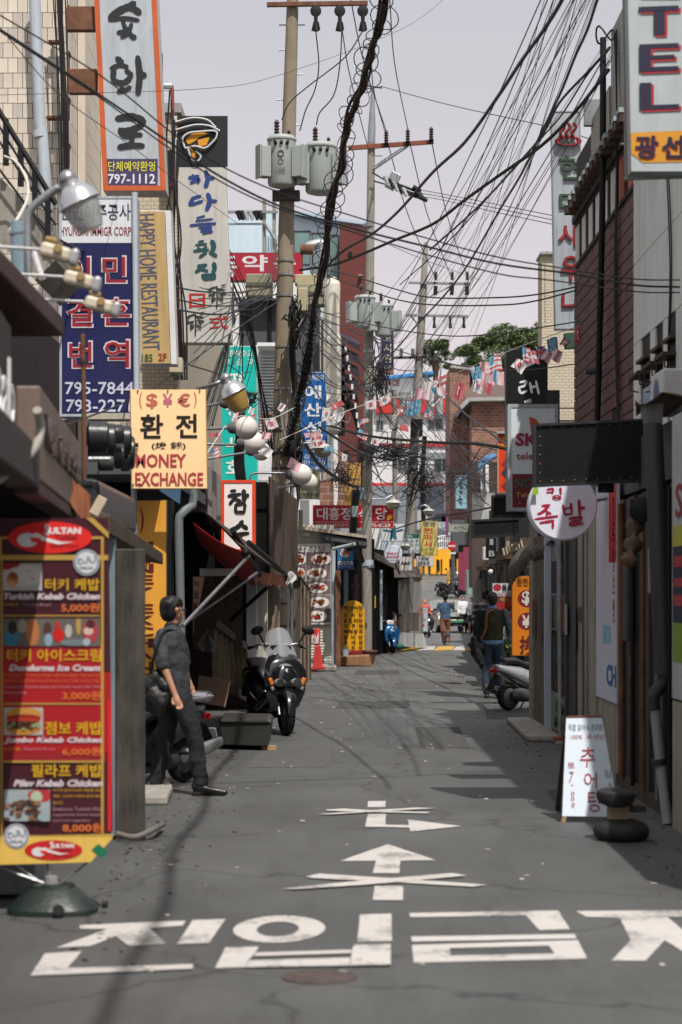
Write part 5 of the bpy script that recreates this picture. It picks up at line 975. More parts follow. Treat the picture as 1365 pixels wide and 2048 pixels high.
# ================================================================== SIGNS, RIGHT
s = sign('hotel_sign', 'big white sign with dark capitals and orange panel at the upper right corner', (1258, -60, 1480, 344), 14, .16, '#a9b1b3', side='#8f9596', dirt=.12, skew=-8, fw=0, panels=[([(1262, 266), (1352, 262), (1480, 258), (1480, 322), (1286, 326), (1263, 308)], '#c98b25')])
for ch, b in (('T', (1277, 13, 1357, 70)), ('E', (1278, 88, 1357, 144)), ('L', (1279, 166, 1358, 220)), ('O', (1278, -60, 1357, -6))):
    for dx, dy, c, lf in ((5, 4, '#a3232c', .012), (0, 0, '#1b1934', .015)):
        x0, y0, x1, y1 = [q + d for q, d in zip(b, (dx, dy, dx, dy))]; w = x1 - x0
        pl = {'T': [[(x0, y0 + 2), (x1, y0 - 1), (x1, y0 + 9), (x0, y0 + 12)], [(x0 + w * .38, y0 + 10), (x0 + w * .66, y0 + 9), (x0 + w * .66, y1), (x0 + w * .38, y1 + 1)]],
              'E': [[(x0, y0 + 2), (x0 + w * .3, y0 + 1), (x0 + w * .3, y1), (x0, y1 + 1)], [(x0 + w * .3, y0 + 1), (x1, y0 - 1), (x1, y0 + 8), (x0 + w * .3, y0 + 10)], [(x0 + w * .3, y0 + 24), (x1 - 8, y0 + 22), (x1 - 8, y0 + 30), (x0 + w * .3, y0 + 32)], [(x0 + w * .3, y1 - 9), (x1, y1 - 11), (x1, y1 - 2), (x0 + w * .3, y1)]],
              'L': [[(x0, y0 + 1), (x0 + w * .3, y0), (x0 + w * .3, y1), (x0, y1 + 1)], [(x0 + w * .3, y1 - 9), (x1, y1 - 11), (x1, y1 - 2), (x0 + w * .3, y1)]],
              'O': [[(x0, y0 + 2), (x1, y0), (x1, y1), (x0, y1)]]}[ch]
        paint('lettering', pl, c, s, 14, lift=lf)
for ch, b in (('광', (1270, 272, 1316, 318)), ('선', (1323, 272, 1368, 317)), ('장', (1376, 270, 1420, 315))):
    T(ch, (b[0] + 2, b[1] + 2, b[2] + 2, b[3] + 2), '#a3232c', s, 14, bold=.06, lift=.014); T(ch, b, '#1b1934', s, 14, bold=.06, lift=.017)
MB().prism([P(1246, -20, 14.2), P(1251, -20, 14.2), P(1257, 352, 14.2), P(1251, 352, 14.2)], (0, .03, 0)).prism([P(1250, 352, 14.15), P(1420, 348, 14.15), P(1420, 354, 14.15), P(1250, 359, 14.15)], (0, .04, 0)).build('bracket', mat('pale_bracket', '#8d8c86', rough=.5, metal=.3, dirt=.5), s)
for y in (48, 103, 288): MB().tube([P(1243, y, 14.3), P(1266, y, 14.1)], .008, 5).build('clamp', STEEL, s)
s = sign('sauna_sign', 'tall weathered sauna sign with steam symbol and neon channel syllables', (1107, 222, 1165, 658), 30, .2, '#9aa1a7', side='#a7aba9', dirt=.4, frame='#84898c', fw=2, skew=-8)
nr = mat('neon_red_trough', '#8a1f24', rough=.4, dirt=.2); ng = mat('neon_green_trough', '#33463a', rough=.4, dirt=.2)
MB().torus(P(1137, 282, 29.93), .16, .035, 26, 6, (0, 1, .0)).build('steam_bowl', nr, s, smooth=60)
_o = s.children[-1]; _o.scale = (1.05, 1, .42); _o.location.z += (P(1137, 282, 29.93).z - s.location.z) * .58
for x in (1126, 1137, 1149): MB().tube(spl([P(x + 2, 278, 29.9), P(x - 5, 266, 29.9), P(x + 3, 256, 29.9), P(x, 246, 29.9)], 4), .025, 6).build('steam_plume', nr, s, smooth=60)
for ch, b, m_ in (('현', (1118, 312, 1165, 360), ng), ('대', (1119, 384, 1162, 426), ng), ('사', (1117, 448, 1160, 492), nr), ('우', (1122, 512, 1162, 562), nr), ('나', (1124, 584, 1164, 624), nr)):
    T(ch, b, m_, s, 30, ext=.04, bold=.03, lift=.006)
MB().prism([P(1130, 666, 30), P(1156, 664, 30), P(1157, 694, 30), P(1132, 696, 30)], (0, .2, 0)).build('lower_box', mat('green_box', '#1e4a3c', dirt=.2), s)
s = sign('black_sign', 'tall black sign with white slanted syllables behind the phone sign', (1013, 698, 1096, 880), 31, .3, '#17191b', side='#101214', dirt=.1)
brush([(5, (1040, 765), (1052, 763), (1050, 772)), (5, (1038, 775), (1050, 772)), (5, (1038, 775), (1042, 786), (1054, 782)), (5, (1060, 765), (1064, 786)), (5, (1062, 775), (1072, 773)), (5, (1072, 762), (1078, 788))], '#c9cbcf', s, 31, lift=.014)
brush([(6, (1044, 736), (1070, 724)), (5, (1048, 718), (1052, 732)), (6, (1050, 804), (1060, 802))], '#c9cbcf', s, 31, lift=.014)
s = sign('phone_shop_sign', 'white and maroon phone shop sign in a silver frame', (1016, 808, 1117, 1022), 26, .3, '#c9d2d6', side='#7f868a', frame='#9aa0a4', fw=7, dirt=.08, panels=[((1025, 948, 1111, 1017), '#6a1824'), ([(1058, 833), (1072, 838), (1082, 852), (1074, 870), (1064, 872)], '#a84a2e')],
    texts=[('SK', (1031, 866, 1078, 892), '#8f2044', dict(bold=.05)), ('telecom', (1033, 905, 1105, 919), '#8a3f34', dict(bold=.02)), ('NOKIA', (1030, 957, 1105, 976), '#1f5f5a', dict(bold=.02)), ('Telecom', (1032, 985, 1090, 995), '#b0924a', dict(bold=.01)), ('A', (1038, 1004, 1042, 1008), '#b0924a')])
MB().tube([P(1060, 806, 26), P(1060, 798, 26)], .02).build('hook', ALU, s)
s = sign('orange_patterned_sign', 'bright orange sign with diamond shapes behind the phone shop sign', (996, 866, 1030, 986), 36, .15, '#c7421a', side='#d0c0b0', dirt=.05, panels=[([(1003, 929), (1016, 912), (1030, 929), (1016, 944)], '#7a2028'), ([(1003, 946), (1016, 930), (1030, 946), (1016, 962)], '#20294a'), ([(1003, 972), (1016, 956), (1030, 972), (1016, 985)], '#7a2028'), (disc(1014, 878, 9, 7), '#b88a2a')], texts=[('TATTOO', (1000, 888, 1028, 893), '#c9a030', dict(bold=.03))])
MB().pbox((994, 862), (1031, 867), 35.9, .2).build('cap', ALU, s)
def led(label, box, Y, rot, bulbs=1):
    x0, y0, x1, y1 = box; s = thing('led_board', label, 'led board', P((x0 + x1) / 2, y1, Y)); q = lambda x, y, l=0: P(x, y + rot * ((x - x0) / (x1 - x0) - .5) * -1, Y - l)
    MB().prism([q(x0, y0), q(x1, y0), q(x1, y1), q(x0, y1)], (0, .14, 0)).build('case', BLACKM, s, bevel=.01)
    mb = MB(); n = int((x1 - x0) / 4.2)
    for a, b, c, d in ((x0, y0, x1, y0 + 5), (x0, y1 - 5, x1, y1), (x0, y0 + 5, x0 + 5, y1 - 5), (x1 - 5, y0 + 5, x1, y1 - 5)): mb.prism([q(a, b, .02), q(c, b, .02), q(c, d, .02), q(a, d, .02)], (0, .019, 0))
    mb.build('frame', mat('black_plastic'), s)
    mb = MB(); w, h = x1 - x0, y1 - y0; st = 4.4
    for i in range(int((w - 44) / st)):
        for j in range(int((h - 30) / st)):
            c = q(x0 + 22 + i * st, y0 + 15 + j * st, .004); r_ = 1.3 * Y / F; mb.add([c + Vector(v) for v in ((-r_, 0, 0), (0, 0, -r_), (r_, 0, 0), (0, 0, r_), (0, -r_, 0))], [(0, 1, 4), (1, 2, 4), (2, 3, 4), (3, 0, 4)])
    mb.build('diode_matrix', mat('diode', (.03, .033, .035), rough=.3), s, kind='stuff')
    if bulbs:
        for k in range(10):
            for yy in (y0 + 9, y1 - 9):
                c = q(x0 + 13 + k * (w - 26) / 9, yy, .0); MB().ball(c, 2.1 * Y / F, 8, 6).build('bulb', mat('amber_bulb', (.12, .075, .035), rough=.3), s, smooth=60)
        for k in range(1, 6):
            for xx in (x0 + 12, x1 - 12): MB().ball(q(xx, y0 + 9 + k * (h - 18) / 6, 0), 2.1 * Y / F, 8, 6).build('bulb', mat('amber_bulb'), s, smooth=60)
    return s
s = led('large dark LED board with small bulbs round its rim at the right', (1068, 842, 1300, 968), 17, 11)
MB().tube([P(1212, 968, 17.1), P(1212, 985, 17.1)], .07, 12).build('bracket', BLACKM, s)
led('dark LED board half hidden by the round white sign', (984, 990, 1052, 1035), 27, 0, 0)
led('lowest dark LED board pointing over the alley behind the round sign', (944, 1037, 1042, 1074), 30, 5, 0)
s = thing('round_restaurant_sign', 'round white lightbox with red brushed syllables below the big LED board', 'sign', P(1120, 1080, 18.6))
MB().lathe([(.29, 0), (.318, .02), (.32, .05), (.32, .2), (.305, .22)], P(1121, 1014, 18.75), 48, (0.02, -1, 0)).build('body', mat('round_face', '#dadbe9', rough=.35, var=.03, dirt=.03), s, smooth=35)
RR = '#9c1836'
brush([(5, (1094, 980), (1106, 978), (1104, 988)), (4, (1093, 986), (1106, 984)), (5, (1121, 976), (1122, 988))], RR, s, 18.53, lift=.004)
T('o', (1104, 990, 1124, 999), RR, s, 18.53, bold=.05, lift=.01)
brush([(6, (1078, 1014), (1100, 1010)), (6, (1098, 1012), (1086, 1024), (1074, 1030)), (5, (1088, 1020), (1102, 1028)), (5, (1070, 1039), (1116, 1032)), (5, (1094, 1026), (1094, 1035)), (5, (1080, 1046), (1108, 1041)), (5, (1106, 1043), (1106, 1056))], RR, s, 18.53, lift=.004)
brush([(5, (1126, 1010), (1130, 1028)), (5, (1142, 1006), (1144, 1026)), (4, (1128, 1018), (1142, 1015)), (4, (1130, 1030), (1144, 1027)), (6, (1158, 1000), (1160, 1030)), (5, (1160, 1016), (1170, 1015)), (5, (1138, 1038), (1162, 1034), (1160, 1041)), (5, (1142, 1044), (1160, 1041)), (5, (1140, 1051), (1166, 1046)), (5, (1140, 1045), (1141, 1051))], RR, s, 18.53, lift=.004)
MB().prism([P(1070, 963, 18.48), P(1076, 966, 18.48), P(1077, 989, 18.48), P(1064, 990, 18.48)], (0, -.01, 0)).build('green_tag', mat('lime_tag', '#86a820'), s)
MB().tube([P(1190, 1000, 18.65), P(1235, 990, 18.65)], .025).build('bracket', STEEL, s)
s = sign('currency_sign', 'orange currency exchange board with red discs standing behind the wooden column', (1024, 1152, 1080, 1312), 32, .08, '#bd6f1a', side='#8a5420', dirt=.12, panels=[(disc(1054, 1197, 18, 17), '#6a161c'), (disc(1054, 1242, 18, 17), '#6a161c')], texts=[('환전구', (1034, 1156, 1068, 1172), '#3a2210', dict(bold=.03)), ('$', (1044, 1182, 1062, 1211), '#b9b0a8', dict(bold=.04)), ('¥', (1044, 1230, 1062, 1256), '#b9b0a8', dict(bold=.04)), ('換', (1040, 1272, 1072, 1308), '#5c1418', dict(bold=.04))])
s = sign('food_poster', 'white food poster with red meat photograph on the right beyond the walking man', (985, 1166, 1026, 1282), 35, .03, '#bcbcc2', side='#8f8f92', dirt=.05, panels=[(disc(995, 1175, 8, 7), '#a02034'), ((986, 1193, 1025, 1223), '#7a2a26'), (disc(1000, 1212, 11, 8), '#8a201c'), (disc(1017, 1206, 9, 8), '#a8382a'), (disc(1008, 1199, 8, 4), '#8a6a3a')],
    texts=[('통족', (1004, 1169, 1026, 1183), '#22252c', dict(bold=.06)), ('고객감사이벤트', (990, 1185, 1030, 1192), '#8a2430', dict(bold=.02)), ('착한가격\n족발', (992, 1226, 1012, 1237), '#2f3f68', dict(bold=.02)), ('50', (1014, 1226, 1026, 1238), '#a02a3c', dict(bold=.05)), ('21,000', (1000, 1248, 1028, 1258), '#a02a3c', dict(bold=.03)), ('18,000', (1000, 1265, 1028, 1274), '#3a2a2c', dict(bold=.03)), ('서비스:3', (996, 1241, 1026, 1246), '#2f3f68'), ('서비스:2', (998, 1259, 1026, 1264), '#2f3f68')])
s = sign('bistro_sign', 'black upright sign with pale serif capitals far on the right', (973, 1075, 993, 1116), 40, .2, '#17191c', side='#101112', texts=[('I', (980, 1078, 987, 1090), '#8f9294', dict(bold=.04)), ('B', (978, 1101, 990, 1113), '#8f9294', dict(bold=.04))])
sign('pink_sign', 'bright pink wall sign on the right side of the far street', (957, 1116, 966, 1150), 82, .5, '#b83a5c', side='#7a2540')
s = sign('mint_sign', 'narrow mint green upright sign with dark letters beside the pink pillars', (934, 1142, 945, 1190), 93, .3, '#7f958c', side='#5a6a64', texts=[('A', (938, 1150, 941, 1156), '#2d3836'), ('Y', (938, 1160, 941, 1166), '#2d3836'), ('A', (938, 1170, 941, 1176), '#2d3836')])
MB
# ================================================================== UTILITY POLES
POLEM = mat('concrete_pole', '#857a6b', rough=.9, var=.16, sc=2.5, bump=.25, bs=60, dirt=.35)
POLEG = mat('grey_concrete_pole', '#88847c', rough=.9, var=.14, sc=2.5, bump=.2, dirt=.3)
TG = mat('transformer_grey', '#979e9c', rough=.5, var=.05, dirt=.15); INS = mat('brown_insulator', (.05, .03, .028), rough=.3)
def insulator(c, h, r, parent, m=INS):
    pr = []
    for k in range(5): pr += [(r, h * k / 5), (r * .55, h * (k + .5) / 5)]
    MB().lathe(pr + [(r * .4, h)], c, 10).build('insulator', m, parent, smooth=60)
def transformer(c, Y, w, h, parent, sideways=0, sub=True):
    """pole transformer: can with dished base, lid, radiator packs, bushing"""
    R = w / 2; c = Vector(c)
    t = MB().lathe([(R * .55, -.03), (R * .92, 0), (R, .04), (R, h * .9), (R * 1.06, h * .91), (R * 1.06, h * .94), (R * .9, h), (R * .3, h * 1.04)], c, 22).build('transformer', TG, parent, smooth=35)
    for a in (-155, -25):
        d = Vector((math.cos(math.radians(a)), math.sin(math.radians(a)), 0)); n = Vector((-d.y, d.x, 0))
        for i in range(5):
            p = c + d * (R + .09) + n * (i - 2) * R * .2; q = MB()
            q.obox(p + Vector((0, 0, h * .45)), (.18, R * .1, h * .62), (0, 0, math.radians(a))); 
            if sub: q.build('radiator_fin', TG, t, bevel=.01)
        if sub: MB().obox(c + d * (R + .2) + Vector((0, 0, h * .45)), (.03, R * .95, h * .68), (0, 0, math.radians(a))).build('radiator', TG, t, bevel=.02)
    insulator(c + Vector((-R * .35, -R * .3, h * 1.0)), .28, .055, t); insulator(c + Vector((R * .5, 0, h * .95)), .16, .04, t)
    for a in (-.4, 0, .4): MB().tube([c + Vector((a * R, -R * .9, h * .8)), c + Vector((a * R * 1.2, -R * 1.15, h * .84))], .03, 8).build('terminal', BLACKR, t)
    return t
# pole 1
Y1 = 36
p1 = thing('utility_pole', 'nearest concrete utility pole carrying two grey transformers', 'utility pole', P(556, 1335, Y1))
s1 = Y1 / F; cl = [(1360, 556, 19), (1200, 557, 18.2), (950, 561, 17.6), (600, 570, 16.6), (450, 573, 15.6), (100, 583, 12.5), (-40, 587, 11.5)]
MB().tube([P(x, y, Y1) for y, x, w in cl], [w * s1 for y, x, w in cl], 24).build('shaft', POLEM, p1, smooth=50)
for y, x in ((520, 572), (548, 571), (590, 570), (692, 568), (776, 565), (860, 563), (905, 562), (935, 562), (1062, 560), (1092, 559), (1130, 558), (1205, 557), (1250, 557)):
    MB().tube([P(x, y, Y1), P(x, y + 4, Y1)], 17.4 * s1 * (1 if y > 590 else .97) + .012, 20).build('band', STEEL if y < 800 else mat('dark_band', (.05, .045, .04)), p1)
for y, sd in ((50, 1), (50, -1), (100, -1), (149, 1), (200, -1), (250, 1)):
    x = 583 - (y - 100) * .03; MB().tube([P(x + sd * 12, y, Y1), P(x + sd * 26, y, Y1)], .012, 6).build('step_bolt', STEEL, p1)
MB().prism([P(534, 4, Y1 - .2), P(736, 1, Y1 - .2), P(736, 9, Y1 - .2), P(534, 12, Y1 - .2)], (0, .09, 0)).build('crossarm', RUST, p1)
for x in (632, 680, 726):
    t = MB().lathe([(.03, -.03), (.1, -.02), (.1, .02), (.06, .03)], P(x, 22, Y1 - .4), 14, (0, 1, 0)).build('pin_insulator', BLACKR, p1)
    MB().tube([P(x, 28, Y1 - .4), P(x, 45, Y1 - .4), P(x + 1, 62, Y1 - .4)], [.04, .035, .055], 7).tube([P(x + 4, 44, Y1 - .4), P(x + 7, 60, Y1 - .4)], .02, 5).tube([P(x - 3, 44, Y1 - .4), P(x - 7, 62, Y1 - .4)], .02, 5).build('lightning_arrester', BLACKR, t)
c1 = P(564, 372, Y1 - .45); transformer(c1, Y1, .50, .88, p1); c2 = P(642, 386, Y1 - .3); transformer(c2, Y1, .55, .88, p1)
T('100', (553, 334, 571, 346), '#4a4d4e', p1, Y1 - .45 - .25, lift=.02); T('22900-230V', (543, 350, 580, 355), '#6a6d6e', p1, Y1 - .7, lift=.03) if 0 else None
MB().torus(P(562, 322, Y1 - .71), .045, .006, 18, 5, (0, 1, 0)).build('stencil_ring', mat('stencil_grey', '#5a5d5e'), p1); MB().torus(P(562, 306, Y1 - .71), .05, .01, 18, 5, (0, 1, 0)).build('stencil_ring', mat('stencil_grey'), p1)
MB().pbox((545, 380), (600, 398), Y1 - .3, .25).build('hanger', mat('dark_hanger', (.06, .05, .05), dirt=.3), p1)
for (a, b, Y, lb) in (((492, 547), (545, 592), Y1 - .5, 0), ((594, 566), (650, 610), Y1 - .6, 0)):
    bx = MB().pbox(a, b, Y, .35).build('closure_box', mat('khaki_box', '#8a8570', rough=.6, dirt=.25), p1, bevel=.02)
    MB().pbox((a[0] + 1, (a[1] + b[1]) / 2 - 5), (b[0] - 1, (a[1] + b[1]) / 2 + 2), Y - .02, .38).build('seam', mat('dark_seam', '#55524a'), bx)
MB().pbox((596, 575), (616, 622), Y1 - .7, .2).build('meter_box', mat('cream_box', '#a39a7c', dirt=.25), p1, bevel=.02)
MB().pbox((590, 548), (650, 568), Y1 - .55, .3).build('box_lid', mat('cream_box'), p1, bevel=.02)
MB().tube([P(583, 900, Y1 + .05), P(584, 1340, Y1 + .05)], .03, 8).build('conduit', STEEL, p1, smooth=50)
MB().tube(spl([P(592, 620, 35.7), P(585, 700, 35.7), P(592, 800, 35.8), P(588, 900, 35.8)]), .06, 8).build('cable_riser', BLACKR, p1, smooth=60)
MB().pbox((554, 1186), (568, 1196), Y1 - .22, .02).build('sticker', mat('blue_white_sticker', '#9fb0c8', rough=.4), p1)
# pole 2
Y2 = 51; p2 = thing('utility_pole', 'second concrete utility pole with a silver top and an orange crossarm', 'utility pole', P(733, 1323, Y2)); s2 = Y2 / F
cl = [(1323, 735, 10), (1100, 734, 9.8), (700, 738, 9.6), (400, 742, 8), (285, 743, 7.4)]
MB().tube([P(x, y, Y2) for y, x, w in cl], [w * s2 for y, x, w in cl], 20).build('shaft', POLEG, p2, smooth=50)
MB().tube([P(743, 286, Y2), P(744, 262, Y2), P(746, 185, Y2), P(747, 174, Y2)], [.1, .1, .045, .04], 12).build('top_tube', mat('silver_tube', '#8a9298', rough=.5, metal=.3, dirt=.2), p2, smooth=50)
MB().tube([P(735, 172, Y2), P(765, 176, Y2)], .02).build('tip_clamp', BLACKR, p2)
MB().prism([P(697, 291, Y2 - .15), P(868, 279, Y2 - .15), P(868, 287, Y2 - .15), P(697, 300, Y2 - .15)], (0, .09, 0)).build('crossarm', mat('rust_orange_arm', '#7a4229', rough=.7, dirt=.35), p2)
MB().tube([P(748, 338, Y2 - .1), P(816, 292, Y2 - .1)], .035).tube([P(746, 335, Y2), P(805, 296, Y2)], .02).build('brace', STEEL, p2)
for x, y in ((773, 264), (816, 261), (863, 257)):
    insulator(P(x, y + 22, Y2 - .3), .32, .065, p2); MB().pbox((x - 4, y + 20), (x + 4, y + 30), Y2 - .3, .1).build('arm_clamp', BLACKM, p2)
for c_, w in (((730, 655), .62), ((769, 672), .55)): transformer(P(*c_, Y2 - .4), Y2, w * .85, .8, p2)
for y in (448, 636, 700, 775, 887, 1130): MB().tube([P(738, y, Y2), P(738, y + 6, Y2)], .145, 18).build('band', STEEL, p2)
MB().tube([P(736, 1120, Y2 - .005), P(736, 1132, Y2 - .005)], .15, 18).build('band', PVC, p2)
MB().pbox((712, 975), (732, 1000), Y2 - .45, .25).build('switch_box', mat('blue_grey_box', '#74858e', dirt=.2), p2, bevel=.02)
MB().pbox((704, 1012), (717, 1034), Y2 - .8, .15).build('meter_box', mat('pale_box', '#8f9a9c', dirt=.2), p2, bevel=.02)
MB().tube([P(712, 980, Y2 - .5), P(706, 1070, Y2 - .5)], .1, 8).build('cable_riser', BLACKR, p2)
# switch gear hung from pole 2
t = MB().obox(P(786, 362, Y2 - .4), (.26, .25, .42), (0, .5, 0)).build('switch_gear', STEEL, p2, bevel=.02)
for i in range(5): MB().tube([P(770 + i * 9, 352 + i * 6, Y2 - .5), P(778 + i * 9, 372 + i * 5, Y2 - .5)], .05, 8).build('switch_arm', BLACKR if i % 2 else ALU, t)
for j, (a, b) in enumerate((((745, 345), (800, 378)), ((748, 362), (812, 380)), ((795, 368), (832, 382)), ((798, 376), (838, 392)), ((802, 384), (852, 400)))): MB().tube([P(*a, Y2 - .3), P(*b, Y2 - .3)], .035 if j > 1 else .02, 6).build('strain_rod', BLACKR, t)
for a, b in (((826, 374), (842, 382)), ((830, 384), (846, 394)), ((838, 392), (855, 402))): MB().tube([P(*a, Y2 - .4), P(*b, Y2 - .4)], [.07, .05], 8).build('strain_insulator', BLACKR, t)
# pole 3
Y3 = 70; p3 = thing('utility_pole', 'third concrete utility pole with two pale crossarms far down the street', 'utility pole', P(818, 1235, Y3)); s3 = Y3 / F
cl = [(1240, 815, 10.5), (1000, 823, 10), (800, 834, 9), (600, 846, 7.5), (490, 852, 5), (484, 852, 2)]
MB().tube([P(x, y, Y3) for y, x, w in cl], [w * s3 for y, x, w in cl], 18).build('shaft', POLEG, p3, smooth=50)
for y, xa, xb in ((563, 818, 942), (628, 812, 937)): MB().prism([P(xa, y, Y3 - .2), P(xb, y + 2, Y3 - .2), P(xb, y + 7, Y3 - .2), P(xa, y + 4, Y3 - .2)], (0, .1, 0)).build('crossarm', mat('pale_arm', '#7d8284', dirt=.3), p3)
MB().tube([P(846, 600, Y3 - .1), P(915, 566, Y3 - .1)], .03).tube([P(846, 660, Y3 - .1), P(822, 632, Y3 - .1)], .03).build('brace', STEEL, p3)
for x in (872, 905, 935): insulator(P(x, 560, Y3 - .3), .3, .07, p3); MB().tube([P(x, 572, Y3 - .3), P(x - 1, 590, Y3 - .3)], .07, 6).build('hanger', BLACKR, p3)
for x in (869, 901, 928): MB().tube([P(x, 634, Y3 - .3), P(x, 644, Y3 - .3), P(x, 656, Y3 - .3)], [.05, .04, .07], 7).build('arrester', BLACKR, p3)
MB().prism([P(784, 713, Y3 - .2), P(874, 711, Y3 - .2), P(874, 716, Y3 - .2), P(784, 718, Y3 - .2)], (0, .1, 0)).build('crossarm', mat('dark_hanger'), p3)
for x in (803, 826, 850, 866): insulator(P(x, 712, Y3 - .3), .3, .08, p3, BLACKR if x > 840 else STEEL)
for x in (806, 815, 861, 879): 
    t = MB().tube([P(x, 830, Y3 - .6), P(x, 785, Y3 - .6)], .13, 12).build('transformer', TG, p3, smooth=40)
MB().pbox((822, 838), (846, 872), Y3 - .7, .3).build('switch_box', BLACKM, p3)
MB().tube(spl([P(850, 872, Y3 - .6), P(846, 950, Y3 - .5), P(848, 1060, Y3 - .4)]), .08, 8).build('cable_riser', BLACKR, p3)
# slimmer poles
for x0, x1, y0, y1, Y, w, lb in ((789, 792, 780, 1010, 66, 5, 'slim pole with small grey boxes between the second and third pole'), (906, 909, 1035, 1190, 78, 5, '') , (482, 478, 800, 965, 41, 9, 'dark cable-wrapped pole behind the globe lamps'), (402, 405, 395, 600, 60, 5, 'double pale pole on the roof behind the grey sign')):
    if not lb: continue
    r = thing('utility_pole', lb, 'utility pole', P(x1, y1, Y))
    MB().tube([P(x0, y0, Y), P(x1, max(y1, 1190), Y)], w * Y / F, 12).build('shaft', POLEG if 'dark' not in lb else WOODD, r, smooth=50)
    if x0 == 789:
        for a, b in (((780, 830), (797, 858)), ((783, 862), (795, 880)), ((796, 868), (806, 890))): MB().pbox(a, b, Y - .5, .25).build('box', TG, r, bevel=.02)
    if x0 == 482:
        mb = MB()
        for k in range(9): mb.tube(spl([P(472 + k * 2.4, 800, 40.7), P(474 + (k * 5) % 17, 860, 40.6), P(470 + (k * 7) % 20, 920, 40.7), P(476 + k * 2, 975, 40.7)], 4), .03, 5)
        mb.build('cable_riser', BLACKR, r)
# second roof pole structure, left of pole 1
r = thing('roof_line_frame', 'steel line frame with insulators on the roof behind the grey sign', 'utility pole', P(500, 600, 58))
MB().pbox((453, 421), (556, 426), 58, .1).pbox((453, 446), (532, 449), 58, .1).build('crossarm', STEEL, r); MB().pbox((525, 400), (532, 520), 58.1, .2).pbox((545, 395), (552, 520), 58.1, .2).build('post', POLEG, r)
for x in (475, 482, 490, 500, 510, 518): MB().tube([P(x, 422, 57.8), P(x + 6, 440, 57.8)], [.08, .05], 7).build('insulator', BLACKR if x < 485 or x > 505 else ALU, r)
MB().tube([P(532, 450, 58), P(552, 480, 58)], .05).build('brace', STEEL, r)

# ================================================================== CABLES
CB = mat('cable_black', (.012, .012, .014), rough=.5, var=.1, bump=0)
def wire(pts, r, label, group=None, jit=0, m=CB, n=6, name='overhead_cable', sides=5):
    ps = spl(pts, n) if len(pts) > 2 else [pts[0].lerp(pts[1], k / 8) for k in range(9)]
    return one(name, label, 'cable', MB().tube(ps, r, sides), m, group=group, smooth=60)
def W(px, Ya, Yb, r, label, group=None, **k):
    """cable through photograph pixels; depth runs from Ya to Yb along it"""
    d = [0]
    for a, b in zip(px, px[1:]): d.append(d[-1] + math.hypot(b[0] - a[0], b[1] - a[1]))
    return wire([P(x, y, 1 / (1 / Ya + (1 / Yb - 1 / Ya) * q / d[-1])) for (x, y), q in zip(px, d)], r, label, group, **k)
# heavy twisted bundle
def bd(x, y): Y = 13.51 / ((HY - y) / F + .303); return P(x, y, Y)
core = [Vector((1.2, -5, 9.2)), Vector((1.0, -1, 9.2)), Vector((.98, 1.2, 9.3)), Vector((.84, 3.5, 9.1)), Vector((.88, 5.6, 9.25)), Vector((.7, 8, 9.1)), Vector((.74, 10.4, 9.15)), Vector((.58, 13.4, 8.95)), Vector((.62, 16.5, 8.9)), Vector((.5, 19.6, 8.7)), bd(770, 0), bd(752, 70), bd(738, 120), bd(724, 175), bd(706, 215), bd(692, 262), bd(684, 330), bd(668, 380), bd(658, 440), bd(652, 500), bd(640, 560), bd(628, 620), bd(622, 680), bd(612, 740), bd(598, 800), bd(588, 850), bd(576, 890), P(566, 905, 35.8)]
core = spl(core, 6); bun = thing('cable_bundle', 'thick twisted cable bundle with spiral loops dropping from the top to the first pole', 'cable bundle', core[-1])
rr = random.Random(11)
for k in range(6):
    ph = k * 1.05; am = .034 if k < 4 else .022; q = []
    for i, p in enumerate(core):
        a = ph + i * (.16 + .015 * k); w_ = am * (1 + .6 * math.sin(i * .23 + k)) * (1 if p.y > 20 else .45); q.append(p + Vector((math.cos(a) * w_, 0, math.sin(a) * w_ * .6)))
    MB().tube(q, .02 if k < 3 else .013, 6).build('cable', CB, bun, smooth=60)
mb = MB()
for i in range(30, len(core) - 1, 2):
    p = core[i]; t = (core[i + 1] - core[i - 1]).normalized(); R = rr.uniform(.07, .17); mb.torus(p + Vector((rr.uniform(-.05, .05), 0, 0)), R, .007, 16, 4, t + Vector((rr.uniform(-.6, .6), rr.uniform(-.5, .5), rr.uniform(-.3, .3))))
mb.build('spiral_loop', CB, bun, smooth=60, kind='stuff')
mb = MB()
for k in range(34):
    y = 640 + k * 8; i = min(range(len(core)), key=lambda i: abs((HY - (core[i].z - EYE) * F / max(core[i].y, 1)) - y)); mb.torus(core[i], .085 + .02 * math.sin(k), .014, 14, 5, (core[min(i + 1, len(core) - 1)] - core[i - 1]) + Vector((0, 0, .001)))
mb.build('binding', CB, bun, smooth=60, kind='stuff')
MB().tube([core[i] + Vector((.02 * math.sin(i), .02, -.03)) for i in range(60, len(core))], .04, 6).build('cable', mat('cable_brown', (.05, .03, .022), bump=0), bun, smooth=60)
one('wire_fray', 'frayed pale binding wire hanging beside the first pole', 'wire', MB().tube(spl([P(568, 800, 35.6), P(566, 850, 35.5), P(578, 880, 35.4), P(592, 870, 35.4)]), .012, 4).tube(spl([P(570, 810, 35.6), P(572, 860, 35.5), P(584, 888, 35.4), P(596, 862, 35.4)]), .01, 4).tube(spl([P(562, 780, 35.6), P(563, 840, 35.5), P(573, 880, 35.4), P(588, 884, 35.4)]), .01, 4), mat('pale_wire', (.2, .19, .18)))
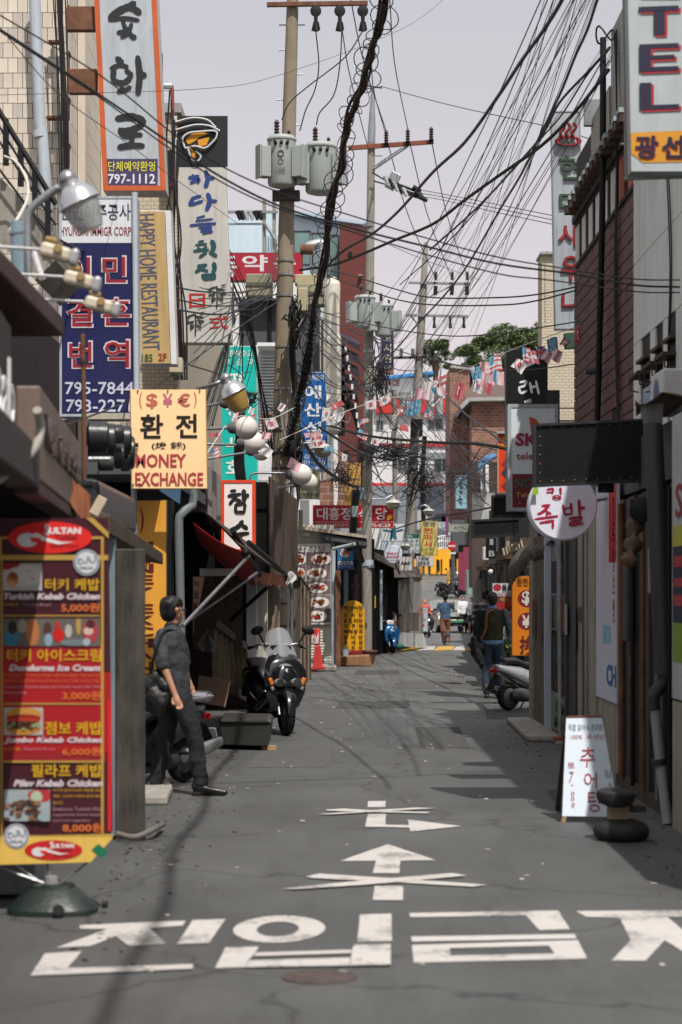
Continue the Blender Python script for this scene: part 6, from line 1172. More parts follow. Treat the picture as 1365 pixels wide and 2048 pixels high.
# thick individual cables
W([(1150, -60), (1122, 5), (1085, 65), (1045, 120), (992, 200), (930, 285), (866, 345), (800, 420), (745, 468), (690, 500), (652, 535)], 14, 30, .017, 'thick dark cable sweeping from top right to the heavy bundle')
W([(1220, -60), (1195, 0), (1175, 60), (1150, 115), (1122, 185), (1085, 262), (1045, 345), (1000, 420), (936, 530), (890, 590), (830, 655), (760, 735), (690, 800)], 15, 45, .013, 'long thick cable falling from top right across the sauna sign')
W([(1218, 140), (1150, 225), (1085, 290), (1000, 350), (930, 400), (868, 447), (790, 480), (720, 510), (665, 530), (600, 540)], 22, 34, .022, 'thickest cable curving from the right building to the heavy bundle')
W([(1220, 95), (1180, 140), (1120, 205), (1085, 270), (1030, 335), (950, 420), (860, 500)], 21, 34, .016, 'dark cable fanning from the right roof corner', 'cables from the right roof corner')
W([(1220, 98), (1175, 150), (1120, 235), (1060, 300), (985, 385), (900, 480), (800, 570)], 21, 40, .011, 'dark cable fanning from the right roof corner', 'cables from the right roof corner')
W([(1155, 573), (1080, 588), (1000, 595), (865, 595), (790, 578), (700, 550), (650, 540)], 25, 36, .011, 'upper of two near-level cables running left from the brown tiled wall')
W([(1155, 580), (1070, 602), (1000, 610), (870, 610), (790, 598), (700, 568), (645, 548)], 25, 36, .011, 'lower of two near-level cables running left from the brown tiled wall')
W([(1200, 636), (1100, 652), (1000, 667), (900, 672), (800, 660), (700, 640), (630, 620)], 24, 40, .009, 'cable sagging below the sauna sign to the first pole')
W([(1150, 728), (1060, 740), (1000, 739), (900, 728), (800, 702), (700, 660), (620, 625)], 28, 40, .009, 'cable crossing in front of the black sign')
W([(1360, 560), (1270, 558), (1150, 540), (1000, 515), (850, 475), (700, 430), (560, 385), (440, 330), (340, 262), (200, 150), (0, 30)], 17, 14, .006, 'upper long thin wire crossing the whole street', 'long wires crossing the street')
W([(1360, 574), (1270, 570), (1150, 548), (1000, 528), (850, 492), (700, 455), (560, 412), (440, 352), (340, 285), (200, 190), (0, 58)], 17, 14, .009, 'middle long thin wire crossing the whole street', 'long wires crossing the street')
W([(1360, 585), (1270, 583), (1100, 560), (1000, 548), (850, 508), (700, 462), (560, 418), (440, 362), (330, 290), (200, 195), (0, 62)], 17, 14, .006, 'lower long thin wire crossing the whole street', 'long wires crossing the street')
W([(0, 55), (120, 190), (260, 290), (340, 350), (480, 450)], 14, 30, .004, 'fine wire slanting across the orange framed sign')
W([(560, 400), (700, 455), (850, 520), (960, 560)], 36, 60, .008, 'thin wire behind the transformers')
W([(120, 480), (250, 545), (330, 590), (430, 612), (520, 600), (560, 560)], 19, 35, .011, 'wavy cable sagging across the pale grey sign to the first pole')
W([(270, 548), (380, 580), (470, 585), (545, 575)], 22, 35, .012, 'upper wavy cable across the pale grey sign', jit=1)
W([(275, 590), (360, 620), (450, 628), (510, 605), (560, 585)], 22, 35, .013, 'lower wavy cable across the pale grey sign')
W([(120, 855), (260, 800), (360, 740), (470, 660), (560, 600)], 17, 35, .009, 'dark wire climbing from the black letters to the first pole')
W([(300, 700), (380, 730), (460, 760), (560, 830)], 22, 36, .01, 'thin cable dropping across the blue wall to the first pole')
W([(760, 172), (900, 210), (1105, 255), (1180, 278)], 51, 40, .01, 'fine wire from the silver pole top to the right')
W([(0, 190), (400, 178), (560, 150), (800, 60), (900, -10)], 20, 30, .003, 'very fine wire across the pale sky')
for k, (a, b, c_, d) in enumerate(((600, 700, 800, 905), (590, 690, 830, 940), (600, 735, 880, 1012), (640, 760, 870, 1000))): W([(590, a), (690, b), (800, c_), (905, d)] if k < 2 else [(580, a), (700, b), (810, c_), (925, d)], 36, 70, .011, 'dark cable dropping from the first pole to the far poles', 'cables dropping down the street')
W([(655, 850), (740, 872), (860, 884), (960, 888), (1040, 905), (1100, 925)], 40, 30, .026, 'thick sagging cable in front of the white apartment house')
W([(640, 855), (720, 905), (770, 918), (800, 916), (830, 890), (838, 860)], 40, 68, .03, 'thick cable looping under to the third pole')
W([(845, 745), (920, 818), (1000, 880), (1060, 928)], 60, 30, .02, 'dark cable slanting from the third pole to the phone shop sign')
W([(835, 705), (900, 727), (960, 735), (1010, 738)], 70, 40, .018, 'dark cable from the third pole towards the black sign')
W([(600, 870), (640, 930), (690, 965), (720, 975)], 37, 51, .045, 'fat wrapped cable running from the first to the second pole')
W([(785, 1060), (850, 1040), (930, 1025), (985, 1015)], 55, 40, .02, 'low cable above the yellow electric sign')
W([(632, 62), (638, 130), (630, 180), (612, 220), (600, 262)], 35.5, 35.5, .012, 'drop wire from the left arrester to the transformer'); W([(684, 62), (680, 130), (668, 190), (640, 225), (633, 250)], 35.5, 35.5, .012, 'drop wire from the middle arrester to the second transformer')
W([(726, 62), (690, 115), (620, 170), (580, 205), (564, 240)], 35.5, 35.5, .012, 'long drop wire crossing to the first transformer')
W([(685, 62), (700, 150), (735, 290), (745, 310), (765, 312)], 35.5, 50.5, .011, 'drop wire from the middle arrester to the second pole')
for a, b in (((700, -10), (773, 262)), ((780, 0), (816, 258)), ((742, 100), (770, 262))): W([a, ((a[0] + b[0]) / 2 - 8, (a[1] + b[1]) / 2), b], 36, 50.5, .012, 'line wire from the first crossarm to the orange crossarm', 'line wires between the first crossarms')
for x0, x1 in ((776, 873), (820, 905), (864, 937)): W([(x0, 285), (x0 + (x1 - x0) * .42, 430), (x1, 560)], 50.5, 69.5, .014, 'line wire from the orange crossarm to the third pole', 'line wires between the second and third pole')
for k in range(3): W([(1150, 440 + k * 9), (1000, 410 + k * 8), (870, 385 + k * 6), (830, 378 + k * 8)], 38, 50.6, .009, 'thin line wire ending in strain insulators', 'strain wires of the second pole')
rw = random.Random(21)
for k in range(28):                                    # fan of thin wires to the upper right
    x0 = rw.uniform(1095, 1260); y0 = -30 if x0 < 1218 else rw.uniform(60, 140); x0 = min(x0, 1225)
    x1 = rw.uniform(640, 900); y1 = 860 - (x1 - 600) * .35 + rw.uniform(-120, 60); sg = rw.uniform(10, 70)
    W([(x0, y0), (x0 * .7 + x1 * .3, y0 * .7 + y1 * .3 + sg * .8), (x0 * .35 + x1 * .65, y0 * .35 + y1 * .65 + sg), (x1, y1)], 18, 50, rw.choice((.003, .0045, .0065)), 'thin wire fanning up to the right roofs', 'thin wires fanning to the upper right')
for k in range(10):                                    # service drops left of pole 1
    x0 = rw.uniform(455, 475); y0 = 500 + k * 9; W([(x0, y0), (x0 + 40, y0 + 110), (530 + k * .8, 850 + rw.uniform(-40, 30)), (548, 905 + k * 2)], 33, 36, rw.choice((.006, .008, .011)), 'service cable dropping left of the first pole', 'service cables left of the first pole')
for k in range(9):
    W([(468, 560 + k * 12), (462 + k, 640), (452 - k * 3, 740), (425 - k * 8, 850 + k * 10)], 33, 26, .006 if k % 3 else .016, 'dark cable running down towards the globe lamps', 'cables above the globe lamps')
for k in range(8):
    W([(560, 480 + k * 11), (520, 560 + k * 9 + 10 * math.sin(k)), (470, 590 + k * 6), (400 - k * 2, 575 + k * 22)], 35.7, 26, .007, 'cable leaving the first pole to the left', 'cables left of the first pole')
for k in range(14):
    a = rw.uniform(560, 900); b = a + rw.uniform(-60, 160)
    W([(590 + rw.uniform(-8, 20), a), (680, (a + b) / 2 + rw.uniform(10, 60)), (745 + rw.uniform(-8, 8), b)], 36, 51, rw.choice((.006, .009, .012)), 'cable between the first and second pole', 'cables between the first two poles')
for k in range(16):
    a = rw.uniform(640, 990); b = a + rw.uniform(-90, 120)
    W([(735 + rw.uniform(-6, 12), a), (785, (a + b) / 2 + rw.uniform(5, 50)), (835 + rw.uniform(-12, 12), b)], 51, 70, rw.choice((.008, .012, .016)), 'cable between the second and third pole', 'cables between the second and third pole')
for k in range(22):
    a = rw.uniform(700, 1050); b = rw.uniform(860, 1040)
    W([(830 + rw.uniform(-15, 20), a), (900, (a + b) / 2 + rw.uniform(5, 35)), (975 + rw.uniform(-20, 60), b)], 69, rw.uniform(38, 60), rw.choice((.007, .010, .014)), 'cable running right from the third pole', 'cables right of the third pole')
for k in range(7):                                     # cables hanging at the left facade
    x = 340 + k * 3; W([(rw.uniform(95, 125) + k * 3, -20), (116 + k * 3.4, 200), (122 + k * 2.6, 420)], 25.5, 25.5, .009, 'thin wire running down the tiled wall', 'wires down the tiled wall')
    W([(x, 180 + k * 20), (x + rw.uniform(-8, 8), 330), (x + rw.uniform(-16, 12), 480), (x + rw.uniform(-10, 18), 620), (350 + k * 4, 760)], 29.5, 29, .014, 'dark cable hanging left of the pale grey sign', 'cables left of the pale grey sign')
# tangled knots too dense to count
def knot(cx, cy, w, h, Y, n, seed, rad, label):
    r_ = random.Random(seed); mb = MB()
    for k in range(n):
        p = [P(cx + r_.gauss(0, w * .5), cy + r_.gauss(0, h * .5), Y + r_.uniform(-.6, .4)) for _ in range(4)]; mb.tube(spl(p, 5), rad * r_.uniform(.5, 1.2), 4)
    o = one('cable_tangle', label, 'cable tangle', mb, CB, kind='stuff', smooth=60); return o
knot(590, 640, 18, 40, 35.4, 26, 1, .016, 'knot of black cables behind the heavy bundle at the first pole')
knot(800, 905, 66, 24, 53, 34, 2, .010, 'dense black cable tangle in front of the white apartment house')
knot(745, 900, 44, 36, 50.5, 26, 3, .010, 'cable tangle round the second pole')
knot(835, 960, 50, 50, 68, 40, 4, .013, 'cable tangle round the third pole')
knot(590, 900, 14, 90, 36.2, 26, 5, .02, 'cables strapped along the right side of the first pole')
knot(478, 700, 40, 90, 33, 6, 6, .008, 'loose cables left of the first pole')
knot(500, 800, 18, 20, 30, 16, 7, .011, 'small knot of cable joints beside the amber lamp')
knot(760, 760, 22, 60, 50.2, 34, 8, .014, 'cables hanging right of the second pole')
knot(930, 960, 80, 46, 66, 30, 9, .007, 'fine web of cables near the brick house')
knot(690, 950, 36, 36, 47, 24, 10, .009, 'web of cables above the long red sign')

# ================================================================== LAMPS
WG = mat('globe_opal', (.62, .58, .53), rough=.35, var=.05, dirt=.18, bump=0)
def globe(px, py, Y, r, label, arm):
    t = thing('globe_lamp', label, 'lamp', P(px, py, Y), 'white globe lamps'); c = P(px, py, Y)
    MB().ball(c, r, 26, 16).build('globe', WG, t, smooth=60)
    MB().lathe([(r * .5, 0), (r * .5, .05), (r * .3, .1)], c + Vector((-r * .82, 0, 0)), 14, (-1, 0, 0)).build('collar', mat('dark_collar', (.08, .08, .085), rough=.5), t, smooth=50)
    MB().tube([c + Vector((-r - .05, 0, 0))] + [P(*a) for a in arm], .016, 8).build('arm', STEEL, t, smooth=50)
globe(476, 806, 23, .13, 'hindmost white globe lamp, peeking out behind the amber street lamp', [(414, 812, 23.2), (340, 818, 23.4)])
globe(493, 856, 22, .13, 'second white globe lamp counting down from the amber lamp, in front of the teal banner', [(415, 858, 22.1), (340, 860, 22.3)])
globe(509, 886, 24, .135, 'third white globe lamp down from the amber lamp, half behind the second', [(476, 890, 24), (415, 888, 24), (340, 890, 24)])
globe(523, 903, 26, .12, 'lowest of the four globe lamps near the teal banner', [(494, 905, 26), (425, 916, 26), (340, 930, 26)])
globe(603, 949, 28, .15, 'white globe lamp right of the first pole with a pink flag on it', [(580, 946, 28), (510, 946, 28), (502, 950, 28), (499, 962, 28)])
globe(617, 964, 30, .14, 'white globe lamp tucked behind the other one right of the first pole', [(590, 970, 30), (524, 982, 30)])
def streetlamp(label, hood, glassm, c, ax, R, arm, armr, hl):
    """hooded lamp: dome hood over a tapered ribbed glass, pipe arm"""
    t = thing('street_lamp', label, 'lamp', c); ax = Vector(ax).normalized(); c = Vector(c)
    MB().lathe([(R * 1.0, 0), (R * 1.04, R * .04), (R * 1.0, R * .1), (R * .9, R * .45), (R * .62, R * .8), (R * .4, R * .95), (R * .38, R * 1.3)], c, 28, ax).build('hood', hood, t, smooth=40)
    g = MB().lathe([(R * .92, -.001), (R * .78, -R * .7), (R * .58, -R * 1.25), (R * .5, -R * 1.3)], c, 28, ax).build('glass', glassm, t, smooth=30)
    MB().tube(arm, armr, 12).build('arm', STEEL, t, smooth=60)
    MB().ball(c + ax * R * 1.25, R * .42, 12, 8).build('socket', STEEL, t, smooth=60); return t
chrome = mat('brushed_hood', (.52, .52, .54), rough=.28, metal=.85, var=.05)
streetlamp('big silver street lamp with clear glass at the left, nearest the camera', chrome, mat('clear_lamp_glass', (.32, .35, .34), rough=.12, alpha=.72, var=.1, spec=.8, dirt=.2), P(160, 408, 11.5), (-.42, -.12, .9), .125,
           spl([P(138, 384, 11.5), P(118, 376, 11.5), P(100, 386, 11.5), P(68, 412, 11.5), P(57, 432, 11.5), P(56, 470, 11.5), P(57, 545, 11.5)], 5), .023, 1)
streetlamp('amber glass street lamp with silver hood in front of the teal banner', chrome, mat('amber_glass', (.34, .22, .06), rough=.25, var=.2, dirt=.2), P(468, 788, 21), (-.45, -.1, .88), .145, spl([P(458, 768, 21), P(446, 762, 21), P(425, 770, 21), P(395, 778, 21.5)], 5), .022, 1)
r = thing('lamp_mast', 'blue-grey pipe mast under the big silver street lamp', 'post', P(38, 560, 11.8)); MB().tube([P(38, 443, 11.8), P(40, 560, 11.8)], .05, 16).build('pipe', mat('blue_grey_pipe', '#7f95a2', rough=.45, dirt=.4), r, smooth=50); MB().tube([P(37, 465, 11.8), P(37, 470, 11.8)], .054, 16).build('clamp', STEEL, r); MB().tube([P(66, 500, 11.8), P(85, 560, 11.8)], .02).build('tube_light', mat('white_letters'), r)
for i, (x, y) in enumerate(((112, 505), (158, 560), (198, 610))):
    Y = 10.6 + i * .5; t = thing('flood_lamp', ('first cream flood lamp on a white rod, highest of the three', 'middle cream flood lamp on a white rod', 'lowest cream flood lamp on a white rod, furthest right')[i], 'flood lamp', P(x, y, Y), 'cream flood lamps over the kebab shop')
    MB().tube([P(x - 125, y - 12, Y + .2), P(x - 30, y - 6, Y)], .009, 8).build('rod', mat('white_case'), t, smooth=50)
    MB().loft([(P(x - 34, y - 8, Y), .02, .02), (P(x - 28, y - 6, Y - .05), .04, .03)], 8)
    q = P(x, y, Y); mb = MB().obox(q, (.165, .09, .075), (0, .25, .1)); mb.build('housing', mat('cream_lamp', (.52, .46, .36), rough=.5, dirt=.15), t, bevel=.02)
    MB().obox(q + Vector((.1, -.01, -.03)), (.05, .11, .09), (0, .25, .1)).build('lens', mat('grey_lens', (.3, .3, .31), rough=.2), t, bevel=.02)
    MB().lathe([(.02, 0), (.025, .01), (.02, .02)], q + Vector((.02, -.05, .01)), 12, (0, -1, 0)).build('knob', mat('brass_knob', (.3, .2, .09), metal=.4), t); MB().obox(q + Vector((-.02, 0, .065)), (.07, .05, .03), (0, .25, 0)).build('bracket', mat('brass_knob'), t, bevel=.01)
def hanging(label, px, py, Y, R, arm):
    t = thing('hanging_lamp', label, 'lamp', P(px, py, Y)); c = P(px, py, Y)
    MB().lathe([(R * 1.15, 0), (R * 1.1, R * .08), (R * .7, R * .35), (R * .3, R * .5), (R * .25, R * .8)], c, 24).build('shade', mat('enamel_shade', (.42, .41, .38), rough=.4, dirt=.3), t, smooth=45)
    MB().lathe([(R * .95, 0), (R * .93, -R * .35), (R * .7, -R * .75), (R * .3, -R * .95), (R * .05, -R)], c, 24).build('glass', mat('clouded_lamp_glass', (.3, .28, .23), rough=.2, alpha=.9, dirt=.3), t, smooth=60)
    MB().tube([c + Vector((0, 0, R * .8))] + [P(*a) for a in arm], .02, 7).build('arm', ALU, t, smooth=60)
hanging('hanging lamp with wide enamel shade in front of the blue restaurant sign', 646, 897, 37, .18, [(646, 885, 37), (588, 887, 37)])
hanging('hanging lamp over the right end of the long red sign', 787, 1006, 48, .17, [(785, 990, 48), (770, 998, 48), (745, 998, 48)])
hanging('small hanging lamp above the yellow electric sign', 858, 1022, 60, .16, [(850, 1010, 60), (842, 1012, 60)])
hanging('white shade lamp beside the round bakery sign', 811, 1092, 54, .13, [(811, 1083, 54), (815, 1075, 54)])
t = thing('globe_lamp', 'tiny grey globe lamp on a post by the food poster', 'lamp', P(982, 1144, 38)); MB().ball(P(982, 1144, 38), .055, 14, 9).build('globe', WG, t, smooth=60); MB().tube([P(984, 1150, 38), P(985, 1300, 38)], .012, 6).build('post', STEEL, t)
for i, (x, y, Y, R) in enumerate(((683, 832, 46, .2), (660, 790, 52, .2))):
    t = thing('satellite_dish', ('white satellite dish facing left below the fire stair', 'pale satellite dish half hidden behind the blue restaurant sign')[i], 'satellite dish', P(x, y, Y))
    MB().lathe([(.0, 0), (R * .5, .02), (R, .08), (R * 1.0, .095), (R * .5, .035), (0, .012)], P(x, y, Y), 26, (-.75, -.6, .25)).build('dish', mat('dish_white', (.6, .59, .6), dirt=.1), t, smooth=50)
    MB().tube([P(x, y + 8, Y), P(x + 14, y + 14, Y - .2), P(x + 18, y + 2, Y - .2)], .012, 6).tube([P(x, y + 12, Y), P(x - 14, y + 22, Y)], .02, 6).build('arm', ALU, t)

# ================================================================== BUNTING OF SMALL FLAGS
FC = dict(w=(.6, .56, .57), r=(.45, .1, .12), p=(.62, .36, .39), b=(.09, .3, .45), n=(.05, .06, .2), k=(.05, .05, .06), y=(.5, .38, .05))
fmats = {k: mat('flag_' + k, v, rough=.7, var=.15, sc=9, bump=.05) for k, v in FC.items()}
def pat(kind, u, v):
    if kind == 'us': return 'b' if (u < .42 and v < .54) else ('r' if int(v * 9) % 2 == 0 else 'w')
    if kind == 'au': 
        if u < .5 and v < .5: return 'w' if abs(u - .25) < .05 or abs(v - .25) < .05 or abs(u - v) < .05 else ('r' if abs(u + v - .5) < .06 else 'b')
        return 'w' if (int(u * 12), int(v * 8)) in ((8, 2), (10, 3), (9, 6), (3, 6), (7, 5)) else 'b'
    if kind == 'kr': 
        d = math.hypot((u - .5) * 1.4, v - .5)
        if d < .24: return 'r' if v < .5 else 'b'
        return 'k' if abs(abs(u - .5) - .36) < .06 and abs(abs(v - .5) - .3) < .08 else 'w'
    if kind == 'dk': return 'w' if abs(u - .36) < .07 or abs(v - .5) < .09 else 'r'
    if kind == 'tr': d = math.hypot((u - .42) * 1.4, v - .5); d2 = math.hypot((u - .48) * 1.4, v - .5); return 'w' if d < .28 and d2 > .22 else 'r'
    if kind == 'jp': return 'r' if math.hypot((u - .5) * 1.4, v - .5) < .28 else 'w'
    if kind == 'uk': return 'r' if abs(u - .5) < .06 or abs(v - .5) < .08 else ('w' if abs(u - .5) < .12 or abs(v - .5) < .15 or abs(u - v) < .08 or abs(u + v - 1) < .08 else 'n')
    if kind == 'fr': return 'bwp'[min(int(u * 3), 2)]
    if kind == 'pk': d = math.hypot((u - .5) * 1.4, v - .5); return 'w' if .18 < d < .26 else 'p'
    if kind == 'cn': return 'y' if math.hypot(u - .25, v - .3) < .1 else 'r'
    return 'w'
fd = {'us': 'red striped', 'au': 'bright blue starred', 'kr': 'white with round red and blue emblem', 'dk': 'red with white cross', 'tr': 'red crescent', 'jp': 'white with red disc', 'uk': 'dark blue crossed', 'fr': 'three-banded', 'pk': 'faded pink', 'cn': 'plain red', 'wh': 'washed-out white'}
def bunting(label, pts, flags):
    """pts: cord through (px,py,Y); flags: (px,py,w,h,tilt,kind) hanging, sizes in pixels"""
    wp = [P(*p) for p in pts]; t = thing('bunting_string', label, 'bunting', wp[0])
    MB().tube(spl(wp, 5), .006, 4).build('cord', mat('white_cable'), t)
    for i, (px, py, w, h, tilt, kind) in enumerate(flags):
        Ys = [p[2] for p in pts]; xs = [p[0] for p in pts]; j = max(0, min(len(xs) - 2, sum(1 for x in xs if x <= px) - 1)); f = (px - xs[j]) / (xs[j + 1] - xs[j]) if xs[j + 1] != xs[j] else 0; f = min(max(f, 0), 1); Y = Ys[j] + (Ys[j + 1] - Ys[j]) * f
        s = Y / F; mb = MB(); nu, nv = 12, 8; tl = math.radians(tilt); ms = []; rf = random.Random(i * 13 + int(px)); a1, a2, a3 = rf.uniform(0, 6), rf.uniform(.04, .1), rf.uniform(2, 5); crn = [rf.uniform(-.14, .14) for _ in range(4)]
        g = []
        for b in range(nv + 1):
            for a in range(nu + 1):
                u, v = a / nu, b / nv; x = (u - .5) * w * (1 - v * crn[0] * 1.5) + v * crn[1] * w; y = v * h * (1 + crn[2] * (u - .5) * 2)
                xx = x * math.cos(tl) - y * math.sin(tl); yy = x * math.sin(tl) + y * math.cos(tl)
                p = P(px + xx, py + yy, Y); g.append(p + Vector((0, w * s * a2 * 1.6 * math.sin(a3 * u * 2 + v * 2 + a1), h * s * .05 * math.sin(5 * u + a1))))
        mb.v = [tuple(p) for p in g]; keys = []
        for b in range(nv):
            for a in range(nu):
                c_ = pat(kind, (a + .5) / nu, (b + .5) / nv)
                if c_ not in keys: keys.append(c_)
                mb.f.append((b * (nu + 1) + a, b * (nu + 1) + a + 1, (b + 1) * (nu + 1) + a + 1, (b + 1) * (nu + 1) + a)); mb.mi.append(keys.index(c_))
        if len(keys) == 1: mb.mi = [0] * len(mb.f)
        mb.build('flag', [fmats[k] for k in keys], t, smooth=60, label=fd[kind] + ' little flag')
bunting('string of little flags over the middle of the street ending at the brown tiled wall', [(760, 870, 36), (860, 775, 33), (940, 735, 30), (1050, 690, 27), (1150, 655, 25), (1240, 628, 22.6)],
    [(990, 712, 24, 32, -8, 'us'), (953, 733, 24, 26, -14, 'au'), (972, 724, 26, 30, -6, 'pk'), (978, 745, 26, 28, 5, 'pk'), (998, 742, 22, 26, 6, 'fr'), (960, 762, 16, 24, 15, 'kr'), (978, 766, 15, 22, 5, 'cn'), (925, 765, 18, 34, 18, 'tr'), (883, 752, 24, 20, -10, 'dk'), (862, 762, 28, 34, -8, 'wh'), (846, 777, 26, 22, 3, 'pk'), (873, 772, 24, 24, -25, 'fr'), (880, 790, 16, 26, 30, 'kr'), (828, 801, 27, 28, -5, 'au'), (861, 822, 20, 16, 25, 'us'), (805, 812, 14, 20, 20, 'dk'),
     (1053, 695, 16, 30, -5, 'us'), (1045, 722, 24, 22, 30, 'jp'), (1064, 702, 18, 26, -10, 'dk'), (1080, 692, 20, 26, -6, 'uk'), (1104, 676, 22, 28, -10, 'au'), (1118, 700, 18, 24, 15, 'pk'), (1098, 702, 18, 22, 20, 'pk'), (1160, 652, 20, 34, -3, 'tr'), (1185, 645, 22, 20, -10, 'fr'), (1212, 636, 24, 18, -5, 'cn'), (1228, 640, 14, 20, 30, 'uk'), (1135, 678, 16, 16, 40, 'dk')])
bunting('string of little flags between the blue restaurant sign and the second pole', [(560, 880, 30), (640, 845, 33), (700, 820, 38), (760, 800, 44), (830, 790, 50)],
    [(622, 865, 28, 10, -6, 'pk'), (635, 868, 24, 26, 10, 'wh'), (655, 815, 18, 26, 3, 'kr'), (672, 805, 24, 12, -20, 'tr'), (663, 832, 14, 18, 10, 'kr'), (632, 872, 20, 20, -15, 'dk'), (725, 838, 20, 10, -20, 'us'), (728, 862, 20, 16, 25, 'us'), (752, 878, 14, 12, 20, 'jp'), (742, 800, 22, 18, -10, 'jp'), (768, 792, 24, 16, -20, 'kr'), (658, 892, 20, 10, -5, 'au'), (690, 908, 12, 14, 10, 'kr'), (808, 850, 18, 12, 10, 'cn')])
bunting('string of little flags beside the white globe lamps', [(415, 905, 20), (470, 835, 21.5), (540, 838, 23), (590, 815, 27)],
    [(471, 822, 14, 22, 10, 'fr'), (540, 838, 22, 20, -12, 'jp'), (535, 865, 16, 14, 10, 'pk'), (428, 895, 16, 22, -20, 'us'), (427, 866, 18, 8, -5, 'cn'), (505, 830, 14, 6, -30, 'cn'), (568, 808, 12, 16, 30, 'jp'), (538, 895, 22, 18, 30, 'wh'), (593, 921, 26, 20, 28, 'pk'), (505, 815, 10, 14, 20, 'wh')])
one('plastic_bag', 'white plastic bag snagged on the orange awning corner', 'bag', MB().sheet(lambda u, v: P(560 + 28 * u + 6 * math.sin(5 * v), 1148 + 28 * v + 6 * math.sin(6 * u), 25.9) + Vector((0, .08 * math.sin(8 * u + 5 * v), 0)), 8, 8, .003), mat('white_film', (.5, .5, .5), rough=.3, alpha=.8), smooth=60)
# ================================================================== FREE-STANDING SIGNS AND THINGS
YBn = 10.7
s = thing('menu_banner_stand', 'tall red and maroon kebab menu banner on a black water base, nearest at left', 'banner', P(105, 1825, YBn))
bp = [P(-30, 1036, YBn), P(217, 1036, YBn), P(226, 1662, YBn), P(176, 1724, YBn), P(-30, 1730, YBn)]
MB().prism(bp[::-1], (0, .012, 0)).build('sheet', mat('banner_maroon', '#3f1822', rough=.4, var=.06, bump=.02), s)
YB_ = YBn - .002
red = '#9c1119'
paint('printed_field', [rect(-30, 1345, 223, 1505), rect(-30, 1300, 208, 1345)], red, s, YB_, lift=.003, dz=.0003)
paint('printed_field', [rect(-30, 1505, 212, 1524), rect(-30, 1280, 208, 1300)], '#8a1822', s, YB_, lift=.0032, dz=.0003)
paint('printed_field', [rect(216, 1400, 224, 1662)], '#c01820', s, YB_, lift=.0046)
gold = '#b08d42'
paint('gold_band', [rect(-30, 1110, 217, 1120), rect(-30, 1073, 205, 1078), rect(203, 1073, 208, 1670), rect(-30, 1073, 4, 1110), rect(2, 1120, 6, 1670), [(173, 1036), (187, 1036), (218, 1065), (218, 1077)], rect(8, 1230, 200, 1232.5), rect(8, 1406, 204, 1409), rect(8, 1521, 206, 1525), rect(-30, 1670, 226, 1671.5)], gold, s, YB_, lift=.0055, dz=.00025)
paint('yellow_foot', [[(-30, 1672), (226, 1668), (226, 1676), (196, 1708), (182, 1724), (-30, 1730)]], '#d6b254', s, YB_, lift=.0056)
paint('logo_oval', [disc(101, 1075, 84, 32)], '#d01f1c', s, YB_, lift=.009); paint('logo_oval', [disc(108, 1700, 58, 20)], '#b81c1e', s, YB_, lift=.009)
for ox, oy, k in ((0, 0, 1), (26, 1700 - 1075 * .66, .66)):
    f = lambda x, y: (ox + x * k, oy + y * k)
    if k < 1: f = lambda x, y: (108 + (x - 101) * k, 1700 + (y - 1075) * k)
    paint('spoon_mark', [[f(x, y) for x, y in disc(56, 1080, 21, 14)]], '#d0ccd0', s, YB_, lift=.0105); paint('spoon_mark', [[f(x, y) for x, y in ((60, 1070), (75, 1066), (95, 1076), (125, 1084), (150, 1084), (118, 1089), (90, 1082), (68, 1078))]], '#d8d4d4', s, YB_, lift=.0115); paint('spoon_notch', [[f(x, y) for x, y in ((60, 1075), (82, 1076), (84, 1087), (66, 1084))]], '#d01f1c', s, YB_, lift=.0125)
    a = f(90, 1052) + f(99, 1072); T('S', (a[0], f(0, 1048)[1], a[2] + 1, f(0, 1071)[1]), '#d8d4d4', s, YB_, lift=.0115, bold=.03)
    T('ULTAN', (*f(99, 1055), *f(163, 1068)), '#d8d4d4', s, YB_, lift=.0115, bold=.06); T('Turkish', (*f(112, 1070), *f(156, 1079)), '#5a1218', s, YB_, lift=.0115, bold=.02); T('kebab house', (*f(102, 1088), *f(158, 1095)), '#5a1218', s, YB_, lift=.0115)
for cx, cy, r_ in ((174, 1125, 26), (34, 1672, 25)):
    paint('halal_badge', [disc(cx, cy, r_, r_)], '#b9bcc4', s, YB_, lift=.0092); paint('halal_badge', [disc(cx, cy, r_ * .92)], '#2c4858', s, YB_, lift=.0104); paint('halal_badge', [disc(cx, cy, r_ * .84)], '#c6c8ce', s, YB_, lift=.0116)
    T('حلال', (cx - 18, cy - 12, cx + 18, cy + 4), '#2c4858', s, YB_, lift=.0128, bold=.03); T('HALAL', (cx - 14, cy + 8, cx + 14, cy + 14), '#2c4858', s, YB_, lift=.0128, bold=.04)
YL = '#c79c1a'; WH = '#c9bcc2'; OR = '#cf6a30'
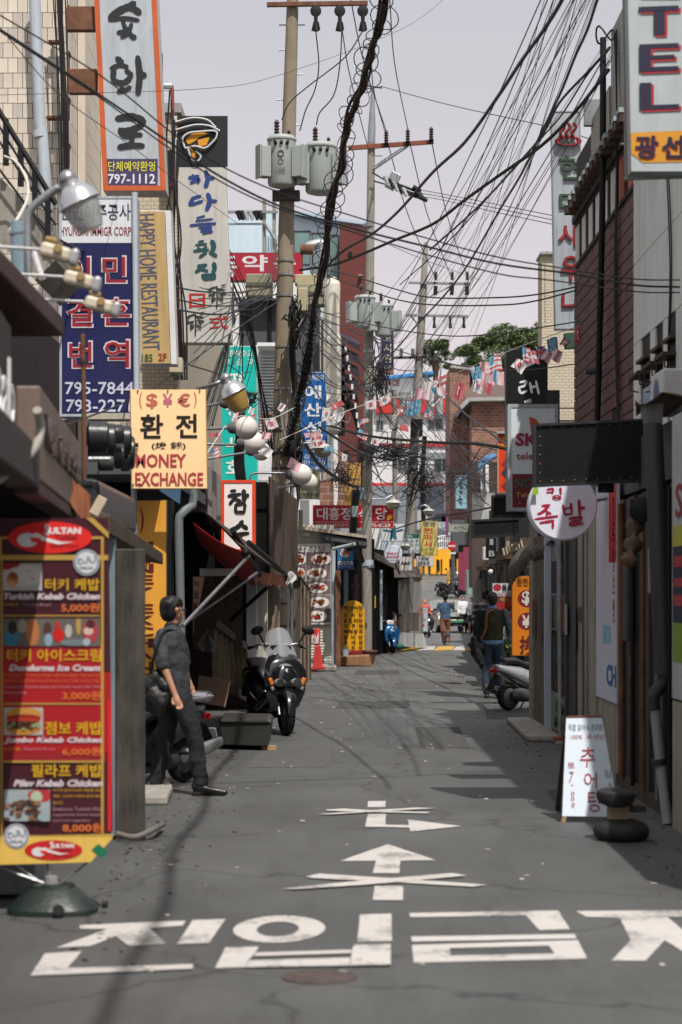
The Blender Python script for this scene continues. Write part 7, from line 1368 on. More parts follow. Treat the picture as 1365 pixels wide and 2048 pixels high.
for t_, b, c, kw in (('터키 케밥', (91, 1157, 200, 1181), YL, dict(bold=.04)), ('Turkish Kebab Chicken', (8, 1186, 201, 1199), WH, dict(shear=.25, bold=.05)), ('또띠아 빵', (8, 1206, 38, 1212), YL, {}), ('/ Tortillas Bread', (42, 1206, 102, 1212), '#a07a80', {}), ('5,000원', (123, 1206, 200, 1225), OR, dict(bold=.04)),
                     ('터키 아이스크림', (15, 1298, 203, 1323), YL, dict(bold=.04)), ('Dondurma Ice Cream', (19, 1329, 202, 1342), WH, dict(shear=.25, bold=.05)), ('쫀득쫀득한 터키 아이스크림을 이용하여 새로운 기법으로 만든', (8, 1347, 203, 1354), OR, {}), ('쫄깃하고 달콤하며 부드럽게 녹는 터키 전통 아이스크림', (8, 1358, 198, 1365), OR, {}),
                     ('Traditional Turkish Sticky Ice Cream made with Wild', (8, 1371, 203, 1377), '#b98a90', {}), ('Orchid Salep', (8, 1382, 54, 1389), '#b98a90', {}), ('3,000원', (125, 1382, 203, 1401), OR, dict(bold=.04)),
                     ('점보 케밥', (91, 1443, 205, 1469), YL, dict(bold=.04)), ('Jumbo Kebab Chicken', (9, 1474, 205, 1488), WH, dict(shear=.25, bold=.05)), ('바게트 빵', (9, 1495, 40, 1501), YL, {}), ('/ Baguette Bread', (44, 1495, 110, 1501), '#c08088', {}), ('6,000원', (125, 1494, 204, 1512), OR, dict(bold=.04)),
                     ('필라프 케밥', (64, 1528, 205, 1554), YL, dict(bold=.04)), ('Pilav Kebab Chicken', (28, 1559, 206, 1573), WH, dict(shear=.25, bold=.05)), ('터키식 밥에 도네르 케밥을 얹은', (107, 1577, 204, 1583), YL, {}), ('케밥, 신선한 야채와 함께 제공', (107, 1589, 204, 1595), YL, {}), ('됩니다.', (107, 1602, 128, 1608), YL, {}),
                     ('Delicious Turkish Pilaf', (107, 1614, 204, 1621), '#a8808c', {}), ('topped with Doner Kebab', (107, 1626, 204, 1633), '#a8808c', {}), ('and Fresh Vegetables.', (107, 1638, 182, 1644), '#a8808c', {}), ('8,000원', (126, 1646, 206, 1665), OR, dict(bold=.04))):
    T(t_, b, c, s, YB_, lift=.0085, **kw)
rnd = random.Random(9)
def photo(box, base, blobs, name='dish_photograph'):
    x0, y0, x1, y1 = box; fr = paint(name, [rect(*box)], base, s, YB_, lift=.0085); mats = sorted(set(b[4] for b in blobs)); mb = MB()
    for i, (cx, cy, rx, ry, c) in enumerate(blobs):
        mb.cur = mats.index(c); pts = [(min(max(x, x0), x1), min(max(y, y0), y1)) for x, y in disc(cx, cy, rx, ry, 12)]; mb.add([P(u, v, YB_) - Vector((0, .0092 + i * .00025, 0)) for u, v in pts], [tuple(range(12))])
    mb.build('picture', [mat('print_' + m_.strip('#'), m_, rough=.5, var=.1, bump=0) for m_ in mats], fr)
photo((7, 1127, 85, 1181), '#a8a8a6', [(8, 1128, 34, 12, '#8c1a20'), (50, 1152, 40, 20, '#b8b4ae'), (26, 1158, 12, 15, '#a8643c'), (28, 1152, 8, 7, '#7a3a24'), (24, 1168, 9, 7, '#c08a5a'), (60, 1142, 5, 2, '#b08a8a'), (66, 1158, 4, 2, '#a87a78')])
photo((7, 1237, 201, 1292), '#5f5a54', [(24, 1276, 16, 20, '#2f6f86'), (26, 1255, 9, 14, '#2a1c1a'), (46, 1252, 10, 14, '#8f8c7c'), (66, 1265, 14, 28, '#a8683c'), (96, 1258, 8, 14, '#4a2c2a'), (98, 1280, 8, 14, '#7f98a8'), (116, 1250, 6, 8, '#a83028'), (118, 1270, 12, 14, '#b81c18'), (138, 1262, 7, 14, '#a8a49c'), (150, 1285, 30, 7, '#6a7478'), (158, 1250, 5, 20, '#a88a4a'), (182, 1262, 16, 24, '#a03a44'), (178, 1262, 10, 8, '#c8a898'), (182, 1248, 9, 9, '#4a2420'), (174, 1284, 8, 8, '#9aa4ac')])
photo((9, 1415, 87, 1470), '#a4a4a2', [(48, 1430, 37, 16, '#b8823a'), (48, 1456, 36, 14, '#b07a34'), (48, 1436, 36, 8, '#8a2218'), (48, 1442, 34, 6, '#b0301c'), (48, 1450, 34, 9, '#4a2c1c')] + [(rnd.uniform(18, 78), rnd.uniform(1444, 1458), rnd.uniform(3, 6), rnd.uniform(2, 4), rnd.choice(('#3a2418', '#6a4428', '#8a9a6a', '#5a3820'))) for _ in range(26)])
photo((9, 1579, 101, 1642), '#95a0a4', [(84, 1590, 28, 14, '#a83034'), (74, 1594, 12, 13, '#a8b49a')] + [(rnd.uniform(14, 80), rnd.uniform(1602, 1640) - .0, rnd.uniform(4, 8), rnd.uniform(3, 5), rnd.choice(('#4a3428', '#5f4234', '#7a5a48', '#3a2820', '#8a6a58'))) for _ in range(44)] + [(92, 1634, 16, 8, '#8ea0a4')])
paint('green_tag', [[(198, 1687), (218, 1704), (204, 1716), (184, 1699)]], '#0f6a4c', s, YB_, lift=.0095)
MB().tube([P(98, 1726, YBn + .03), P(101, 1772, YBn + .03)], .012, 8).tube([P(-20, 1728, YBn + .03), P(88, 1766, YBn + .03)], .007, 6).tube([P(176, 1724, YBn + .03), P(155, 1742, YBn + .03), P(118, 1768, YBn + .03)], .007, 6).tube([P(28, 1728, YBn + .03), P(84, 1766, YBn + .03)], .006, 6).build('rods', STEEL, s, smooth=50)
MB().lathe([(.045, 0), (.04, .03), (.035, .06), (.02, .065)], P(103, 1775, YBn + .02), 14).build('hub', mat('grey_plastic_hub', (.2, .19, .18), dirt=.3), s, smooth=40)
wb = MB(); ring = [(1.0, .0), (1.0, .028), (.95, .04), (.58, .125), (.5, .135), (.48, .15), (.3, .155), (.0, .155)]
c = Vector((P(105, 0, YBn).x, YBn + .02, 0)); vs = []
for r_, h in ring:
    for k in range(24):
        a = 2 * math.pi * k / 24; q = 1 / max(abs(math.cos(a)), abs(math.sin(a))) ** .35; vs.append(c + Vector((math.cos(a) * .265 * r_ * q * .92, math.sin(a) * .2 * r_ * q * .92, h)))
wb.add(vs, [(i * 24 + k, i * 24 + (k + 1) % 24, (i + 1) * 24 + (k + 1) % 24, (i + 1) * 24 + k) for i in range(len(ring) - 1) for k in range(24)] + [tuple(range(24))[::-1]]).build('water_base', mat('dark_green_plastic', (.014, .022, .02), rough=.4, var=.15, dirt=.2, dirtc=(.08, .08, .07)), s, smooth=35)
MB().lathe([(.02, 0), (.02, .03)], c + Vector((.27, -.05, .05)), 10, (1, 0, 0)).lathe([(.03, 0), (.03, .02)], c + Vector((.06, -.2, .04)), 12, (0, -1, .3)).build('plug', BLACKR, s)
one('plastic_tub', 'pale grey plastic tub at the lower left edge behind the menu banner', 'tub', MB().hexa([(-1.95, 11.2, .02), (-1.72, 11.2, .02), (-1.72, 11.6, .02), (-1.95, 11.6, .02), (-2.0, 11.15, .2), (-1.70, 11.15, .2), (-1.70, 11.65, .2), (-2.0, 11.65, .2)]), mat('grey_tub', (.25, .26, .26), dirt=.4), bevel=.01)
# A-frame board
Ya = 15; s = thing('sandwich_board', 'white handwritten sandwich board on wooden legs at the right', 'sandwich board', P(1180, 1655, Ya))
q = lambda x, y, d=0: P(x, y, 15.15 - (y - 1435) / 200 * .2) + Vector((0, d, 0))
MB().prism([q(1133, 1435), q(1204, 1434), q(1240, 1634), q(1125, 1632)][::-1], (0, .012, 0)).build('board', mat('paper_white', '#cbd6e2', rough=.6, var=.05, sc=3, dirt=.06), s)
for a, b in (((1128, 1632), (1123, 1659)), ((1232, 1634), (1236, 1655))): MB().prism([q(a[0] - 3, a[1]), q(a[0] + 6, a[1]), P(b[0] + 6, b[1], 14.95), P(b[0] - 3, b[1], 14.95)], (0, .03, 0)).build('leg', WOODL, s)
MB().prism([P(1128, 1470, 15.3), P(1132, 1470, 15.3), P(1121, 1622, 15.75), P(1111, 1620, 15.75)], (0, .03, 0)).build('leg', WOODD, s); MB().prism([P(1196, 1440, 15.3), P(1201, 1440, 15.3), P(1222, 1618, 15.75), P(1214, 1618, 15.75)], (0, .03, 0)).build('leg', WOODD, s)
MB().tube([q(1133, 1434), q(1204, 1433)], .008, 6).build('edge', RUST, s)
fr = (q(1125, 1632, 0), Vector((1, 0, 0)), (q(1133, 1435) - q(1133, 1632)).normalized()); sc_ = 15.05 / F
def HB(t_, x0, y0, x1, y1, c_, **k): T(t_, ((x0 - 1125) * sc_, (1632 - y1) * sc_ * 1.02, (x1 - 1125) * sc_, (1632 - y0) * sc_ * 1.02), c_, s, frame=fr, lift=.006, **k)
HB('직접 갈아서 조리한', 1137, 1450, 1206, 1463, '#3a5068', shear=.15); HB('100%  국 내산', 1140, 1470, 1210, 1480, '#9a3a48', shear=.2)
HB('추', 1160, 1496, 1190, 1535, '#9a3a48', shear=.1); HB('어', 1168, 1545, 1194, 1578, '#9a3a48'); HB('탕', 1176, 1582, 1204, 1624, '#9a3a48'); HB('뽀', 1136, 1526, 1149, 1537, '#9a3a48')
HB('7', 1138, 1545, 1148, 1566, '#9a3a48', shear=.2); HB('.', 1143, 1570, 1146, 1573, '#9a3a48'); HB('0', 1142, 1584, 1149, 1592, '#9a3a48'); HB('0', 1142, 1594, 1149, 1602, '#9a3a48'); HB('0', 1143, 1606, 1150, 1615, '#9a3a48'); HB('임', 1208, 1540, 1222, 1556, '#7f8a96'); HB('조', 1216, 1568, 1226, 1577, '#7f8a96')
# rubber weights
s = thing('rubber_sign_foot', 'pair of black rubber feet stacked with a cardboard block between them', 'sign foot', P(1245, 1680, 13.9))
rb = mat('aged_rubber', (.018, .017, .017), rough=.65, var=.25, dirt=.2, dirtc=(.06, .055, .05)); c = Vector((P(1243, 0, 13.9).x, 13.9, 0))
MB().lathe([(.16, 0), (.19, .03), (.195, .07), (.175, .11), (.15, .125), (.148, .12), (.125, .135), (.12, .13), (.09, .145), (.0, .145)], c, 30).build('lower_foot', rb, s, smooth=40)
MB().obox(c + Vector((-.03, -.02, .19)), (.13, .09, .09), (0, 0, .1)).build('cardboard_block', mat('cardboard', (.3, .22, .14), dirt=.2), s, bevel=.004)
MB().lathe([(.07, 0), (.12, .02), (.14, .07), (.135, .1), (.1, .115), (.02, .1)], c + Vector((-.045, -.02, .235)), 14, (.06, -.05, 1)).build('upper_foot', rb, s, smooth=40)
MB().obox(c + Vector((.12, .06, .21)), (.12, .06, .05), (0, 0, .1)).build('stub', WOODD, s, bevel=.01)
# plastic barrier
s = thing('plastic_barrier', 'red and white plastic no-parking stand by the menu wall', 'barrier', P(638, 1342, 44)); Yp = 44; pr = mat('barrier_red', (.6, .05, .05), rough=.4, dirt=.2)
MB().prism([P(630, 1290, Yp), P(641, 1290, Yp), P(646, 1330, Yp), P(651, 1338, Yp), P(624, 1341, Yp), P(626, 1330, Yp)], (0, .25, 0)).build('foot', pr, s, bevel=.03)
MB().prism([P(x, y, Yp) for x, y in ((622, 1258), (637, 1257), (641, 1261), (641, 1286), (637, 1290), (622, 1290))], (0, .06, 0)).build('panel', pr, s, bevel=.015)
paint('white_panel', [[(624, 1272), (630, 1268), (633, 1276), (638, 1264), (638, 1287), (624, 1287)]], '#c8c0c2', s, Yp, lift=.012); T('지', (626, 1277, 632, 1285), '#8a2a30', s, Yp, bold=.04, lift=.016)
# arched yellow standing sign
def arch_sign(label, x0, x1, y0, y1, Y, face, foot, texts, top=None):
    s = thing('arched_standing_sign', label, 'standing sign', P((x0 + x1) / 2, y1, Y)); cx = (x0 + x1) / 2; r_ = (x1 - x0) / 2
    prof = [(x0, y1), (x0, y0 + r_)] + [(cx - r_ * math.cos(t), y0 + r_ - r_ * math.sin(t)) for t in [math.pi * k / 16 for k in range(1, 16)]] + [(x1, y0 + r_), (x1, y1)]
    MB().prism([P(x, y, Y) for x, y in prof], (0, .15, 0)).build('panel', mat('face_' + face.strip('#'), face, rough=.4, dirt=.08), s, bevel=.01)
    MB().pbox((x0 + 1, y1), (x1 - 1, y1 + 7), Y - .05, .25).build('foot', mat('foot_' + foot.strip('#'), foot, dirt=.3), s, bevel=.01)
    if top: paint('printed_field', [[(cx - (r_ - 1) * math.cos(t), y0 + r_ - (r_ - 1) * math.sin(t)) for t in [math.pi * k / 14 for k in range(15)]] + [(x1 - 1, y0 + r_ + 6), (x0 + 1, y0 + r_ + 6)]], top, s, Y, lift=.008)
    for t_, b, c_ in texts: T(t_, b, c_, s, Y, bold=.05, lift=.013)
    return s
kk = '#1c1710'
s = arch_sign('yellow arched standing sign with black dish names at the second pole', 683, 730, 1201, 1301, 49, '#d69a1a', '#8a1c1e',
    [(ch, (x, 1211, x + 9, 1220), kk) for ch, x in zip('예산식당', (687, 698, 708, 718))] + [(ch, (x, y, x + 8, y + 8.6), kk) for row, y in zip(('감 자 탕', '닭도 리탕', '아 구 찜', '뼈해장국', '갈 비 탕', '육 개 장', '순 두 부'), (1226, 1237, 1248, 1259, 1270, 1281, 1292)) for ch, x in ([(row[0], 688), (row[2], 703), (row[4], 718)] if row.count(' ') == 2 else list(zip(row.replace(' ', ''), (688, 698, 708, 718))))])
paint('printed_line', [rect(687, 1222.4, 703, 1223.2), rect(711, 1222.4, 727, 1223.2)], kk, s, 49, lift=.012)
s = thing('wooden_ramp', 'curved orange-brown wooden board at the foot of the yellow arched sign', 'board', P(712, 1334, 47.6)); MB().prism([P(x, y, 47.6) for x, y in ((681, 1313), (740, 1311), (744, 1333), (681, 1331))], (0, 1.1, 0)).build('board', mat('orange_wood', (.26, .13, .06), dirt=.4), s, bevel=.02)
s = thing('flower_pot', 'small white pot with a yellow-green plant on the wooden board', 'flower pot', P(691, 1312, 47.3)); MB().lathe([(.07, 0), (.1, .15), (.11, .17), (.1, .17)], P(691, 1312, 47.4), 14).build('pot', mat('white_strip'), s, smooth=40)
def leaves(c, r, n, seed, parent, h=1.0, cols=('leaf_0', 'leaf_1', 'leaf_2'), sz=.03):
    rn = random.Random(seed); mb = MB()
    for k in range(n):
        d = Vector((rn.gauss(0, 1), rn.gauss(0, 1), abs(rn.gauss(0, 1)) * h)).normalized() * r * rn.uniform(.3, 1); e = Euler((rn.uniform(-1, 1), rn.uniform(-1, 1), rn.uniform(0, 6))).to_matrix(); l = sz * rn.uniform(.6, 1.3); mb.cur = rn.randrange(3); mb.add([Vector(c) + d + e @ Vector(v) for v in ((-l, 0, 0), (0, -l * .5, 0), (l, 0, 0), (0, l * .5, 0))], [(0, 1, 2, 3)])
    return mb.build('foliage', [mat(q) for q in cols], parent)
leaves(P(691, 1299, 47.4), .1, 60, 3, s)
s = thing('brown_pot', 'brown planter between the yellow sign and the second pole', 'flower pot', P(740, 1330, 49)); MB().lathe([(.1, 0), (.16, .28), (.19, .3), (.19, .34), (.15, .34)], P(740, 1328, 49), 16).build('pot', mat('terracotta', (.14, .06, .04), dirt=.3), s, smooth=40)
arch_sign('white and orange arched sign half hidden behind the blue scooter', 757, 794, 1218, 1302, 60, '#c46a18', '#8a1c1e', [('태흥식당', (760, 1228, 791, 1237), kk)] + [(ch, (786, y, 793, y + 8), kk) for ch, y in zip('두부김개비', (1250, 1261, 1271, 1281, 1291))], top='#b9bdc2')
s = sign('white_standing_sign', 'narrow white standing sign with blue and red letters left of the car', (845, 1214, 857, 1264), 79, .2, '#a9adb4', side='#6f7276', dirt=.1, texts=[('기', (847, 1218, 852, 1226), '#3a4a68'), ('K', (845, 1229, 849, 1233), '#3a4a68'), ('명', (845, 1236, 851, 1243), '#8a3038'), ('1', (845, 1247, 849, 1254), '#8a3038')])
one('green_net', 'bunched green net at the foot of the plastic tent', 'net', MB().ball(P(800, 1293, 57.5), (.14, .14, .08), 12, 8), mat('green_net', (.02, .12, .07), var=.4, sc=20, bump=.5))
s = thing('potted_plant', 'green potted plants at the foot of the food poster', 'plant', P(1008, 1325, 34)); MB().box(P(995, 0, 34).x, P(1025, 0, 34).x, 33.9, 34.3, .0, .18).build('trough', GREYD, s); leaves(P(1008, 1302, 34), .22, 220, 8, s, sz=.05)
s = thing('weed_clump', 'small green weeds growing from the kerb under the menu wall', 'plant', P(662, 1342, 44.8)); leaves(P(662, 1337, 44.8), .12, 80, 6, s, sz=.035)

# ================================================================== SCOOTERS
GB = mat('gloss_black', (.01, .01, .012), rough=.12, coat=.6, var=.1, bump=0, spec=.6); HL = mat('headlamp_glass', (.3, .31, .33), rough=.05, metal=.4, bump=0); AM = mat('amber_lens', (.6, .16, .02), rough=.2, bump=0)
MB_ = MB
def scooter(label, loc, rz, body=GB, trim=BLACKR, big=False, lamps=2, shield=True, cat='scooter', tail=None, rack=False, plate=False, white_top=False):
    r = thing('scooter', label, cat, (0, 0, 0)); wr = .25 if big else .215; fy, ry = (-.74, .74) if big else (-.6, .6); k = 1.0 if big else .86
    for y in (fy, ry):
        w_ = MB().torus((0, y, wr), wr - .055, .06 if big else .05, 26, 8, (1, 0, 0)).build('wheel', BLACKR, r, smooth=60)
        MB().lathe([(.03, -.05), (.07, -.045), (wr - .09, -.03), (wr - .085, .03), (.07, .045), (.03, .05)], (0, y, wr), 20, (1, 0, 0)).build('rim', mat('dark_alloy', (.12, .12, .125), metal=.6, rough=.4), w_, smooth=30)
    MB().loft([((0, fy - wr * 1.02, wr * 1.1), .045, .03), ((0, fy - wr * .75, wr * 1.85), .07, .05), ((0, fy - .02, wr * 2.2), .085, .045), ((0, fy + wr * .8, wr * 1.75), .07, .04)], 12).build('front_mudguard', body, r, smooth=60)
    for sx in (-.085, .085): MB().tube([(sx, fy, wr), (sx * .9, fy + .18 * k, wr + .36 * k)], .022, 8).build('fork', STEEL, r, smooth=60)
    H = .98 * k
    # front apron shell, narrow at the bottom, shoulders near the lamps
    MB().loft([((0, fy + .2 * k, wr * 1.25), .13 * k, .07), ((0, fy + .1 * k, wr * 1.5 + .02), .2 * k, .1), ((0, fy + .04 * k, H * .56), .25 * k, .14 * k), ((0, fy + .05 * k, H * .74), .27 * k, .17 * k), ((0, fy + .14 * k, H * .88), .22 * k, .13 * k), ((0, fy + .30 * k, H * .96), .15 * k, .08 * k), ((0, fy + .42 * k, H * .92), .1 * k, .06 * k)], 20, 2.2).build('front_apron', body, r, smooth=60)
    MB().loft([((0, fy + .0 * k, H * .8), .1 * k, .05 * k, .4), ((0, fy - .045 * k, H * .70), .16 * k, .055 * k, .5), ((0, fy - .05 * k, H * .6), .05 * k, .03 * k, .6)], 14).build('nose', body, r, smooth=60)
    if lamps == 2:
        for sx in (-1, 1):
            h = MB().ball((sx * .105 * k, fy - .075 * k, H * .66), (.075 * k, .05, .05 * k), 16, 10).build('headlight', HL, r, smooth=60); MB().lathe([(.0, 0), (.035, .0), (.05, .02)], (sx * .105 * k, fy - .108 * k, H * .66), 16, (0, -1, 0)).build('reflector', mat('chrome', (.6, .6, .62), metal=1, rough=.08, bump=0), h)
            MB().obox((sx * .2 * k, fy - .03 * k, H * .67), (.05 * k, .04, .09 * k), (0, sx * .4, 0)).build('indicator', AM, r, bevel=.012); MB().obox((sx * .18 * k, fy - .045 * k, H * .585), (.05, .03, .05), (0, sx * .5, 0)).build('side_lamp', HL, r, bevel=.012)
            MB().loft([((sx * .14 * k, fy + .12, H * .52), .06, .05), ((sx * .22 * k, fy + .3, H * .42), .05, .09), ((sx * .2 * k, fy + .6, H * .34), .03, .07)], 10).build('side_fairing', body, r, smooth=60)
    else:
        MB().ball((0, fy + .06 * k, H * .86), (.085 * k, .07, .065 * k), 16, 10).build('headlight', HL, r, smooth=60)
    MB().lathe([(.028, 0), (.028, .008), (.0, .01)], (0, fy - .055 * k, H * .80), 16, (0, -1, .5)).build('badge', mat('chrome', (.6, .6, .62), metal=1, rough=.1, bump=0), r)
    MB().box(-.17 * k, .17 * k, fy + .25, ry - .35, .2, .28).build('floorboard', trim, r, bevel=.02)
    MB().loft([((0, -.02, .3 * k), .12 * k, .08), ((0, .18 * k, .5 * k), .16 * k, .2 * k), ((0, .5 * k, .6 * k), .19 * k, .17 * k), ((0, ry + .1 * k, .68 * k), .15 * k, .1 * k), ((0, ry + .32 * k, .76 * k), .05 * k, .05 * k)], 18, 2.4).build('rear_body', tail or body, r, smooth=60)
    MB().loft([((0, .0, .66 * k), .09 * k, .03), ((0, .12, .76 * k), .15 * k, .06 * k), ((0, .4 * k, .78 * k), .165 * k, .06 * k), ((0, ry - .1 * k, .85 * k), .14 * k, .06 * k), ((0, ry + .14 * k, .86 * k), .08 * k, .03)], 16, 3).build('seat', mat('seat_vinyl', (.015, .015, .016), rough=.5), r, smooth=60)
    MB().loft([((.12, ry - .12, .26), .04, .06), ((.135, ry + .12, .3), .055, .065), ((.14, ry + .36, .36), .04, .045)], 12).build('exhaust', STEEL, r, smooth=60)
    MB().loft([((0, .1, .22), .1, .1), ((-.03, .45, .24), .11, .11), ((-.05, ry, wr), .06, .06)], 12).build('engine', mat('engine_grey', (.06, .06, .062), rough=.5, metal=.4), r, smooth=60)
    MB().obox((0, ry + .34 * k, .69 * k), (.16, .05, .06)).build('tail_lamp', mat('red_lens', (.35, .01, .015), rough=.15, bump=0), r, bevel=.015)
    MB().loft([((0, ry + .3 * k, .6 * k), .07, .02), ((0, ry + .42 * k, .4 * k), .08, .015)], 8).build('rear_mudguard', trim, r)
    if plate: MB().obox((0, ry + .42 * k, .5 * k), (.2, .008, .11), (.35, 0, 0)).build('number_plate', mat('plate_white', (.5, .52, .55)), r)
    if rack: MB().tube(spl([(-.14, ry - .1, .88 * k), (-.16, ry + .2, .9 * k), (0, ry + .34, .91 * k), (.16, ry + .2, .9 * k), (.14, ry - .1, .88 * k)]), .016, 8).tube([(-.1, ry + .26, .9 * k), (.1, ry + .26, .9 * k)], .05, 8).build('rack', mat('polished_alloy', (.5, .5, .52), metal=.9, rough=.2), r, smooth=60)
    hb = H + .09 * k; MB().tube(spl([(-.36 * k, fy + .38 * k, hb - .02), (-.22 * k, fy + .28 * k, hb + .03), (0, fy + .3 * k, hb), (.22 * k, fy + .28 * k, hb + .03), (.36 * k, fy + .38 * k, hb - .02)]), .015, 8).build('handlebar', STEEL, r, smooth=60)
    MB().loft([((0, fy + .2 * k, hb - .03), .12 * k, .05 * k), ((0, fy + .3 * k, hb), .16 * k, .06 * k), ((0, fy + .4 * k, hb), .08 * k, .04)], 14).build('handlebar_cover', body if not white_top else mat('white_strip'), r, smooth=60)
    for sx in (-1, 1):
        MB().tube([(sx * .27 * k, fy + .33 * k, hb), (sx * .38 * k, fy + .39 * k, hb - .02)], .022, 10).build('grip', BLACKR, r); MB().tube([(sx * .29 * k, fy + .26 * k, hb), (sx * .41 * k, fy + .3 * k, hb - .05)], .008, 6).build('brake_lever', mat('polished_alloy', (.5, .5, .52), metal=.9, rough=.2), r)
        m_ = MB().tube([(sx * .2 * k, fy + .22 * k, hb), (sx * .27 * k, fy + .2 * k, hb + .13), (sx * .31 * k, fy + .18 * k, hb + .17)], .011, 7); m_.ball((sx * .32 * k, fy + .17 * k, hb + .2), (.085 * k, .03, .052 * k), 14, 9, Matrix.Rotation(sx * .35, 3, 'Y')).build('mirror', trim, r, smooth=60)
    if shield:
        MB().sheet(lambda u, v: Vector(((u - .5) * (.40 - .12 * v) * 1.1 * (1 if big else .8), fy + .03 + .3 * v + .35 * (u - .5) ** 2, H * .86 + .46 * v * (1 if big else .6) - .18 * (u - .5) ** 2 * (1 - v) - .3 * v * (u - .5) ** 2)), 14, 10, .005).build('windshield', mat('smoked_screen', (.35, .37, .4), rough=.04, alpha=.42, spec=.9, bump=0, var=.05), r, smooth=60)
    MB().tube([(.1, .1, .24), (.24, .12, .02)], .012, 6).tube([(.24, .12, .012), (.3, .1, .012)], .012, 6).build('side_stand', STEEL, r)
    MB().tube([(.2, .3, .3), (.3, .32, .3)], .015, 6).tube([(-.2, .3, .3), (-.3, .32, .3)], .015, 6).build('footpeg', BLACKM, r)
    r.location = loc; r.rotation_euler = (0, 0, rz); return r
scooter('big black scooter with tall clear windshield parked facing the camera at the left', (-.88, 24.9, 0), .3, big=True)
scooter('black scooter with chrome rack parked behind the walking man', (-1.78, 17.6, 0), -.62, big=False, rack=True, plate=True, lamps=2, shield=False, body=mat('worn_black', (.022, .022, .024), rough=.3, dirt=.15))
BLU = mat('metallic_blue', (.015, .1, .27), rough=.2, metal=.3, coat=.5, var=.06, bump=0)
scooter('small blue scooter with a white top parked before the orange arched sign', (P(773, 0, 58).x, 58.3, 0), .3, body=BLU, lamps=1, shield=False, white_top=True, tail=BLACKR)
SIL = mat('silver_paint', (.36, .37, .38), rough=.25, metal=.5, coat=.3, var=.1, dirt=.25)
sc = scooter('silver scooter parked against the right-hand shops, seen from behind', (2.92, 29.7, 0), 2.25, body=SIL, lamps=2, shield=False, tail=SIL)
sc = scooter('dark delivery scooter beside the narrow white standing sign', (P(855, 0, 80).x, 80.6, 0), .1, body=BLACKR, lamps=1, shield=False)
for i, (x, Y, rz) in enumerate(((898, 114, .7), (911, 117, -.5))):
    scooter(('black motorcycle parked left of the no-entry pole', 'dark motorcycle with yellow side half behind the no-entry pole')[i], (P(x, 0, Y).x, Y, hgt(0, Y)), rz, lamps=1, shield=False, body=GB if not i else mat('ochre_paint', (.4, .22, .03), rough=.3), big=True, tail=BLACKR, cat='motorcycle')

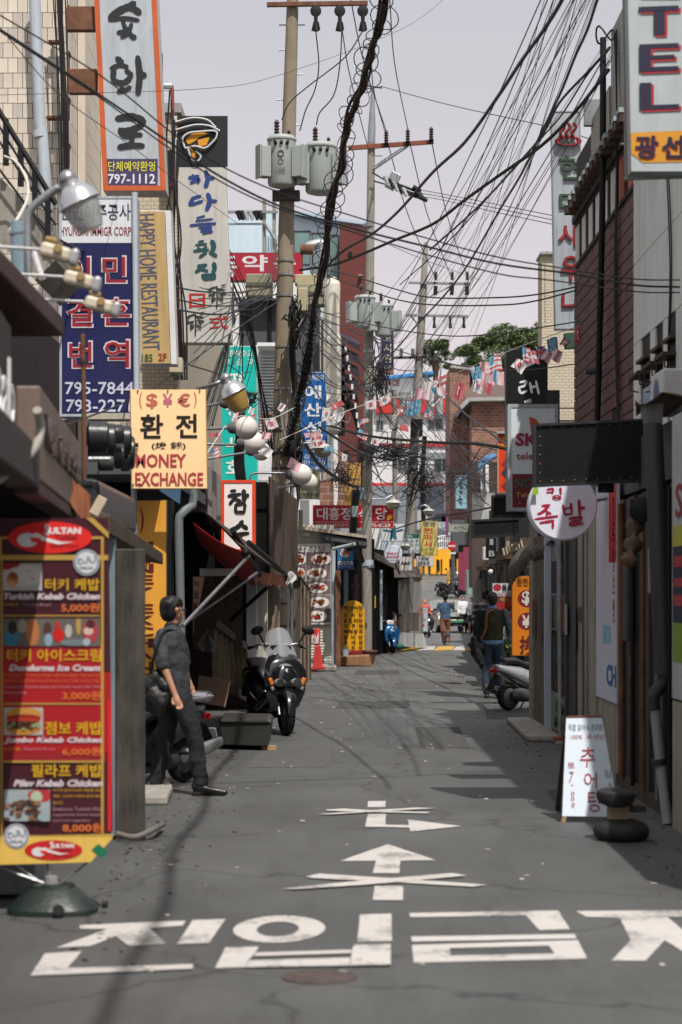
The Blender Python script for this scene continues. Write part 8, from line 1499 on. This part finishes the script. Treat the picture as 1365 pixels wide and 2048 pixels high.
# ================================================================== CARS
def car(label, loc, rz, paint_, kind='hatch', sc=1.0):
    r = thing('parked_car', label, 'car', (0, 0, 0)); L, Wd = 4.2, 1.74
    lower = [(-2.1, .32), (-2.12, .58), (-2.02, .74), (-1.55, .86), (-1.05, .95), (2.0, 1.0), (2.08, .6), (2.05, .3)]
    mb = MB(); n = len(lower)
    def sec(x, f): return [(x, y * (1 if abs(y) < 1.9 else f), z) for y, z in lower]
    a = [sec(-Wd / 2 + .02, .94), sec(-Wd / 2, 1), sec(-.5, 1.02), sec(0, 1.025), sec(.5, 1.02), sec(Wd / 2, 1), sec(Wd / 2 - .02, .94)]
    mb.add([p for s_ in a for p in s_], [(i * n + k, i * n + (k + 1) % n, (i + 1) * n + (k + 1) % n, (i + 1) * n + k) for i in range(len(a) - 1) for k in range(n)] + [tuple(range(n))[::-1], tuple(range((len(a) - 1) * n, len(a) * n))]); b = mb.build('body', paint_, r, bevel=.03, smooth=40)
    MB().hexa([(-.83, -1.1, .95), (.83, -1.1, .95), (.83, 1.95, .99), (-.83, 1.95, .99), (-.64, -.32, 1.48), (.64, -.32, 1.48), (.62, 1.5, 1.46), (-.62, 1.5, 1.46)]).build('cabin', paint_, r, bevel=.06, smooth=40)
    MB().hexa([(-.76, -1.07, .99), (.76, -1.07, .99), (.76, -1.02, .99), (-.76, -1.02, .99), (-.62, -.4, 1.42), (.62, -.4, 1.42), (.62, -.35, 1.42), (-.62, -.35, 1.42)]).build('windscreen', mat('windscreen_glass', (.16, .2, .2), rough=.05, spec=1, var=.3, sc=2, bump=0), r)
    for sx in (-1, 1):
        MB().hexa([(sx * .83, -.75, 1.0), (sx * .835, 1.5, 1.0), (sx * .8, 1.5, 1.0), (sx * .8, -.75, 1.0), (sx * .665, -.25, 1.4), (sx * .655, 1.3, 1.4), (sx * .63, 1.3, 1.4), (sx * .63, -.25, 1.4)]).build('window', mat('windscreen_glass'), r)
        h = MB().ball((sx * .6, -2.0, .68), (.2, .1, .085), 14, 9).build('headlight', HL, r, smooth=60); MB().obox((sx * .78, -1.95, .66), (.07, .1, .1)).build('indicator', AM, h, bevel=.02)
        MB().ball((sx * .96, -.78, 1.0), (.1, .06, .075), 12, 8).build('mirror', paint_, r, smooth=60); MB().lathe([(.05, 0), (.05, .02)], (sx * .6, -2.14, .4), 12, (0, -1, 0)).build('fog_lamp', HL, r)
        for y in (-1.3, 1.3):
            w_ = MB().torus((sx * .74, y, .31), .22, .1, 22, 8, (1, 0, 0)).build('wheel', BLACKR, r, smooth=60); MB().lathe([(.0, .1), (.15, .1), (.2, .06)], (sx * .74, y, .31), 14, (sx, 0, 0)).build('rim', ALU, w_)
        MB().tube([(sx * .15, -1.06, 1.0), (sx * .15 - .35, -.8, 1.15)], .01, 5).build('wiper', BLACKR, r)
    MB().box(-.36, .36, -2.17, -2.1, .6, .74).build('grille', BLACKM, r, bevel=.02); MB().box(-.5, .5, -2.17, -2.1, .36, .46).build('air_intake', BLACKM, r, bevel=.02); MB().box(-.26, .26, -2.2, -2.16, .47, .58).build('number_plate', mat('plate_green', '#3a7a5a'), r); MB().box(-.07, .07, -2.19, -2.16, .63, .7).build('badge', mat('chrome'), r)
    MB().obox((-.4, -.78, 1.18), (.1, .01, .07), (-.9, 0, 0)).build('sticker', mat('plate_white', (.5, .52, .55)), r); MB().box(-.88, .88, -2.15, -2.08, .3, .36).build('lip', BLACKR, r)
    r.location = loc; r.rotation_euler = (0, 0, rz); r.scale = (sc,) * 3; return r
car('grey-green hatchback facing the camera in the middle of the far street', (P(903, 0, 90).x, 91.5, 0), .12, mat('champagne_paint', (.22, .225, .195), rough=.3, metal=.3, coat=.4, var=.06, bump=0))
car('silver car parked on the upper road behind the white railing', (P(886, 0, 140).x, 140, P(0, 1086, 140).z), .5, mat('silver_car_paint', (.35, .38, .42), rough=.25, metal=.4, coat=.3, bump=0))
# yellow barriers and white railing on the hill
YH = 127; r = thing('yellow_road_barrier', 'bright yellow slatted road barrier where the street turns on the hill', 'barrier', P(870, 1152, YH)); yb = mat('barrier_yellow', (.75, .36, .015), rough=.5, var=.12, dirt=.2)
MB().pbox((848, 1098), (902, 1118), YH, .15).build('panel', yb, r)
for i, (a, b) in enumerate(((850, 856), (862, 873), (876, 882), (885, 899), (905, 910), (914, 919), (823, 833), (838, 844))): MB().pbox((a, 1118), (b, 1148), YH - .02 - .004 * i, .12).build('post', yb, r)
MB().pbox((818, 1135), (925, 1152), YH + .4, .6).build('kerb', CONC, r); MB().pbox((818, 1105), (925, 1150), YH + 1, .4).build('backing', DARK, r)
MB().pbox((876, 1120), (880, 1142), YH - .1, .08).build('dark_post', BLACKM, r)
r = thing('white_railing', 'white metal railing curving above the yellow barrier', 'railing', P(885, 1100, 130)); wr_ = mat('white_rail', (.65, .66, .66), dirt=.1)
for y in (1072, 1082, 1096): MB().tube([P(870, y + 3, 130), P(885, y, 130), P(905, y + 1, 131)], .06, 6).build('rail', wr_, r)
for i in range(9): MB().tube([P(871 + i * 4.1, 1074, 130), P(871 + i * 4.1, 1098, 130)], .035, 5).build('baluster', wr_, r)
MB().pbox((868, 1097), (908, 1104), 130.2, .5).build('kerb', CONC, r)
one('purple_pipe', 'thin purple pipe standing beside the shop sign near the brick house', 'pipe', MB().tube([P(894, 1030, 82), P(895, 1075, 82)], .05, 8), mat('purple_paint', '#7a3a6a'))
one('patched_asphalt', 'dark asphalt patch near the right-hand shops', 'patch', MB().add([(2.0, 27.4, .003), (3.0, 27.0, .003), (3.0, 30.5, .003), (2.2, 31, .003)], [(0, 1, 2, 3)]), mat('dark_patch', (.05, .05, .048), rough=.9), kind='structure')
bpy.data.objects['patched_asphalt'].pop('category', None)

# ================================================================== PEOPLE
SKIN = mat('skin', (.42, .22, .14), rough=.5, var=.05, bump=.03); HAIR = mat('black_hair', (.008, .007, .007), rough=.45, var=.3, bump=.3, bs=120); SHOE = mat('black_leather', (.012, .011, .011), rough=.3, bump=.02)
def flesh(name, chains, m, parent, vox=.01, balls=(), label=None, smooth=3):
    mb = MB()
    for pts, rad in chains:
        pts = [Vector(p) for p in pts]; mb.tube(pts, rad, 14)
        for i, p in enumerate(pts):
            q = rad[i] if isinstance(rad, (list, tuple)) else rad
            if not isinstance(q, tuple): mb.ball(p, q * .995, 12, 8)
            else: mb.ball(p, (q[0] * .99, q[1] * .99, min(q) * .6), 14, 8)
    for c, r_ in balls: mb.ball(c, r_, 14, 10)
    o = mb.build(name, m, parent, label=label)
    rm = o.modifiers.new('skin', 'REMESH'); rm.mode = 'VOXEL'; rm.voxel_size = vox; rm.use_smooth_shade = True
    tx = bpy.data.textures.get('folds') or bpy.data.textures.new('folds', 'CLOUDS'); tx.noise_scale = .09; tx.noise_depth = 3
    if name in ('shirt', 'trousers', 'top', 'vest', 'shoulder_bag', 'bag', 'skirt', 'hair'):
        dp = o.modifiers.new('folds', 'DISPLACE'); dp.texture = tx; dp.strength = .03 if name == 'hair' else .034; dp.mid_level = .5; dp.texture_coords = 'LOCAL'
    if smooth: sm = o.modifiers.new('soft', 'SMOOTH'); sm.factor = .5; sm.iterations = smooth if name not in ('shirt', 'trousers') else 1
    return o
def hand(c, d, side, s=1.0):
    """palm and five curled fingers as chains; d: direction the fingers point, side: palm width direction"""
    c = Vector(c); d = Vector(d).normalized(); w_ = Vector(side).normalized(); n = d.cross(w_).normalized(); ch = [([c, c + d * .05 * s, c + d * .085 * s], [.024 * s, .03 * s, .03 * s])]
    for i, (o_, l) in enumerate(((-.026, .062), (-.009, .072), (.009, .068), (.026, .052))):
        b = c + d * .08 * s + w_ * o_ * s; ch.append(([b, b + d * l * .5 * s + n * .008 * s, b + d * l * .85 * s + n * .028 * s], [.0095 * s, .0085 * s, .007 * s]))
    b = c + d * .03 * s - w_ * .026 * s; ch.append(([b, b - w_ * .02 * s + d * .03 * s + n * .012, b - w_ * .02 * s + d * .06 * s + n * .02], [.011 * s, .0095 * s, .008 * s])); return ch
def head(c, face, r_=.1):
    """head blobs: skull, jaw, nose, ears; face = facing direction"""
    c = Vector(c); f = Vector(face).normalized(); sd = Vector((-f.y, f.x, 0)).normalized(); up = Vector((0, 0, 1))
    return [([c + up * .03 * r_ / .1 - f * .012, c - up * .02 * r_ / .1 + f * .012], [r_ * .86, r_ * .74]), ([c - up * .05 * r_ / .1 + f * .03, c - up * .085 * r_ / .1 + f * .048], [r_ * .55, r_ * .34]), ([c + f * r_ * .86 - up * .004, c + f * r_ * 1.06 - up * r_ * .22], [r_ * .1, r_ * .14]), ([c + f * r_ * .75 - up * r_ * .55, c + f * r_ * .86 - up * r_ * .5], [r_ * .2, r_ * .16]),
            ([c + sd * r_ * .78 - up * .01, c + sd * r_ * .84 + up * .012], [r_ * .14, r_ * .16]), ([c - sd * r_ * .78 - up * .01, c - sd * r_ * .84 + up * .012], [r_ * .14, r_ * .16])]
# --- man in black walking right (px joints at Y=17)
Ym = 17.0; M = lambda x, y, d=0: P(x, y, Ym) + Vector((0, d, 0))
r = thing('person', 'man in dark shirt and black trousers walking right with a black shoulder bag', 'person', P(355, 1590, Ym))
hc = M(346, 1221); fc = Vector((.86, .5, -.05))
arm_r = [M(327, 1276, -.16), M(331, 1326, -.24), M(355, 1385, -.26)]; arm_l = [M(352, 1278, .2), M(362, 1320, .26), M(372, 1360, .22)]
legF = [M(362, 1385, -.07), M(389, 1468, -.06), M(402, 1562, -.05)]; legB = [M(338, 1385, .09), M(330, 1470, .1), M(306, 1565, .12)]
tor = [M(348, 1262), M(343, 1275), M(346, 1320), M(350, 1365), M(350, 1392)]
flesh('body', [([hc - Vector((0, 0, .06)), M(345, 1250), M(344, 1262)], [.05, .05, .05]), (tor, [(.045, .06), (.085, .18), (.09, .165), (.08, .13), (.08, .13)]), (arm_r, [.045, .038, .025]), (arm_l, [.045, .037, .025]), (legF, [.06, .05, .035]), (legB, [.06, .05, .035]), (([legF[2], M(408, 1578, -.06), M(435, 1582, -.07)]), [.035, .03, .025]), (([legB[2], M(305, 1580, .12), M(325, 1584, .1)]), [.035, .03, .025])] + head(hc, fc, .1) + hand(arm_r[2], (.08, -.02, -.2), (.1, 0, .02)) + hand(arm_l[2], (.06, .02, -.2), (.1, 0, .02)), SKIN, r, .0085)
hr = flesh('hair', [([hc + Vector((-.022, -.012, .035)), hc + Vector((-.03, -.015, -.015))], [.091, .082]), ([hc + Vector((.03, .01, .055)), hc + Vector((-.01, -.02, .055))], [.066, .074]), ([hc + Vector((-.035, -.03, -.03)), hc + Vector((-.03, -.03, -.055))], [.058, .045])], HAIR, r, .008)
gl_ = MB(); sdv = Vector((-fc.y, fc.x, 0)).normalized(); gl_.tube([hc - sdv * .082 + Vector((.0, 0, .005)), hc - sdv * .07 + fc * .095 + Vector((0, 0, .003)), hc + sdv * .07 + fc * .1 + Vector((0, 0, .003))], .004, 5); 
for sg in (-1, 1): gl_.torus(hc + sdv * .035 * sg + fc * .1, .024, .003, 14, 4, fc)
gl_.build('glasses', BLACKM, r)
SH = mat('charcoal_shirt', (.035, .038, .045), rough=.8, var=.15, sc=6, bump=.35, bs=14); TR = mat('black_denim', (.012, .013, .016), rough=.85, var=.25, sc=8, bump=.3, bs=18)
flesh('shirt', [([M(345, 1252), M(343, 1268), M(345, 1300), M(350, 1335), M(352, 1364), M(351, 1392)], [(.062, .085), (.1, .205), (.115, .2), (.118, .178), (.12, .17), (.12, .17)]), ([M(330, 1272, -.15), M(326, 1295, -.2), M(330, 1322, -.235)], [.072, .066, .06]), ([M(329, 1318, -.235), M(331, 1326, -.24)], [.064, .062]), ([M(352, 1274, .17), M(360, 1300, .24), M(364, 1326, .26)], [.068, .06, .056])], SH, r, .01)
flesh('collar', [([M(338, 1253, -.02), M(350, 1250, .0), M(356, 1256, -.03), M(360, 1264, -.05)], [.03, .04, .03, .018])], SH, r, .008); MB().prism([M(361, 1258, -.06), M(366, 1262, -.06), M(374, 1290, -.1), M(368, 1300, -.11), M(364, 1285, -.1)], (0, .01, 0)).build('tie', mat('black_tie', (.01, .01, .012), rough=.6), r)
flesh('trousers', [([M(350, 1372), M(350, 1398)], [(.108, .16), (.115, .17)]), ([M(360, 1390, -.06), M(376, 1430, -.07), M(390, 1470, -.06), M(396, 1515, -.055), M(404, 1562, -.05)], [.105, .092, .075, .066, .062]), ([M(342, 1390, .07), M(336, 1430, .09), M(331, 1475, .1), M(320, 1520, .11), M(309, 1566, .12)], [.105, .092, .075, .066, .062])], TR, r, .01)
MB().tube([M(330, 1372, -.15), M(352, 1374, -.17), M(371, 1372, -.1)], .014, 6).build('belt', SHOE, r)
for a, b, c_ in ((M(395, 1578, -.05), M(418, 1582, -.06), M(452, 1583, -.08)), (M(296, 1580, .12), M(312, 1584, .11), M(334, 1586, .09))):
    flesh('shoe', [([a + Vector((0, 0, .03)), b + Vector((0, 0, .012)), c_], [.048, .042, .024]), ([a + Vector((0, 0, -.02)), c_ + Vector((-.02, 0, -.012))], [.036, .022])], SHOE, r, .007); MB().box(a.x - .04, a.x + .04, a.y - .04, a.y + .04, max(a.z - .075, 0), a.z - .02).build('heel', SHOE, r, bevel=.006)
bg_ = flesh('shoulder_bag', [([M(290, 1400, -.16), M(300, 1370, -.2), M(318, 1350, -.22)], [.04, .075, .05]), ([M(296, 1410, -.16), M(322, 1418, -.2), M(334, 1390, -.22)], [.04, .06, .06]), ([M(318, 1345, -.2), M(336, 1370, -.24)], [.04, .05]), ([M(312, 1385, -.2), M(325, 1400, -.22)], [.085, .085])], mat('black_nylon', (.012, .012, .013), rough=.5, bump=.4, bs=25), r, .012); MB().tube(spl([M(356, 1262, -.1), M(334, 1262, -.21), M(318, 1300, -.29), M(306, 1345, -.24)]), .012, 6).build('strap', BLACKM, bg_)
def walker(label, px, Y, h, top, topm, legm, cl=dict(), back=True, lean=0, feet=None, name='person', arms=None, z0=0, hairc=HAIR, sleeve=1, stride=.1, vox=.012):
    """standing or walking adult seen from the back or front; returns the thing. arms: two lists of local points (x, y, z) from shoulder"""
    s = F / Y; x = P(px, 0, Y).x; k = h / 1.75; r = thing('person', label, 'person', (x, Y, z0)); o = Vector((x, Y, z0)); V = lambda a, b, c_: o + Vector((a * k + lean * c_, b * k, c_ * k)); f = Vector((0, 1 if back else -1, 0)); sk = cl.get('skin', SKIN)
    A = arms or [[(-.2, 0, 1.43), (-.26, -.02, 1.14), (-.25, -.06, .9)], [(.2, 0, 1.43), (.26, -.02, 1.14), (.25, -.06, .9)]]
    LL = [[(-.09, 0, .9), (-.1, -stride * .4, .5), (-.1, -stride * 1.4, .09)], [(.09, 0, .9), (.1, stride * .8, .5), (.1, stride * 1.2, .09)]]
    if feet: LL[0][2] = (*feet[0], .09); LL[1][2] = (*feet[1], .09)
    hc = V(0, 0, 1.64); ch = [([V(0, 0, 1.56), V(0, 0, 1.47)], [.05 * k, .06 * k]), ([V(0, 0, 1.45), V(0, 0, 1.38), V(0, 0, 1.12), V(0, 0, .93)], [(.14, .07), (.17, .1), (.13, .09), (.15, .1)])]
    for a in A: ch.append(([V(*p) for p in a], [.044 * k, .037 * k, .025 * k])); d = (Vector(a[2]) - Vector(a[1])).normalized(); ch += hand(V(*a[2]), d, (0, 1, 0) if abs(d.y) < .8 else (1, 0, 0), k)
    for l in LL: ch.append(([V(*p) for p in l], [.085 * k, .055 * k, .038 * k])); ch.append(([V(*l[2]), V(l[2][0], l[2][1] + .12 * f.y, .035)], [.035 * k, .028 * k]))
    flesh('body', ch + head(hc, f, .1 * k), sk, r, vox)
    flesh('hair', [([hc + Vector((0, -f.y * .02, .03)), hc + Vector((0, -f.y * .03, -.02))], [.096 * k, .086 * k])] + cl.get('hair', []), hairc, r, vox)
    tb = cl.get('hem', .92); ch = [([V(0, 0, 1.47), V(0, 0, 1.42), V(0, 0, 1.3), V(0, 0, 1.1), V(0, 0, tb)], [(.09, .07), (.19, .1), (.2, .125), (.175, .115), (.185, .125)])]
    for a in A: p = [Vector(q) for q in a]; e = p[1] if sleeve == 1 else p[0].lerp(p[1], .75); ch.append(([V(*p[0]), V(*e)] + ([V(*p[1].lerp(p[2], .85))] if sleeve == 1 else []), [.068 * k, .055 * k] + ([.044 * k] if sleeve == 1 else [])))
    tp = flesh('top', ch, topm, r, vox)
    if cl.get('skirt'): flesh('skirt', [([V(0, 0, .98), V(0, 0, .62)], [(.15, .11), (.19, .13)])], legm, r, vox)
    else: flesh('trousers', [([V(0, 0, .98), V(0, 0, .88)], [(.16, .11), (.165, .12)])] + [([V(*l[0]), V(*l[1]), V(*Vector(l[1]).lerp(Vector(l[2]), .92))], [.1 * k, .078 * k, .064 * k]) for l in LL], legm, r, vox)
    for l in LL: p = V(*l[2]); flesh('shoe', [([Vector((p.x, p.y, z0 + .05)), Vector((p.x, p.y + .14 * f.y, z0 + .035))], [.045, .035])], cl.get('shoe', SHOE), r, vox)
    return r, V, A
olive = mat('olive_knit', (.03, .026, .014), rough=.95, var=.12, bump=.3, bs=60); navy = mat('navy_sleeve', (.008, .011, .016), rough=.85, bump=.3, bs=20)
DSK = mat('dark_skin', (.07, .04, .03), rough=.5, bump=.02)
r, V, A = walker('man in olive vest and jeans walking away with a brown-strapped dark bag', 985, 33, 1.74, 1, navy, mat('blue_denim', (.02, .033, .055), rough=.9, var=.3, sc=10), cl=dict(skin=DSK, hem=.95, shoe=mat('brown_shoe', (.06, .045, .03))), feet=((-.1, -.12), (.1, .1)), arms=[[(-.2, 0, 1.42), (-.28, -.03, 1.14), (-.24, -.02, .9)], [(.2, 0, 1.42), (.29, 0, 1.14), (.3, -.02, .9)]])
flesh('vest', [([V(0, 0, 1.46), V(0, 0, 1.4), V(0, 0, 1.25), V(0, 0, 1.05), V(0, 0, .97)], [(.09, .085), (.165, .115), (.185, .14), (.18, .132), (.19, .135)])], olive, r, .012)
flesh('shirt_hem', [([V(0, 0, .96), V(0, 0, .92)], [(.185, .13), (.185, .13)]), ([V(0, 0, 1.52), V(0, 0, 1.49)], [(.07, .065), (.085, .07)])], mat('light_blue_shirt', (.12, .22, .42), rough=.8), r, .012)
bg_ = flesh('bag', [([V(-.3, -.1, .98), V(-.27, -.1, .75), V(-.2, -.1, .6)], [.07, .1, .07]), ([V(-.36, -.1, .88), V(-.2, -.12, .85)], [.05, .07])], mat('dark_bag', (.008, .007, .006), rough=.5, bump=.4, bs=25), r, .014); MB().tube(spl([V(.02, -.1, 1.47), V(-.1, -.15, 1.4), V(-.12, -.16, 1.15), V(-.2, -.14, .97)]), .02, 6).build('strap', mat('tan_leather', (.16, .07, .025)), bg_)
r, V, A = walker('man in blue polo shirt and brown trousers walking away in the sunlit road', 891, 68, 1.72, 1, mat('blue_polo', (.06, .115, .2), rough=.8), mat('rust_trousers', (.2, .085, .045), rough=.85), cl=dict(shoe=mat('grey_shoe', (.3, .3, .3))), sleeve=0, feet=((-.02, .12), (.07, -.1)), arms=[[(-.2, 0, 1.42), (-.29, -.02, 1.17), (-.33, .02, .94)], [(.2, 0, 1.42), (.31, .03, 1.2), (.3, -.05, 1.4)]], vox=.016)
for l_ in ((-.04, .07), (.09, -.02)): flesh('trouser_cuff', [([V(l_[0], l_[1], .36), V(l_[0] + .0, l_[1], .12)], [.078, .07])], mat('dark_blue_cuff', (.03, .05, .09)), r, .016)
stripe = bpy.data.materials.new('striped_knit'); _m['striped_knit'] = stripe; stripe.use_nodes = True; N = stripe.node_tree.nodes; L = stripe.node_tree.links
tc = N.new('ShaderNodeTexCoord'); wv = N.new('ShaderNodeTexWave'); wv.bands_direction = 'Z'; wv.inputs['Scale'].default_value = 2.2; L.new(tc.outputs['Object'], wv.inputs[0]); rp = N.new('ShaderNodeValToRGB'); rp.color_ramp.interpolation = 'CONSTANT'; rp.color_ramp.elements[0].color = (.03, .035, .06, 1); rp.color_ramp.elements[1].position = .62; rp.color_ramp.elements[1].color = (.25, .25, .26, 1); L.new(wv.outputs[0], rp.inputs[0]); L.new(rp.outputs[0], N['Principled BSDF'].inputs['Base Color'])
walker('man in striped jumper half hidden behind the man in the olive vest', 971, 46, 1.82, 1, stripe, mat('dark_trousers', (.02, .02, .03), rough=.9), stride=.05, vox=.014)
wsh = mat('white_shirt', (.7, .7, .72), rough=.8)
walker('woman in white blouse and dark skirt shading her eyes beside the car', 944, 87.5, 1.62, 1, wsh, mat('dark_trousers'), cl=dict(skirt=True, hair=[]), back=False, sleeve=0, arms=[[(-.18, 0, 1.42), (-.2, -.05, 1.15), (-.1, -.15, 1.02)], [(.18, 0, 1.42), (.34, -.05, 1.5), (.1, -.12, 1.68)]], vox=.018)
walker('person in white shirt leaning beside the car', 929, 89.5, 1.66, 1, wsh, mat('dark_trousers'), back=False, lean=-.03, vox=.018)
walker('small figure in red jacket behind the narrow white standing sign', 850, 86, 1.5, 1, mat('red_jacket', (.5, .05, .03), rough=.7), mat('dark_trousers'), back=False, hairc=mat('orange_cap', (.5, .12, .03)), vox=.018)

flush_text()
